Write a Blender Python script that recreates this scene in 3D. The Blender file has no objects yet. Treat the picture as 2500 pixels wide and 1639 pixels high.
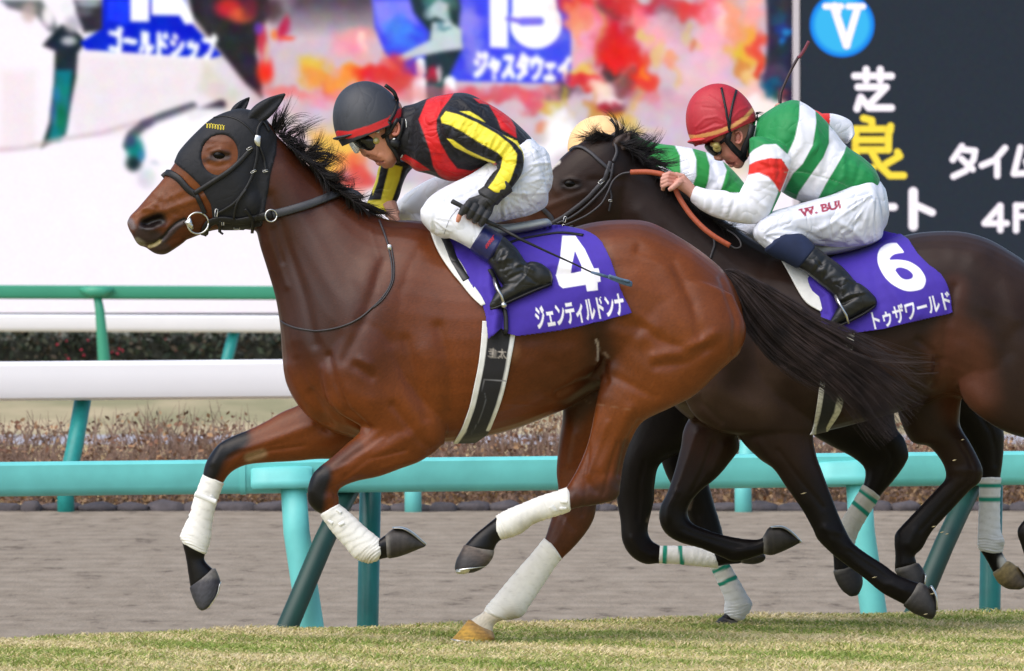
import bpy, math, random
import numpy as np
from mathutils import Vector, Matrix
from mathutils.bvhtree import BVHTree
random.seed(7); RNG = np.random.default_rng(7)

# ------------------------------------------------------------------ camera, world, sun, exposure
F = 18480.0      # focal length in photo pixels (2500 px wide photo)
CD = 28.0        # camera distance to the leading horse
CH = 1.015       # camera height
scene = bpy.context.scene
cam = bpy.data.cameras.new("camera"); camo = bpy.data.objects.new("camera", cam)
scene.collection.objects.link(camo); scene.camera = camo
camo.location = (0, -CD, CH); camo.rotation_euler = (math.radians(90), 0, 0)
cam.sensor_width = 36; cam.lens = 36 * F / 2500; cam.shift_y = 80.5 / 2500
cam.clip_end = 3000; cam.clip_start = 0.5
cam.dof.use_dof = True; cam.dof.focus_distance = CD + 0.1; cam.dof.aperture_fstop = 16
world = bpy.data.worlds.new("World"); scene.world = world; world.use_nodes = True
SUN_EL, SUN_AZ = math.radians(52), math.radians(224)
wn = world.node_tree.nodes; wl = world.node_tree.links
sky = wn.new('ShaderNodeTexSky'); sky.sky_type = 'NISHITA'; sky.sun_disc = False
sky.sun_elevation = SUN_EL; sky.sun_rotation = SUN_AZ
sky.dust_density = 2.5; sky.air_density = 1.0; sky.ozone_density = 0.6
wn['Background'].inputs['Strength'].default_value = 0.15
wl.new(sky.outputs['Color'], wn['Background'].inputs['Color'])
sun = bpy.data.lights.new("sun", 'SUN'); sun.energy = 1.5; sun.angle = math.radians(75); sun.color = (1, 0.985, 0.97)
suno = bpy.data.objects.new("sun", sun); scene.collection.objects.link(suno)
sd = Vector((math.sin(SUN_AZ) * math.cos(SUN_EL), math.cos(SUN_AZ) * math.cos(SUN_EL), math.sin(SUN_EL)))
suno.rotation_euler = sd.to_track_quat('Z', 'Y').to_euler()
scene.view_settings.view_transform = 'Standard'; scene.view_settings.look = 'None'
scene.view_settings.exposure = 0.48; scene.view_settings.gamma = 1.0

# ------------------------------------------------------------------ helpers
C = scene.collection
def P(px, py, Y=0.0):
    d = CD + Y
    return Vector(((px - 1250) * d / F, Y, CH - (py - 900) * d / F))
def toPx(co):
    d = CD + co[:, 1]
    return 1250 + co[:, 0] * F / d, 900 - (co[:, 2] - CH) * F / d
def s2l(c):
    c = np.asarray(c, float)
    return np.where(c <= 0.04045, c / 12.92, ((c + 0.055) / 1.055) ** 2.4)
def rgb(*c):
    return tuple(s2l(np.array(c) / 255.0))
def tag(o, label=None, cat=None, group=None, kind=None):
    if label: o['label'] = label
    if cat: o['category'] = cat
    if group: o['group'] = group
    if kind: o['kind'] = kind
    return o
def empty(name, loc):
    o = bpy.data.objects.new(name, None); C.objects.link(o); o.location = loc; o.empty_display_size = .1
    return o
def link(name, me, mat=None, parent=None, smooth=True):
    me.name = name
    o = bpy.data.objects.new(name, me); C.objects.link(o)
    if mat is not None:
        me.materials.clear(); me.materials.append(mat)
    if smooth: me.polygons.foreach_set('use_smooth', [True] * len(me.polygons))
    if parent is not None:
        o.parent = parent
        if parent.type == 'EMPTY': o.matrix_parent_inverse = Matrix.Translation(parent.location).inverted()
    return o
def mesh(verts, faces):
    me = bpy.data.meshes.new("m"); me.from_pydata([tuple(v) for v in verts], [], [tuple(f) for f in faces]); me.update()
    return me
def getco(me):
    a = np.empty(len(me.vertices) * 3); me.vertices.foreach_get('co', a); return a.reshape(-1, 3)
def setco(me, co):
    me.vertices.foreach_set('co', np.ascontiguousarray(co, dtype=np.float32).ravel()); me.update()
def getno(me):
    a = np.empty(len(me.vertices) * 3, dtype=np.float32); me.vertex_normals.foreach_get('vector', a); return a.reshape(-1, 3).astype(float)
def edges(me):
    a = np.empty(len(me.edges) * 2, dtype=np.int32); me.edges.foreach_get('vertices', a); return a.reshape(-1, 2)
def smooth_mesh(me, it=8, f=0.5, mu=None):
    co = getco(me); e = edges(me); n = len(co)
    deg = np.bincount(e.ravel(), minlength=n).clip(1)
    for k in range(it * (2 if mu else 1)):
        s = np.empty_like(co)
        for a in range(3):
            s[:, a] = np.bincount(e[:, 0], co[e[:, 1], a], n) + np.bincount(e[:, 1], co[e[:, 0], a], n)
        ff = f if (not mu or k % 2 == 0) else mu
        co = co + ff * (s / deg[:, None] - co)
    setco(me, co)
def cat_rom(S, sub):
    S = np.array(S, float); n = len(S); out = []
    for i in range(n - 1):
        p0 = S[max(i - 1, 0)]; p1 = S[i]; p2 = S[i + 1]; p3 = S[min(i + 2, n - 1)]
        for k in range(sub):
            t = k / sub
            out.append(0.5 * ((2 * p1) + (-p0 + p2) * t + (2 * p0 - 5 * p1 + 4 * p2 - p3) * t * t + (-p0 + 3 * p1 - 3 * p2 + p3) * t ** 3))
    out.append(S[-1]); return np.array(out)
def loft(S, Y0=0.0, sub=5, N=28, p=2.0, shrink=1.0, ext=0.0):
    """S: (x1,y1,x2,y2,halfwidth_m,yc) photo-traced silhouette points per section; returns (verts, faces)"""
    S = [tuple(s) + ((0.0,) if len(s) == 5 else ()) for s in S]
    R = cat_rom(S, sub); V = []; Fc = []
    # rounded ends
    a, b = R[0], R[-1]
    def cap(a, nb, fr):
        c = a.copy(); cen = np.array([(a[0] + a[2]) / 2, (a[1] + a[3]) / 2]); cn = np.array([(nb[0] + nb[2]) / 2, (nb[1] + nb[3]) / 2])
        d = cen - cn; L = np.linalg.norm(d); h = np.hypot(a[0] - a[2], a[1] - a[3]) / 2
        d = d / max(L, 1e-6) * min(h, a[4] * 660) * 0.35 * fr[1]
        c[0:2] = cen + (a[0:2] - cen) * fr[0] + d; c[2:4] = cen + (a[2:4] - cen) * fr[0] + d; c[4] = a[4] * fr[0]
        return c
    R = np.array([cap(a, R[1], (.45, 1)), cap(a, R[1], (.82, .55))] + list(R) + [cap(b, R[-2], (.82, .55)), cap(b, R[-2], (.45, 1))])
    t = np.linspace(0, 2 * math.pi, N, endpoint=False)
    ct = np.sign(np.cos(t)) * np.abs(np.cos(t)) ** (2 / p); st = np.sign(np.sin(t)) * np.abs(np.sin(t)) ** (2 / p)
    for r in R:
        cx, cy = (r[0] + r[2]) / 2, (r[1] + r[3]) / 2
        hx, hy = (r[0] - r[2]) / 2 * shrink, (r[1] - r[3]) / 2 * shrink
        if ext:
            h = max(math.hypot(hx, hy), 1e-6); hx *= (h + ext) / h; hy *= (h + ext) / h
        Y = Y0 + r[5]; d = CD + Y; w = abs(r[4]) * shrink + ext / 660
        for c, s in zip(ct, st):
            V.append(((cx + hx * c - 1250) * d / F, Y + s * w, CH - (cy + hy * c - 900) * d / F))
    m = len(R)
    for i in range(m - 1):
        for j in range(N):
            k = (j + 1) % N
            Fc.append((i * N + j, i * N + k, (i + 1) * N + k, (i + 1) * N + j))
    Fc.append(tuple(range(N - 1, -1, -1))); Fc.append(tuple((m - 1) * N + j for j in range(N)))
    return V, Fc
def blob(px, py, rx, ry, w, Y0=0.0, rot=0.0, seg=16):
    V = []; Fc = []; d = CD + Y0; cr, sr = math.cos(rot), math.sin(rot)
    for i in range(1, seg):
        a = math.pi * i / seg
        for j in range(2 * seg):
            b = math.pi * j / seg
            u = math.cos(a) * rx; v = math.sin(a) * math.cos(b) * ry; ww = math.sin(a) * math.sin(b) * w
            x = px + u * cr - v * sr; y = py + u * sr + v * cr
            V.append(((x - 1250) * d / F, Y0 + ww, CH - (y - 900) * d / F))
    n = 2 * seg
    for i in range(seg - 2):
        for j in range(n):
            k = (j + 1) % n; Fc.append((i * n + j, i * n + k, (i + 1) * n + k, (i + 1) * n + j))
    Fc.append(tuple(range(n - 1, -1, -1))); Fc.append(tuple((seg - 2) * n + j for j in range(n)))
    return V, Fc
def tube3(pts, rads, N=10, flat=1.0):
    """tube through 3D points; returns (verts, faces)"""
    pts = [Vector(p) for p in pts]; V = []; Fc = []
    up = None
    for i, p in enumerate(pts):
        d = (pts[min(i + 1, len(pts) - 1)] - pts[max(i - 1, 0)])
        d = d.normalized() if d.length > 0 else Vector((1, 0, 0))
        if up is None: up = d.orthogonal().normalized()
        up = (up - d * up.dot(d)).normalized(); side = d.cross(up)
        r = rads[i] if hasattr(rads, '__len__') else rads
        for j in range(N):
            a = 2 * math.pi * j / N
            V.append(p + up * math.cos(a) * r + side * math.sin(a) * r)
    for i in range(len(pts) - 1):
        for j in range(N):
            k = (j + 1) % N; Fc.append((i * N + j, i * N + k, (i + 1) * N + k, (i + 1) * N + j))
    Fc.append(tuple(range(N - 1, -1, -1))); Fc.append(tuple((len(pts) - 1) * N + j for j in range(N)))
    return V, Fc
def merge(parts):
    V = []; Fc = []
    for v, f in parts:
        o = len(V); V += list(v); Fc += [tuple(i + o for i in q) for q in f]
    return V, Fc
def box(x0, x1, y0, y1, z0, z1):
    V = [(x, y, z) for x in (x0, x1) for y in (y0, y1) for z in (z0, z1)]
    return V, [(0, 1, 3, 2), (4, 6, 7, 5), (0, 4, 5, 1), (2, 3, 7, 6), (0, 2, 6, 4), (1, 5, 7, 3)]
def remesh(parts, vox, it=6, f=0.5, mu=-0.45):
    me = mesh(*merge(parts)); o = bpy.data.objects.new("t", me); C.objects.link(o)
    m = o.modifiers.new("r", 'REMESH'); m.mode = 'VOXEL'; m.voxel_size = vox; m.adaptivity = 0
    dg = bpy.context.evaluated_depsgraph_get(); dg.update()
    r = bpy.data.meshes.new_from_object(o.evaluated_get(dg))
    bpy.data.objects.remove(o); bpy.data.meshes.remove(me)
    if it: smooth_mesh(r, it, f, mu)
    return r
def seg_dist(px, py, pl):
    """distance of points to a polyline, all in photo pixels"""
    best = np.full(px.shape, 1e9)
    for (ax, ay), (bx, by) in zip(pl[:-1], pl[1:]):
        dx, dy = bx - ax, by - ay; L = max(dx * dx + dy * dy, 1e-9)
        t = np.clip(((px - ax) * dx + (py - ay) * dy) / L, 0, 1)
        best = np.minimum(best, np.hypot(px - ax - t * dx, py - ay - t * dy))
    return best
def inpoly(px, py, poly):
    r = np.zeros(px.shape, bool); n = len(poly); j = n - 1
    for i in range(n):
        xi, yi = poly[i]; xj, yj = poly[j]
        if yi != yj:
            c = ((yi > py) != (yj > py)) & (px < (xj - xi) * (py - yi) / (yj - yi) + xi); r ^= c
        j = i
    return r
def softpoly(px, py, poly, w=1.5):
    """1 inside, 0 outside, smooth over w px"""
    d = seg_dist(px, py, list(poly) + [poly[0]]); d = np.where(inpoly(px, py, poly), d, -d)
    return np.clip(d / (2 * w) + .5, 0, 1)
def ss(a, b, x):
    t = np.clip((x - a) / (b - a), 0, 1); return t * t * (3 - 2 * t)
def sculpt(me, strokes, side=-1):
    """strokes: (polyline px, radius px, height m). Raised or sunk along the normals on one side."""
    co = getco(me); no = getno(me); px, py = toPx(co)
    w = ss(0.05, 0.45, no[:, 1] * side)
    disp = np.zeros(len(co))
    for pl, r, h in strokes:
        if len(pl) == 1: pl = [pl[0], (pl[0][0] + .1, pl[0][1])]
        xs = [p[0] for p in pl]; ys = [p[1] for p in pl]
        m = (px > min(xs) - 3 * r) & (px < max(xs) + 3 * r) & (py > min(ys) - 3 * r) & (py < max(ys) + 3 * r)
        if not m.any(): continue
        d = seg_dist(px[m], py[m], pl); disp[m] += h * np.exp(-(d / r) ** 2)
    setco(me, co + no * (disp * w)[:, None])
def noise1(x, seed=0):
    r = np.random.default_rng(seed); ph = r.random(6) * 6.28; fr = r.random(6) * 1.5 + .4
    return sum(np.sin(x * fr[i] + ph[i]) for i in range(6)) / 3
def setcol(me, col):
    n = len(me.vertices); a = me.color_attributes.get('Col') or me.color_attributes.new('Col', 'FLOAT_COLOR', 'POINT')
    c = np.ones((n, 4), dtype=np.float32); c[:, :3] = col; a.data.foreach_set('color', c.ravel())
def mix(a, b, t):
    t = np.asarray(t)[..., None]; return a * (1 - t) + np.asarray(b) * t
def bvh(me):
    return BVHTree.FromPolygons([v.co.copy() for v in me.vertices], [tuple(p.vertices) for p in me.polygons])
def surf(tree, px, py, off=0.0, default=None):
    o = Vector((0, -CD, CH)); t = P(px, py, 0); d = (t - o).normalized()
    h = tree.ray_cast(o, d)
    if h[0] is None: return (default, Vector((0, -1, 0)))
    n = h[1] if h[1].y < 0 else -h[1]
    return h[0] + n * off, n
def crs2(pl, sub=6):
    return [tuple(p) for p in cat_rom(pl, sub)]
def ribbon(tree, pl, wpx, th=0.004, off=0.002, sub=6, fallback=None, maxjump=0.08, Y=None, smo=2):
    """flat strap of width wpx laid over a surface along a px polyline"""
    pts = crs2([p[:2] for p in pl], sub); Q = []; Ns = []; last = fallback
    for (x, y) in pts:
        if Y is not None: Q.append(P(x, y, Y)); Ns.append(Vector((0, -1, 0))); continue
        q, n = surf(tree, x, y, off)
        if q is None or (last is not None and q.y - last > maxjump):
            q = P(x, y, last if last is not None else 0); n = Ns[-1] if Ns else Vector((0, -1, 0))
        last = q.y; Q.append(q); Ns.append(n)
    for _ in range(smo):
        Ns = [((Ns[max(i - 1, 0)] + Ns[i] + Ns[min(i + 1, len(Ns) - 1)])).normalized() for i in range(len(Ns))]
    V = []; Fc = []; hw = wpx / 2 / 660.0
    for i, (q, n) in enumerate(zip(Q, Ns)):
        d = (Q[min(i + 1, len(Q) - 1)] - Q[max(i - 1, 0)]).normalized(); s = n.cross(d).normalized()
        n2 = d.cross(s).normalized() if d.cross(s).dot(n) > 0 else -d.cross(s).normalized()
        for a, b in ((-1, 0), (-.8, 1), (.8, 1), (1, 0), (.8, -.6), (-.8, -.6)):
            V.append(q + s * (a * hw) + n2 * (b * th))
    m = 6
    for i in range(len(Q) - 1):
        for j in range(m):
            k = (j + 1) % m; Fc.append((i * m + j, i * m + k, (i + 1) * m + k, (i + 1) * m + j))
    Fc.append(tuple(range(m - 1, -1, -1))); Fc.append(tuple((len(Q) - 1) * m + j for j in range(m)))
    return V, Fc
def cord(tree, pl, r, off=0.002, sub=6, Y=None, maxjump=0.08, fallback=None):
    pts = crs2([p[:2] for p in pl], sub); Q = []; last = fallback
    for (x, y) in pts:
        if Y is not None: Q.append(P(x, y, Y)); continue
        q, n = surf(tree, x, y, off)
        if q is None or (last is not None and abs(q.y - last) > maxjump): q = P(x, y, last if last is not None else 0)
        last = q.y; Q.append(q)
    return tube3(Q, r, 8)
def drape(tree, poly, step, off, fn=None, sm=6, lim=None):
    """cloth sheet: grid inside a px polygon laid over a surface, thickened"""
    xs = [p[0] for p in poly]; ys = [p[1] for p in poly]
    gx = np.arange(min(xs) - step, max(xs) + 2 * step, step); gy = np.arange(min(ys) - step, max(ys) + 2 * step, step)
    X, Yp = np.meshgrid(gx, gy); D = np.full(X.shape, np.nan)
    for i in range(X.shape[0]):
        for j in range(X.shape[1]):
            q, n = surf(tree, X[i, j], Yp[i, j])
            if q is not None: D[i, j] = q.y
    if lim is not None: D = np.where(D > lim, np.nan, D)
    for _ in range(200):                                    # fill unknown cells from neighbours
        bad = np.isnan(D)
        if not bad.any(): break
        pad = np.pad(D, 1, constant_values=np.nan)
        st = np.stack([pad[:-2, 1:-1], pad[2:, 1:-1], pad[1:-1, :-2], pad[1:-1, 2:]])
        cnt = (~np.isnan(st)).sum(0); sm_ = np.nansum(st, 0)
        D = np.where(bad & (cnt > 0), sm_ / np.maximum(cnt, 1), D)
    D0 = D.copy()
    for _ in range(sm):
        pad = np.pad(D, 1, mode='edge'); D = np.minimum(D0, (pad[:-2, 1:-1] + pad[2:, 1:-1] + pad[1:-1, :-2] + pad[1:-1, 2:]) / 4 * .5 + D * .5)
    for _ in range(4):
        pad = np.pad(D, 1, mode='edge'); D = (pad[:-2, 1:-1] + pad[2:, 1:-1] + pad[1:-1, :-2] + pad[1:-1, 2:]) / 4 * .5 + D * .5
    D = D - off
    if fn is not None: D = D - fn(X, Yp)
    ins = inpoly(X, Yp, poly)
    # snap near-boundary grid points to the outline
    cell = ins[:-1, :-1] | ins[1:, :-1] | ins[:-1, 1:] | ins[1:, 1:]
    idx = -np.ones(X.shape, int); V = []
    need = np.zeros(X.shape, bool)
    need[:-1, :-1] |= cell; need[1:, :-1] |= cell; need[:-1, 1:] |= cell; need[1:, 1:] |= cell
    pl = list(poly) + [poly[0]]
    for i, j in zip(*np.nonzero(need)):
        x, y = X[i, j], Yp[i, j]
        if not ins[i, j]:
            b = (1e9, x, y)
            for (ax, ay), (bx, by) in zip(pl[:-1], pl[1:]):
                dx, dy = bx - ax, by - ay; L = max(dx * dx + dy * dy, 1e-9); t = min(max(((x - ax) * dx + (y - ay) * dy) / L, 0), 1)
                q = (math.hypot(x - ax - t * dx, y - ay - t * dy), ax + t * dx, ay + t * dy)
                if q[0] < b[0]: b = q
            x, y = b[1], b[2]
        idx[i, j] = len(V); V.append(P(x, y, D[i, j]))
    Fc = [(idx[i, j], idx[i + 1, j], idx[i + 1, j + 1], idx[i, j + 1]) for i, j in zip(*np.nonzero(cell))]
    me = mesh(V, Fc)
    return me
def solidify(me, th, off=-1):
    o = bpy.data.objects.new("t", me); C.objects.link(o)
    m = o.modifiers.new("s", 'SOLIDIFY'); m.thickness = th; m.offset = off
    dg = bpy.context.evaluated_depsgraph_get(); dg.update()
    r = bpy.data.meshes.new_from_object(o.evaluated_get(dg)); bpy.data.objects.remove(o); return r
def patch(me, poly, off, both=True, hole=None, ylim=None, snap=16, noise=None):
    """a skin-tight covering: the faces of a body inside a px outline, lifted off and thickened"""
    co = getco(me); no = getno(me); px, py = toPx(co); ins = inpoly(px, py, poly)
    if hole is not None: ins &= ~inpoly(px, py, hole)
    if not both: ins &= no[:, 1] < 0.15
    if ylim is not None: ins &= (co[:, 1] < ylim[1]) & (co[:, 1] > ylim[0])
    fs = [tuple(p.vertices) for p in me.polygons if all(ins[v] for v in p.vertices)]
    used = sorted({v for f in fs for v in f}); mp = {v: i for i, v in enumerate(used)}
    V = co[used] + no[used] * off; fs = [tuple(mp[v] for v in f) for f in fs]
    cnt = {}
    for f in fs:
        for a, b in zip(f, f[1:] + f[:1]):
            k = (min(a, b), max(a, b)); cnt[k] = cnt.get(k, 0) + 1
    bd = {v for k, c in cnt.items() if c == 1 for v in k}
    X, Yp = toPx(V)
    outl = [list(poly) + [poly[0]]] + ([list(hole) + [hole[0]]] if hole is not None else [])
    for v in bd:
        x, y = X[v], Yp[v]; b = (1e9, x, y)
        for pl in outl:
            for (ax, ay), (bx, by) in zip(pl[:-1], pl[1:]):
                dx, dy = bx - ax, by - ay; L = max(dx * dx + dy * dy, 1e-9); t = min(max(((x - ax) * dx + (y - ay) * dy) / L, 0), 1)
                q = (math.hypot(x - ax - t * dx, y - ay - t * dy), ax + t * dx, ay + t * dy)
                if q[0] < b[0]: b = q
        if b[0] < snap:
            q = P(b[1], b[2], V[v][1]); V[v] = q
    return mesh(V, fs)
def strands(paths, r0, seg=7, name='hair', mat=None, parent=None):
    """paths: list of arrays (k,3); thin tapered 3-sided tubes in one mesh"""
    V = []; Fc = []
    for pth, r in zip(paths, r0):
        n = len(pth); o = len(V)
        d = np.gradient(pth, axis=0); d /= np.maximum(np.linalg.norm(d, axis=1, keepdims=True), 1e-9)
        s = np.cross(d, np.array([0, 1.0, 0.01])); s /= np.maximum(np.linalg.norm(s, axis=1, keepdims=True), 1e-9); u = np.cross(s, d)
        for i in range(n):
            rr = r * (1 - (i / (n - 1)) ** 1.6 * .85)
            for a in (0, 2.094, 4.189): V.append(pth[i] + (s[i] * math.cos(a) + u[i] * math.sin(a)) * rr)
        for i in range(n - 1):
            for j in range(3):
                k = (j + 1) % 3; Fc.append((o + i * 3 + j, o + i * 3 + k, o + i * 3 + 3 + k, o + i * 3 + 3 + j))
    return link(name, mesh(V, Fc), mat, parent)
_tx = {}
def glyph_tree(text, off=0.0):
    if (text, off) in _tx: return _tx[(text, off)]
    cu = bpy.data.curves.new("t", 'FONT'); cu.body = text; cu.offset = off; cu.fill_mode = 'FRONT'; cu.resolution_u = 6
    o = bpy.data.objects.new("t", cu); C.objects.link(o); dg = bpy.context.evaluated_depsgraph_get(); dg.update()
    me = bpy.data.meshes.new_from_object(o.evaluated_get(dg)); bpy.data.objects.remove(o)
    co = getco(me); tr = BVHTree.FromPolygons([Vector((v.co.x, v.co.y, 0)) for v in me.vertices], [tuple(p.vertices) for p in me.polygons])
    _tx[(text, off)] = (tr, co.min(0), co.max(0)); return _tx[(text, off)]
def textmask(px, py, text, quad, off=0.0, warp=None, ss_=0.0):
    """1 where a px point falls in the lettering stretched over quad (top-left, top-right, bottom-left)"""
    tr, mn, mx = glyph_tree(text, off)
    (ax, ay), (bx, by), (cx, cy) = quad; M = np.array([[bx - ax, cx - ax], [by - ay, cy - ay]], float); I = np.linalg.inv(M)
    u = I[0, 0] * (px - ax) + I[0, 1] * (py - ay); v = I[1, 0] * (px - ax) + I[1, 1] * (py - ay)
    if ss_ > 0:
        return sum(textmask(px + a * ss_, py + b * ss_, text, quad, off) for a, b in ((-.3, -.3), (.3, -.3), (-.3, .3), (.3, .3), (0, 0))) / 5
    r = np.zeros(px.shape); sel = np.nonzero((u > -.02) & (u < 1.02) & (v > -.02) & (v < 1.02))
    for k in zip(*sel):
        x = mn[0] + u[k] * (mx[0] - mn[0]); y = mx[1] - v[k] * (mx[1] - mn[1])
        if tr.ray_cast(Vector((x, y, 1)), Vector((0, 0, -1)))[0] is not None: r[k] = 1
    return r
def blur(a, s):
    if s <= 0: return a
    k = int(3 * s + 1); w = np.exp(-.5 * (np.arange(-k, k + 1) / s) ** 2); w /= w.sum()
    for ax in (0, 1):
        pw = [(0, 0)] * a.ndim; pw[ax] = (k, k); b = np.pad(a, pw, mode='edge'); o = np.zeros_like(a)
        for i, ww in enumerate(w):
            sl = [slice(None)] * a.ndim; sl[ax] = slice(i, i + a.shape[ax]); o += ww * b[tuple(sl)]
        a = o
    return a

# ------------------------------------------------------------------ materials
def nm(name):
    m = bpy.data.materials.new(name); m.use_nodes = True; nt = m.node_tree
    return m, nt, nt.nodes['Principled BSDF']
def mat(name, col=None, rough=.6, attr=False, var=.12, vscale=30, bump=0.0, bscale=200, bstretch=(1, 1, 1), metal=0, sheen=0, spec=.5, coat=0, bdist=.002, rot=(0, 0, 0), ridge=False, bdet=4):
    m, nt, b = nm(name); N = nt.nodes; L = nt.links
    b.inputs['Roughness'].default_value = rough; b.inputs['Metallic'].default_value = metal
    b.inputs['Specular IOR Level'].default_value = spec; b.inputs['Sheen Weight'].default_value = sheen; b.inputs['Coat Weight'].default_value = coat
    geo = N.new('ShaderNodeNewGeometry')
    src = None
    if attr:
        a = N.new('ShaderNodeAttribute'); a.attribute_name = 'Col'; src = a.outputs['Color']
    n = N.new('ShaderNodeTexNoise'); n.inputs['Scale'].default_value = vscale; n.inputs['Detail'].default_value = 5
    L.new(geo.outputs['Position'], n.inputs['Vector'])
    mr = N.new('ShaderNodeMapRange'); mr.inputs[1].default_value = .3; mr.inputs[2].default_value = .7
    mr.inputs[3].default_value = 1 - var; mr.inputs[4].default_value = 1 + var; L.new(n.outputs['Fac'], mr.inputs[0])
    vm = N.new('ShaderNodeVectorMath'); vm.operation = 'SCALE'
    if src is not None: L.new(src, vm.inputs[0])
    else: vm.inputs[0].default_value = col
    L.new(mr.outputs[0], vm.inputs['Scale']); L.new(vm.outputs[0], b.inputs['Base Color'])
    if bump:
        mp = N.new('ShaderNodeMapping'); mp.inputs['Scale'].default_value = bstretch; mp.inputs['Rotation'].default_value = rot; L.new(geo.outputs['Position'], mp.inputs['Vector'])
        n2 = N.new('ShaderNodeTexNoise'); n2.inputs['Scale'].default_value = bscale; n2.inputs['Detail'].default_value = bdet; n2.inputs['Distortion'].default_value = .4
        L.new(mp.outputs[0], n2.inputs['Vector'])
        bp = N.new('ShaderNodeBump'); bp.inputs['Strength'].default_value = bump; bp.inputs['Distance'].default_value = bdist
        hsrc = n2.outputs['Fac']
        if ridge:
            a1 = N.new('ShaderNodeMath'); a1.operation = 'SUBTRACT'; a1.inputs[1].default_value = .5; L.new(hsrc, a1.inputs[0])
            a2 = N.new('ShaderNodeMath'); a2.operation = 'ABSOLUTE'; L.new(a1.outputs[0], a2.inputs[0])
            a3 = N.new('ShaderNodeMath'); a3.operation = 'POWER'; a3.inputs[1].default_value = .7; L.new(a2.outputs[0], a3.inputs[0]); hsrc = a3.outputs[0]
        L.new(hsrc, bp.inputs['Height']); L.new(bp.outputs[0], b.inputs['Normal'])
    return m
def emit(name, strength=1.0, led=True):
    m, nt, b = nm(name); N = nt.nodes; L = nt.links
    b.inputs['Base Color'].default_value = (.002, .002, .002, 1); b.inputs['Roughness'].default_value = .9; b.inputs['Specular IOR Level'].default_value = 0
    a = N.new('ShaderNodeAttribute'); a.attribute_name = 'Col'
    L.new(a.outputs['Color'], b.inputs['Emission Color']); b.inputs['Emission Strength'].default_value = strength
    return m
M = {}
M['coat'] = mat('bay_coat', attr=True, rough=.34, var=.12, vscale=9, bump=.2, bscale=240, bstretch=(.3, 1, 1), bdist=.0024, sheen=0, spec=.27, bdet=6)
M['dark_coat'] = mat('dark_coat', attr=True, rough=.38, var=.15, vscale=9, bump=.2, bscale=240, bstretch=(.3, 1, 1), bdist=.0024, sheen=0, spec=.17, bdet=6)
M['hair'] = mat('black_hair', (.010, .0075, .007), rough=.4, var=.4, vscale=60, spec=.3)
M['hairb'] = mat('tail_hair', (.034, .022, .019), rough=.42, var=.6, vscale=16, spec=.35)
M['bandage'] = mat('bandage_cloth', attr=True, rough=.9, var=.06, vscale=40, bump=.35, bscale=130, bstretch=(1, 1, 2.2), bdist=.002)
M['hoof'] = mat('hoof_horn', attr=True, rough=.55, var=.25, vscale=60, bump=.5, bscale=200, bdist=.002)
M['steel'] = mat('steel', (.62, .62, .6), rough=.28, metal=1, var=.1)
M['leather'] = mat('black_leather', (.008, .008, .009), rough=.45, var=.3, vscale=80, bump=.3, bscale=300, bdist=.001, spec=.35)
M['boot'] = mat('boot_leather', (.012, .013, .014), rough=.36, var=.2, vscale=40, bump=.5, bscale=13, bstretch=(1, 1, 1.6), bdist=.012, spec=.45, ridge=True, bdet=1)
M['rubber'] = mat('rubber_grip', rgb(166, 78, 46), rough=.6, var=.12, vscale=120, bump=.5, bscale=500, bdist=.001)
M['hood'] = mat('hood_lycra', rgb(25, 26, 31), rough=.6, var=.1, vscale=30, bump=.3, bscale=24, bdist=.006, sheen=.05, spec=.3, ridge=True, bdet=1)
M['cloth'] = mat('saddle_cloth_fabric', attr=True, rough=.75, var=.05, vscale=50, bump=.25, bscale=900, bdist=.001, sheen=.1)
M['silk'] = mat('racing_silk', attr=True, rough=.5, var=.03, vscale=30, bump=.55, bscale=16, bstretch=(1, 1, 1.5), bdist=.016, sheen=.05, ridge=True, bdet=1, spec=.3)
M['silk2'] = mat('racing_silk_smooth', attr=True, rough=.55, var=.03, vscale=30, bump=.5, bscale=11, bdist=.02, sheen=.08, ridge=True, bdet=1, spec=.3)
M['breech'] = mat('breeches_nylon', attr=True, rough=.42, var=.03, vscale=20, bump=.7, bscale=15, bstretch=(1, 1, .4), bdist=.02, rot=(0, .5, 0), ridge=True, bdet=1.5)
M['cap'] = mat('cap_silk', attr=True, rough=.55, var=.05, vscale=30, bump=.3, bscale=16, bstretch=(1, 1, .5), bdist=.01, rot=(0, .6, 0), ridge=True, bdet=1)
M['skin'] = mat('skin', attr=True, rough=.5, var=.08, vscale=60, bump=.2, bscale=200, bdist=.001)
M['gog'] = mat('goggle_plastic', attr=True, rough=.25, var=.1)
M['glove'] = mat('black_glove', (.016, .016, .018), rough=.6, var=.2, bump=.5, bscale=120, bdist=.002)
M['rein'] = mat('rein_rubber', rgb(48, 50, 56), rough=.55, bump=.5, bscale=400, bdist=.001)
M['strap'] = mat('strap', rgb(46, 42, 46), rough=.5)
M['white'] = mat('white_pad', rgb(226, 226, 220), rough=.75, var=.06, bump=.3, bscale=40, bdist=.005)
M['saddle'] = mat('saddle_leather', rgb(168, 172, 168), rough=.45, var=.12, bump=.3, bscale=60, bdist=.004)
M['eye'] = mat('horse_eye', (.004, .003, .002), rough=.07, spec=.12, var=.2)

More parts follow.
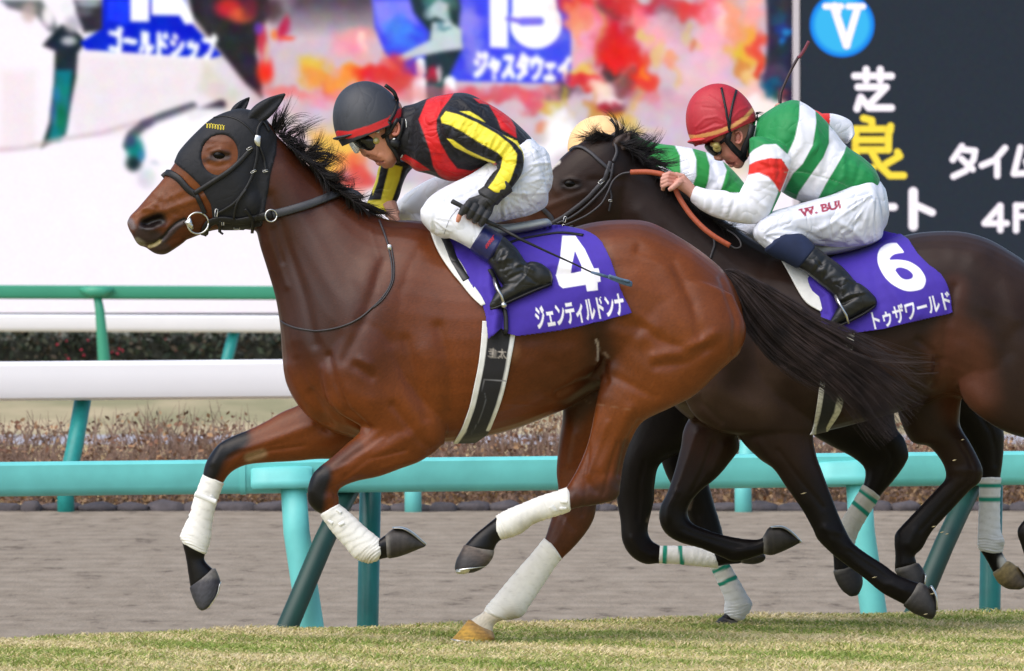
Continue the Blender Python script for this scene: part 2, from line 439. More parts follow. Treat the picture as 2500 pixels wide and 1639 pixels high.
def strip_drape(tree, left, right, nv, nu, off, th, sm=4):
    """a belt between two traced edges, laid over a surface; returns a thickened mesh"""
    Lp = np.array(crs2(left, 12)); Rp = np.array(crs2(right, 12))
    def res(p, n):
        d = np.r_[0, np.cumsum(np.hypot(*np.diff(p, axis=0).T))]; t = np.linspace(0, d[-1], n); return np.stack([np.interp(t, d, p[:, 0]), np.interp(t, d, p[:, 1])], 1)
    Lp = res(Lp, nv); Rp = res(Rp, nv); u = np.linspace(0, 1, nu); G = Lp[:, None, :] * (1 - u)[None, :, None] + Rp[:, None, :] * u[None, :, None]
    D = np.full((nv, nu), np.nan)
    for i in range(nv):
        for j in range(nu):
            q, n = surf(tree, G[i, j, 0], G[i, j, 1])
            if q is not None: D[i, j] = q.y
    for i in range(nv):
        for j in range(nu):
            if np.isnan(D[i, j]): D[i, j] = D[i - 1, j] + .012 if i and not np.isnan(D[i - 1, j]) else np.nanmean(D)
    for _ in range(sm):
        p = np.pad(D, 1, mode='edge'); D = (p[:-2, 1:-1] + p[2:, 1:-1] + p[1:-1, :-2] + p[1:-1, 2:]) / 4 * .5 + D * .5
    V = [P(G[i, j, 0], G[i, j, 1], D[i, j] - off) for i in range(nv) for j in range(nu)]
    Fc = [(i * nu + j, (i + 1) * nu + j, (i + 1) * nu + j + 1, i * nu + j + 1) for i in range(nv - 1) for j in range(nu - 1)]
    return solidify(mesh(V, Fc), th, 1)

def leg_sc(S, i0, i1, frac, r, h):
    """a stroke running down a traced limb at a fraction between its two edges"""
    return ([(a[0] + (a[2] - a[0]) * frac, a[1] + (a[3] - a[1]) * frac) for a in S[i0:i1 + 1]], r, h)

# ================================================================== THE PLACE
M['dirt'] = mat('dirt', rgb(152, 139, 126), rough=.95, var=.10, vscale=3)
def ground_mats():
    # harrowed dirt: pale greyish brown with broken darker furrow marks along the track
    m, nt, b = nm('dirt_track'); N = nt.nodes; L = nt.links; b.inputs['Roughness'].default_value = .95; b.inputs['Specular IOR Level'].default_value = .2
    geo = N.new('ShaderNodeNewGeometry'); mp = N.new('ShaderNodeMapping'); mp.inputs['Scale'].default_value = (1.2, .4, 1); L.new(geo.outputs['Position'], mp.inputs['Vector'])
    n1 = N.new('ShaderNodeTexNoise'); n1.inputs['Scale'].default_value = 4.6; n1.inputs['Detail'].default_value = 8; n1.inputs['Roughness'].default_value = .7; L.new(mp.outputs[0], n1.inputs['Vector'])
    r1 = N.new('ShaderNodeValToRGB'); L.new(n1.outputs['Fac'], r1.inputs[0])
    e = r1.color_ramp.elements; e[0].position = .33; e[0].color = (*rgb(100, 88, 76), 1); e[1].position = .62; e[1].color = (*rgb(152, 139, 122), 1)
    x = e.new(.42); x.color = (*rgb(137, 124, 107), 1)
    wv = N.new('ShaderNodeTexWave'); wv.bands_direction = 'Y'; wv.inputs['Scale'].default_value = .55; wv.inputs['Distortion'].default_value = 2.5; wv.inputs['Detail'].default_value = 4; wv.inputs['Detail Scale'].default_value = 1.5; L.new(geo.outputs['Position'], wv.inputs['Vector'])
    wr = N.new('ShaderNodeMapRange'); wr.inputs[3].default_value = .93; wr.inputs[4].default_value = 1.04; L.new(wv.outputs['Fac'], wr.inputs[0])
    vs = N.new('ShaderNodeVectorMath'); vs.operation = 'SCALE'; L.new(r1.outputs[0], vs.inputs[0]); L.new(wr.outputs[0], vs.inputs['Scale'])
    L.new(vs.outputs[0], b.inputs['Base Color'])
    n2 = N.new('ShaderNodeTexNoise'); n2.inputs['Scale'].default_value = 40; n2.inputs['Detail'].default_value = 6; L.new(mp.outputs[0], n2.inputs['Vector'])
    bp = N.new('ShaderNodeBump'); bp.inputs['Strength'].default_value = .5; bp.inputs['Distance'].default_value = .02; L.new(n2.outputs['Fac'], bp.inputs['Height']); L.new(bp.outputs[0], b.inputs['Normal'])
    M['track'] = m
    m, nt, b = nm('turf_soil'); N = nt.nodes; L = nt.links; b.inputs['Roughness'].default_value = .95; b.inputs['Specular IOR Level'].default_value = .1
    geo = N.new('ShaderNodeNewGeometry'); mp = N.new('ShaderNodeMapping'); mp.inputs['Scale'].default_value = (2.2, 1.0, 1); L.new(geo.outputs['Position'], mp.inputs['Vector'])
    n1 = N.new('ShaderNodeTexNoise'); n1.inputs['Scale'].default_value = 2.5; n1.inputs['Detail'].default_value = 7; L.new(mp.outputs[0], n1.inputs['Vector'])
    r1 = N.new('ShaderNodeValToRGB'); L.new(n1.outputs['Fac'], r1.inputs[0])
    e = r1.color_ramp.elements; e[0].position = .35; e[0].color = (*rgb(140, 138, 82), 1); e[1].position = .65; e[1].color = (*rgb(192, 176, 126), 1)
    L.new(r1.outputs[0], b.inputs['Base Color'])
    M['turf'] = m
    m, nt, b = nm('dry_lawn'); N = nt.nodes; L = nt.links; b.inputs['Roughness'].default_value = .95; b.inputs['Specular IOR Level'].default_value = .1
    geo = N.new('ShaderNodeNewGeometry')
    n1 = N.new('ShaderNodeTexNoise'); n1.inputs['Scale'].default_value = .6; n1.inputs['Detail'].default_value = 8; L.new(geo.outputs['Position'], n1.inputs['Vector'])
    r1 = N.new('ShaderNodeValToRGB'); L.new(n1.outputs['Fac'], r1.inputs[0])
    e = r1.color_ramp.elements; e[0].position = .4; e[0].color = (*rgb(170, 150, 105), 1); e[1].position = .62; e[1].color = (*rgb(205, 182, 140), 1)
    L.new(r1.outputs[0], b.inputs['Base Color']); M['lawn'] = m
    m, nt, b = nm('bank_lawn'); N = nt.nodes; L = nt.links; b.inputs['Roughness'].default_value = .95
    geo = N.new('ShaderNodeNewGeometry')
    n1 = N.new('ShaderNodeTexNoise'); n1.inputs['Scale'].default_value = .5; n1.inputs['Detail'].default_value = 8; L.new(geo.outputs['Position'], n1.inputs['Vector'])
    r1 = N.new('ShaderNodeValToRGB'); L.new(n1.outputs['Fac'], r1.inputs[0])
    e = r1.color_ramp.elements; e[0].position = .4; e[0].color = (*rgb(140, 134, 98), 1); e[1].position = .62; e[1].color = (*rgb(182, 164, 130), 1)
    L.new(r1.outputs[0], b.inputs['Base Color']); M['bank'] = m
ground_mats()
def turf_edge_Y(x):      # the turf's far edge, as world Y for world x
    x = np.asarray(x, float); b = np.interp(x, [-2.6, -1.91, -1.04, -.16, .9, 2.14, 3.2], [-.3, .3, 1.45, 2.0, 2.95, 3.65, 4.1])
    b = b + np.clip(x + 2.6, -60, 0) * .7 + np.clip(x - 3.2, 0, 40) * .35
    return b + 0.05 * np.sin(x * 2.3) + 0.03 * np.sin(x * 7.1 + 1)
def build_ground():
    # one sheet from the camera to beyond the screen: profile in distance behind the turf edge
    xs = np.concatenate([np.linspace(-400, -8, 12), np.linspace(-6, 8, 90), np.linspace(10, 400, 12)])
    def sheet(name, rows, m):
        V = []; Fc = []; n = len(xs)
        for fy in rows:
            for x in xs: V.append(fy(x))
        for i in range(len(rows) - 1):
            for j in range(n - 1): Fc.append((i * n + j, i * n + j + 1, (i + 1) * n + j + 1, (i + 1) * n + j))
        o = link(name, mesh(V, Fc), m); tag(o, kind='structure'); return o
    te = lambda x: float(turf_edge_Y(np.array(x)))
    sheet('turf', [lambda x: (x, -400, 0), lambda x: (x, -40, 0), lambda x: (x, -6, 0)] + [(lambda k: lambda x: (x, -6 + (te(x) + 6) * k, 0.0))(k) for k in np.linspace(.05, 1, 30)]
          + [lambda x: (x, te(x) + .12, -.015), lambda x: (x, te(x) + .5, -.12), lambda x: (x, te(x) + 1.2, -.36)], M['turf'])
    def te2(x, a): return te(x) + a
    D0 = 9.5 # where dirt starts to be plain
    sheet('dirt_track', [lambda x: (x, te(x) + .8, -.30), lambda x: (x, max(te(x) + 1.6, 4.5) if x < 6 else te(x) + 1.6, -.31), lambda x: (x, max(8.0, te(x) + 3), -.27), lambda x: (x, max(12.0, te(x) + 5), -.19), lambda x: (x, max(24.0, te(x) + 7), .03), lambda x: (x, max(25., te(x) + 8), .035)], M['track'])
    sheet('lawn', [lambda x: (x, max(24.2, te(x) + 7.2), -.1), lambda x: (x, max(24.4, te(x) + 7.4), .045), lambda x: (x, max(70, te(x) + 20), .03)], M['lawn'])
    m = mat('asphalt_path', rgb(168, 166, 172), rough=.9, var=.06, vscale=1)
    sheet('path', [lambda x: (x, max(70, te(x) + 20), .034), lambda x: (x, max(84, te(x) + 30), .034)], m)
    sheet('grass_bank', [lambda x: (x, 84, .03) if x < 60 else (x, te(x) + 30, .03), lambda x: (x, max(86, te(x) + 40), .2), lambda x: (x, max(89, te(x) + 50), .62), lambda x: (x, max(140, te(x) + 60), .7), lambda x: (x, 900, .7)], M['bank'])
build_ground()

def grass():
    n = 130000
    x = RNG.uniform(-2.6, 3.4, n); ed = turf_edge_Y(x)
    y = RNG.uniform(-3.2, 1, n); y = -3.2 + (ed + 3.25) * RNG.random(n) ** .8
    h = RNG.uniform(.004, .017, n) * (1 + .5 * np.sin(x * 5 + y * 3) * np.sin(x * 2.1 - y * 4))
    h *= np.where(y > ed - .12, 1.15, 1)
    w = RNG.uniform(.002, .0045, n); a = RNG.uniform(0, 6.28, n); lx = RNG.normal(0, 1.3, n) * h; ly = RNG.normal(0, .35, n) * h
    b = np.stack([x, y, np.zeros(n) - .002], 1); dx = np.stack([np.cos(a) * w, np.sin(a) * w, np.zeros(n)], 1)
    mid = b + np.stack([lx * .35, ly * .35, h * .6], 1); tip = b + np.stack([lx, ly, h], 1)
    V = np.stack([b - dx, b + dx, mid + dx * .7, mid - dx * .7, tip], 1).reshape(-1, 3)
    me = bpy.data.meshes.new('grass'); me.vertices.add(len(V)); me.vertices.foreach_set('co', V.astype(np.float32).ravel())
    k = np.arange(n) * 5
    loops = np.stack([k, k + 1, k + 2, k + 3, k + 3, k + 2, k + 4], 1).ravel()
    me.loops.add(len(loops)); me.loops.foreach_set('vertex_index', loops.astype(np.int32))
    st = (np.arange(n) * 7)[:, None] + np.array([0, 4]); me.polygons.add(2 * n); me.polygons.foreach_set('loop_start', st.ravel().astype(np.int32))
    me.update(calc_edges=True); me.validate()
    pal = np.array([rgb(136, 150, 78), rgb(166, 168, 100), rgb(204, 190, 140), rgb(212, 196, 156), rgb(122, 142, 66)])
    patchv = np.sin(x * 3.1 + 1.3) * np.sin(y * 2.2 + x) + .6 * np.sin(x * 7.7 + y * 5.1) + RNG.normal(0, .8, n)
    i = np.where(patchv > 1.1, 4, np.where(patchv > .45, 0, np.where(patchv > -.2, 1, np.where(patchv > -1, 2, 3))))
    col = np.repeat(pal[i] * RNG.uniform(.9, 1.08, (n, 1)), 5, axis=0); setcol(me, col)
    g = mat('grass_blades', attr=True, rough=.7, var=.05, spec=.2)
    o = link('grass', me, g, smooth=False); tag(o, 'short yellow green turf grass growing under the galloping horses', 'grass', kind='stuff')
grass()

# ------------------------------------------------------------------ rails
M['teal'] = mat('teal_rail', rgb(108, 200, 196), rough=.45, var=.09, vscale=7, bump=.08, bscale=20)
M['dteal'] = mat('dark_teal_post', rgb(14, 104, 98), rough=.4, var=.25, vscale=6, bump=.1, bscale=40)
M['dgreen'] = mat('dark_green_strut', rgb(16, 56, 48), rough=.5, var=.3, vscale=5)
M['green'] = mat('green_rail', rgb(58, 150, 118), rough=.45, var=.04, vscale=2)
M['wrail'] = mat('white_rail', rgb(238, 236, 238), rough=.38, var=.02, vscale=2)
def rail_beam(p0, p1, h, dep, m, name, parent, prof=None, ext=3.0):
    """a beam with rounded profile; p0,p1 = world points of the front face's top edge"""
    a, b = Vector(p0), Vector(p1); d = (b - a).normalized(); a = a - d * ext; b = b + d * ext
    s = Vector((-d.y, d.x, 0)).normalized()
    prof = prof or [(0.1, 0), (0, -.08), (-.0, -.3), (.02, -.75), (.12, -.93), (.3, -1.0), (.7, -1.0), (.95, -.85), (1, -.3), (.9, -.04), (.75, .02), (.25, .03)]
    V = []; Fc = []; n = len(prof)
    for q in (a, b):
        for u, v in prof: V.append(q + s * (u * dep) + Vector((0, 0, v * h)))
    for j in range(n):
        k = (j + 1) % n; Fc.append((j, k, n + k, n + j))
    Fc.append(tuple(range(n - 1, -1, -1))); Fc.append(tuple(range(n, 2 * n)))
    o = link(name, mesh(V, Fc), m, parent)
    for p in o.data.polygons: p.use_smooth = True
    mod = o.modifiers.new('e', 'EDGE_SPLIT'); mod.split_angle = math.radians(40)
    return o
def post(pts, r, m, parent, name='post'):
    v, f = tube3(pts, r, 20); return link(name, mesh(v, f), m, parent)
# near teal rail at the turf's inner edge
Yn = 5.0
def near_rail():
    yl, yr = 4.85, 5.35
    a = P(0, 1131, yl); b = P(2500, 1104, yr)
    root = empty('racecourse_rail', (0, 5.1, -.35)); tag(root, 'pale turquoise running rail with slanted posts right behind the horses', 'rail')
    rail_beam(a, b, .146, .16, M['teal'], 'rail', root, ext=9)
    def bracket(x0, x1, y0, y1, Y):
        # moulded saddle where the arm meets the rail: a wedge-nosed block proud of the rail
        V = []; Fc = []; c = []
        for i, (x, t, bt, pr) in enumerate([(x0, y0 + 10, y1 - 6, .0), (x0 + 5, y0 + 7, y1, .018), (x0 + (x1 - x0) * .3, y0 + 5, y1 - 1, .026), (x0 + (x1 - x0) * .6, y0 + 4, y1 - 2, .028), (x1 - 10, y0 + 4, y1 - 3, .024), (x1, y0 + 6, y1 - 8, .0)]):
            for (yy, q) in ((t, -.02), (t + 5, pr), (t + (bt - t) * .35, pr + .004), (t + (bt - t) * .62, pr + .03), (bt - 3, pr + .035), (bt, pr + .02), (bt, -.05)): V.append(P(x, yy, Y - q))
        m = 7
        for i in range(5):
            for j in range(m - 1): Fc.append((i * m + j, i * m + j + 1, (i + 1) * m + j + 1, (i + 1) * m + j))
        o = link('bracket', mesh(V, Fc), M['teal'], root); return o
    for jx in (585, 1965):
        Yj = yl + (yr - yl) * jx / 2500; t0 = 1131 - 27 * jx / 2500; rail_beam(P(jx, t0 - 1.2, Yj - .004), P(jx + 14, t0 - 1.4, Yj - .004), .152, .17, M['teal'], 'joint_sleeve', root, ext=0)
    for bx, px_ in ((612, 700), (1992, 2080)):
        Yb = yl + (yr - yl) * bx / 2500
        dy = -10 if bx > 1000 else 0
        bracket(bx, bx + 150, 1134 + dy * 1.4, 1196 + dy * 1.0, Yb - .0)
        post([P(px_ + 16, 1185 + dy, Yb + .02), P(px_ + 24, 1300, Yb + .01), P(px_ + 45, 1440, Yb), P(px_ + 62, 1560, Yb), P(px_ + 75, 1690, Yb)], [.056, .058, .058, .06, .06], M['teal'], root)
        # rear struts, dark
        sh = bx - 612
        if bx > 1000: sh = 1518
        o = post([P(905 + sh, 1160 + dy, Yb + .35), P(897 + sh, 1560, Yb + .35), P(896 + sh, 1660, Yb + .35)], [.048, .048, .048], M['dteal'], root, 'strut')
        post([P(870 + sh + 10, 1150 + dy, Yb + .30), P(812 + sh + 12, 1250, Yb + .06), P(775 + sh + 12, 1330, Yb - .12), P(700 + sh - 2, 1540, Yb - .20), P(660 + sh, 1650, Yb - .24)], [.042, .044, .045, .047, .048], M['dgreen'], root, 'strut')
near_rail()
def white_rail():
    root = empty('racecourse_rail', (0, 24.1, .03)); tag(root, 'thick white rail with teal posts at the far side of the dirt', 'rail')
    rail_beam(P(0, 886, 24.0), P(2500, 866, 24.0), .262, .2, M['wrail'], 'rail', root, ext=12)
    for x0, x1 in ((205, 160), (1030, 1008), (1838, 1814), (2700, 2650), (-600, -640)):
        post([P(x0, 960, 24.25), P(x0 - (x0 - x1) * .5, 1090, 24.1), P(x1, 1190, 24.0), P(x1 + 1, 1275, 24.0)], .059, M['teal'] if x0 > 300 else M['teal2'], root)
M['teal2'] = mat('teal_post', rgb(28, 140, 134), rough=.45, var=.1)
white_rail()
def far_rails():
    root = empty('racecourse_rail', (0, 90, .5)); tag(root, 'plain green rail crossing in front of the big video screen', 'rail')
    Y = 90
    rail_beam(P(0, 697, Y), P(2500, 706, Y), .212, .2, M['green'], 'rail', root, ext=40)
    for x in (236, 236 - 2200, 236 + 1150 * 2):
        V, f = tube3([P(x - 40, 707, Y - .05), P(x - 15, 712, Y - .1), P(x + 15, 712, Y - .1), P(x + 42, 708, Y - .05)], [.03, .09, .09, .03], 14); link('bracket', mesh(V, f), M['green'], root)
        post([P(x, 715, Y), P(x + 8, 760, Y), P(x + 18, 880, Y), P(x + 26, 1010, Y)], [.062, .075, .095, .10], M['green'], root)
    root = empty('racecourse_rail', (0, 102, .6)); tag(root, 'thin far white rail just under the big video screen', 'rail')
    Y = 102
    rail_beam(P(0, 769, Y), P(2500, 778, Y), .285, .2, M['wrail'], 'rail', root, ext=40)
    for x in (568, 568 + 1500, -700):
        post([P(x + 6, 800, Y + .3), P(x - 14, 880, Y + .15), P(x - 26, 960, Y)], .1, M['teal2'], root)
far_rails()

# ------------------------------------------------------------------ hedges, twigs, stones
def leaf_cloud(name, x0, x1, y0, y1, z0, z1, n, size, cols, label, cat, density_top=True, parent=None):
    x = RNG.uniform(x0, x1, n); y = RNG.uniform(y0, y1, n)
    top = z1 + (.06 * (z1 - z0)) * noise1(x * 3, 3) if density_top else z1
    z = z0 + (top - z0) * RNG.random(n) ** .8
    c = np.stack([x, y, z], 1); u = RNG.normal(0, 1, (n, 3)); u /= np.linalg.norm(u, axis=1, keepdims=True); v = np.cross(u, RNG.normal(0, 1, (n, 3))); v /= np.linalg.norm(v, axis=1, keepdims=True)
    s = size * RNG.uniform(.5, 1.3, (n, 1))
    V = np.stack([c - u * s, c + v * s * .5, c + u * s, c - v * s * .5], 1).reshape(-1, 3)
    me = bpy.data.meshes.new(name); me.vertices.add(len(V)); me.vertices.foreach_set('co', V.astype(np.float32).ravel())
    me.loops.add(4 * n); me.loops.foreach_set('vertex_index', np.arange(4 * n, dtype=np.int32)); me.polygons.add(n); me.polygons.foreach_set('loop_start', (np.arange(n) * 4).astype(np.int32)); me.update(calc_edges=True)
    cl = np.array([rgb(*q) for q in cols]); cc = cl[RNG.integers(0, len(cl), n)] * RNG.uniform(.7, 1.2, (n, 1)); setcol(me, np.repeat(cc, 4, axis=0))
    o = link(name, me, M['leaf'], parent, smooth=False)
    if label: tag(o, label, cat)
    return o
M['leaf'] = mat('leaf', attr=True, rough=.7, spec=.2, var=.05)
leaf_cloud('hedge', -60, 60, 132, 133.2, .6, 1.80, 76000, .10, [(48, 58, 46), (56, 66, 50), (70, 72, 56), (52, 54, 48), (84, 74, 62)], 'long dark green clipped hedge with red blossoms beyond the rails', 'hedge')
hb = bpy.data.objects['hedge']
v, f = box(-60, 60, 132.3, 133.0, .6, 1.62); link('branch_core', mesh(v, f), mat('hedge_core', rgb(46, 48, 40), rough=.95, var=.3, vscale=3), hb, smooth=False)
def blossoms():
    parts = []
    for i in range(95):
        x = RNG.uniform(-14, 20); z = RNG.uniform(.85, 1.65); s = RNG.uniform(.05, .11)
        if i < 6: x = RNG.uniform(-9.8, -8.9); s = .16
        if 6 <= i < 10: x = RNG.uniform(-8.6, -8.2); s = .17; z = RNG.uniform(1.3, 1.5)
        v, f = blob(1250, 900, 10, 10, .1, 0, 0, 5); vv = np.array(v); vv -= vv.mean(0); vv *= s / np.abs(vv).max() * np.array([RNG.uniform(.6, 1.2), 1, RNG.uniform(.6, 1.2)])
        parts.append((vv + np.array([x, 131.9, z]), f))
    V, Fc = merge(parts); link('blossom', mesh(V, Fc), mat('red_blossom', rgb(190, 40, 70), rough=.7, var=.2), hb)
blossoms()
def twig_shrubs():
    g = 'bare brown shrubs along the path'
    cols = np.array([rgb(104, 80, 66), rgb(120, 92, 74), rgb(88, 68, 58), rgb(140, 108, 84)])
    base = []
    for k in range(5):
        paths = []; rr = []
        for s in range(110):
            bx = RNG.uniform(-.45, .45); by = RNG.uniform(-.4, .4); L = RNG.uniform(.35, .78); a = RNG.normal(0, .33); b2 = RNG.normal(0, .3)
            p = [np.array([bx, by, 0.0])]; d = np.array([math.sin(a), math.sin(b2), 1.0]); 
            for i in range(5):
                d = d + RNG.normal(0, .22, 3) * np.array([1, 1, .3]); d /= np.linalg.norm(d); p.append(p[-1] + d * L / 5)
            paths.append(np.array(p)); rr.append(RNG.uniform(.006, .012))
            for q in range(3):
                i = RNG.integers(1, 5); d2 = d + RNG.normal(0, .8, 3); d2 /= np.linalg.norm(d2); st = p[i]
                paths.append(np.array([st, st + d2 * .06, st + d2 * .11 + np.array([0, 0, .02]), st + d2 * .16 + np.array([0, 0, .05])])); rr.append(.005)
        o = strands(paths, rr, name='shrub_twigs', mat=M['twig']); base.append(o.data); bpy.data.objects.remove(o)
        # withered leaves
        n = 500; c = np.stack([RNG.normal(0, .38, n), RNG.normal(0, .3, n), RNG.random(n) ** 1.5 * .62], 1); u = RNG.normal(0, 1, (n, 3)); u /= np.linalg.norm(u, axis=1, keepdims=True); v = np.cross(u, RNG.normal(0, 1, (n, 3))); v /= np.linalg.norm(v, axis=1, keepdims=True)
        s = RNG.uniform(.012, .03, (n, 1)); V = np.stack([c - u * s, c + v * s * .6, c + u * s, c - v * s * .6], 1).reshape(-1, 3)
        me = mesh(V, [(4 * i, 4 * i + 1, 4 * i + 2, 4 * i + 3) for i in range(n)]); cl = np.array([rgb(150, 112, 82), rgb(120, 84, 66), rgb(176, 140, 104), rgb(104, 76, 62)]); setcol(me, np.repeat(cl[RNG.integers(0, 4, n)], 4, axis=0)); base.append(me)
    lab = ['leafless brown shrub standing on the dry lawn behind the white rail']
    x = -11; i = 0
    while x < 9.5:
        k = i % 5; Y = 26.5 + (i % 3) * 1.1; e = empty('shrub', (x, Y, .04)); e.rotation_euler.z = i * 2.1; e.scale = (1, 1, RNG.uniform(.7, 1.12))
        tag(e, lab[0], 'shrub', g)
        for me, mt, nmn in ((base[2 * k], M['twig'], 'branches'), (base[2 * k + 1], M['leaf'], 'leaves')):
            o = bpy.data.objects.new(nmn, me); C.objects.link(o)
            if not me.materials: me.materials.append(mt)
            o.parent = e
        x += RNG.uniform(.3, .42); i += 1
M['twig'] = mat('twig_bark', rgb(128, 104, 90), rough=.85, var=.3, vscale=9)
twig_shrubs()
leaf_cloud('ground_cover', -18, 18, 24.4, 26.2, .03, .17, 25000, .026, [(120, 96, 78), (104, 82, 70), (150, 122, 92), (92, 74, 64)], 'low withered brown ground cover along the dirt edge', 'ground cover')
tag(bpy.data.objects['ground_cover'], kind='stuff')
def stones():
    x = -8.5; i = 0; m = mat('edging_stone', rgb(84, 78, 80), rough=.9, var=.25, vscale=12, bump=.5, bscale=30, bdist=.02)
    while x < 8.5:
        w = RNG.uniform(.06, .17); v, f = blob(1250, 900, 10, 10, .1, 0, 0, 7); vv = np.array(v); vv -= vv.mean(0); vv /= np.abs(vv).max(0)
        vv *= 1 + .12 * np.sin(vv[:, [1, 2, 0]] * 4 + i); vv *= np.array([w, .10, RNG.uniform(.035, .065)])
        o = link('edging_stone', mesh(vv, f), m); o.location = (x + w, 24.3 + RNG.uniform(-.08, .12), .045); o.rotation_euler.z = RNG.uniform(-.4, .4); tag(o, 'rounded grey edging stone lying in the row along the dirt track', 'stone', 'edging stones along the far side of the dirt')
        x += 2 * w * .93; i += 1
stones()

# ------------------------------------------------------------------ video screen and result board
def screen():
    st = 3.2; x0, x1, y0, y1 = -260, 1936, -160, 764
    gx = np.arange(x0, x1 + st, st); gx[-1] = x1; gy = np.arange(y0, y1 + st, st); gy[-1] = y1
    X, Y = np.meshgrid(gx, gy); A = np.zeros(X.shape + (3,)); A[:] = (248, 240, 250)
    wx = blur(RNG.normal(0, 1, X.shape), 5.0); wx /= wx.std(); wy = blur(RNG.normal(0, 1, X.shape), 5.0); wy /= wy.std(); w2 = blur(RNG.normal(0, 1, X.shape), 2.0); w2 /= w2.std()
    wf = ss(640, 760, X); w3 = blur(RNG.normal(0, 1, X.shape), 2.0); w3 /= w3.std(); XW = X + (wx * 10 + w2 * 4) * wf; YW = Y + (wy * 9 + w3 * 4) * wf
    def pl(poly, c, w=4, a=1.0):
        nonlocal A
        t = softpoly(X, Y, poly, w) * a; A = A * (1 - t[..., None]) + np.array(c) * t[..., None]
    def ln(line, r, c, w=4, a=1.0):
        nonlocal A
        d = seg_dist(X, Y, line); t = np.clip((r - d) / (2 * w) + .5, 0, 1) * a; A = A * (1 - t[..., None]) + np.array(c) * t[..., None]
    def bl(x, y, rx, ry, c, a=1.0, rot=0):
        nonlocal A
        cr, sr = math.cos(rot), math.sin(rot); u = ((XW - x) * cr + (YW - y) * sr) / rx; v = (-(XW - x) * sr + (YW - y) * cr) / ry
        t = np.exp(-(u * u + v * v) ** 2) * a; A = A * (1 - t[..., None]) + np.array(c) * t[..., None]
    # soft pinkish field right of the white horse
    pl([(430, -170), (1950, -170), (1950, 470), (1250, 470), (1000, 520), (700, 480), (600, 300), (540, 190), (470, 60)], (206, 186, 198), 14)
    pl([(150, 130), (560, 140), (640, 300), (420, 330), (180, 330), (160, 250)], (232, 222, 228), 16, .8)
    pl([(0, 170), (90, 170), (90, 360), (0, 365)], (236, 222, 228), 14, .7)
    pl([(500, 150), (590, 230), (560, 280), (480, 220)], (216, 206, 190), 10, .7)
    pl([(640, -170), (1050, -170), (1050, 50), (900, 50), (700, 50)], (84, 70, 84), 46, 1.0)
    pl([(420, -170), (640, -170), (660, 30), (640, 70), (625, 130), (640, 190), (640, 240), (600, 205), (540, 130), (470, 40)], (44, 40, 46), 6)
    bl(560, 20, 36, 26, (196, 40, 50)); bl(590, 38, 30, 20, (230, 90, 60), .8); bl(610, 20, 22, 30, (120, 40, 60), .8)
    bl(648, 175, 22, 34, (240, 50, 36)); bl(640, 100, 14, 40, (200, 40, 70), .9); bl(650, 130, 8, 30, (220, 190, 150), .6); bl(632, 70, 12, 16, (110, 70, 200), .7)
    bl(694, 70, 12, 34, (190, 20, 60), .9, .3); bl(672, 85, 10, 14, (240, 120, 40), .8); bl(700, 98, 18, 8, (235, 80, 50), .9); bl(665, 25, 30, 32, (70, 50, 60), .9)
    # horse on the left: silhouette gaps
    pl([(0, 0), (100, 0), (130, 40), (150, 90), (118, 75), (90, 40), (60, 30), (20, 20)], (62, 70, 78), 6, .8)
    bl(70, 30, 20, 26, (190, 170, 170), .8)
    pl([(112, 100), (150, 60), (180, 70), (200, 90), (208, 105), (190, 130), (186, 190), (172, 260), (160, 330), (100, 362), (120, 300), (132, 200), (134, 125), (104, 112)], (34, 42, 52), 4)
    pl([(136, 172), (176, 172), (170, 250), (160, 320), (146, 345), (118, 345), (128, 290)], (20, 124, 128), 6)
    bl(150, 290, 14, 34, (20, 110, 70), .8); bl(138, 230, 10, 20, (40, 120, 180), .7); bl(130, 275, 8, 30, (70, 100, 170), .6)
    bl(160, 20, 16, 18, (236, 236, 240)); bl(118, 40, 16, 28, (240, 236, 240)); bl(178, 60, 22, 22, (180, 180, 186), .9); bl(168, 100, 20, 12, (200, 196, 200), .9)
    pl([(180, 0), (250, 0), (260, 60), (265, 75), (205, 80), (190, 40)], (48, 50, 56), 5); bl(215, 8, 34, 12, (170, 180, 200), .8); bl(205, 30, 22, 12, (110, 110, 120), .7)
    # green/dark bit and rein marks in front of the real horse's face
    ln([(470, 262), (400, 285), (350, 305), (322, 330), (312, 355)], 12, (90, 90, 104), 5); ln([(540, 256), (470, 284)], 12, (70, 58, 70), 5)
    bl(330, 365, 22, 34, (20, 130, 122)); bl(326, 400, 20, 20, (30, 50, 56)); bl(345, 380, 10, 16, (40, 110, 150), .8); bl(318, 345, 14, 16, (60, 70, 110), .7)
    bl(358, 436, 24, 26, (206, 202, 216), .8); bl(400, 396, 30, 10, (170, 160, 190), .8)
    ln([(0, 366), (60, 362), (140, 342), (250, 325), (330, 300)], 5, (196, 180, 186), 6, .8)
    pl([(480, 262), (545, 266), (440, 390), (400, 430), (350, 340), (380, 300)], (252, 248, 254), 8, .9)
    # saddle cloth 14
    blue = (10, 34, 206)
    pl([(250, -40), (440, -40), (470, 60), (540, 135), (520, 142), (210, 122), (196, 104), (250, 70)], blue, 3)
    pl([(262, 0), (320, 0), (312, 60), (262, 50)], (30, 60, 250), 5)
    pl([(318, -60), (366, -60), (364, 53), (318, 53)], (252, 252, 255), 3)
    pl([(370, -60), (420, -60), (470, 40), (472, 58), (452, 60), (438, 38), (370, 37)], (252, 252, 255), 3)
    q = ((266, 62), (528, 84), (266, 130)); t = textmask(X, Y, 'ゴールドシップ', q, .025); t = np.clip(blur(t, 1.1) * 1.9, 0, 1); A = A * (1 - t[..., None] * .98) + 252 * t[..., None] * .98
    # saddle cloth 15
    pl([(905, -60), (1394, -60), (1394, 205), (1110, 198), (985, 180), (940, 130), (915, 70)], (60, 70, 235), 4)
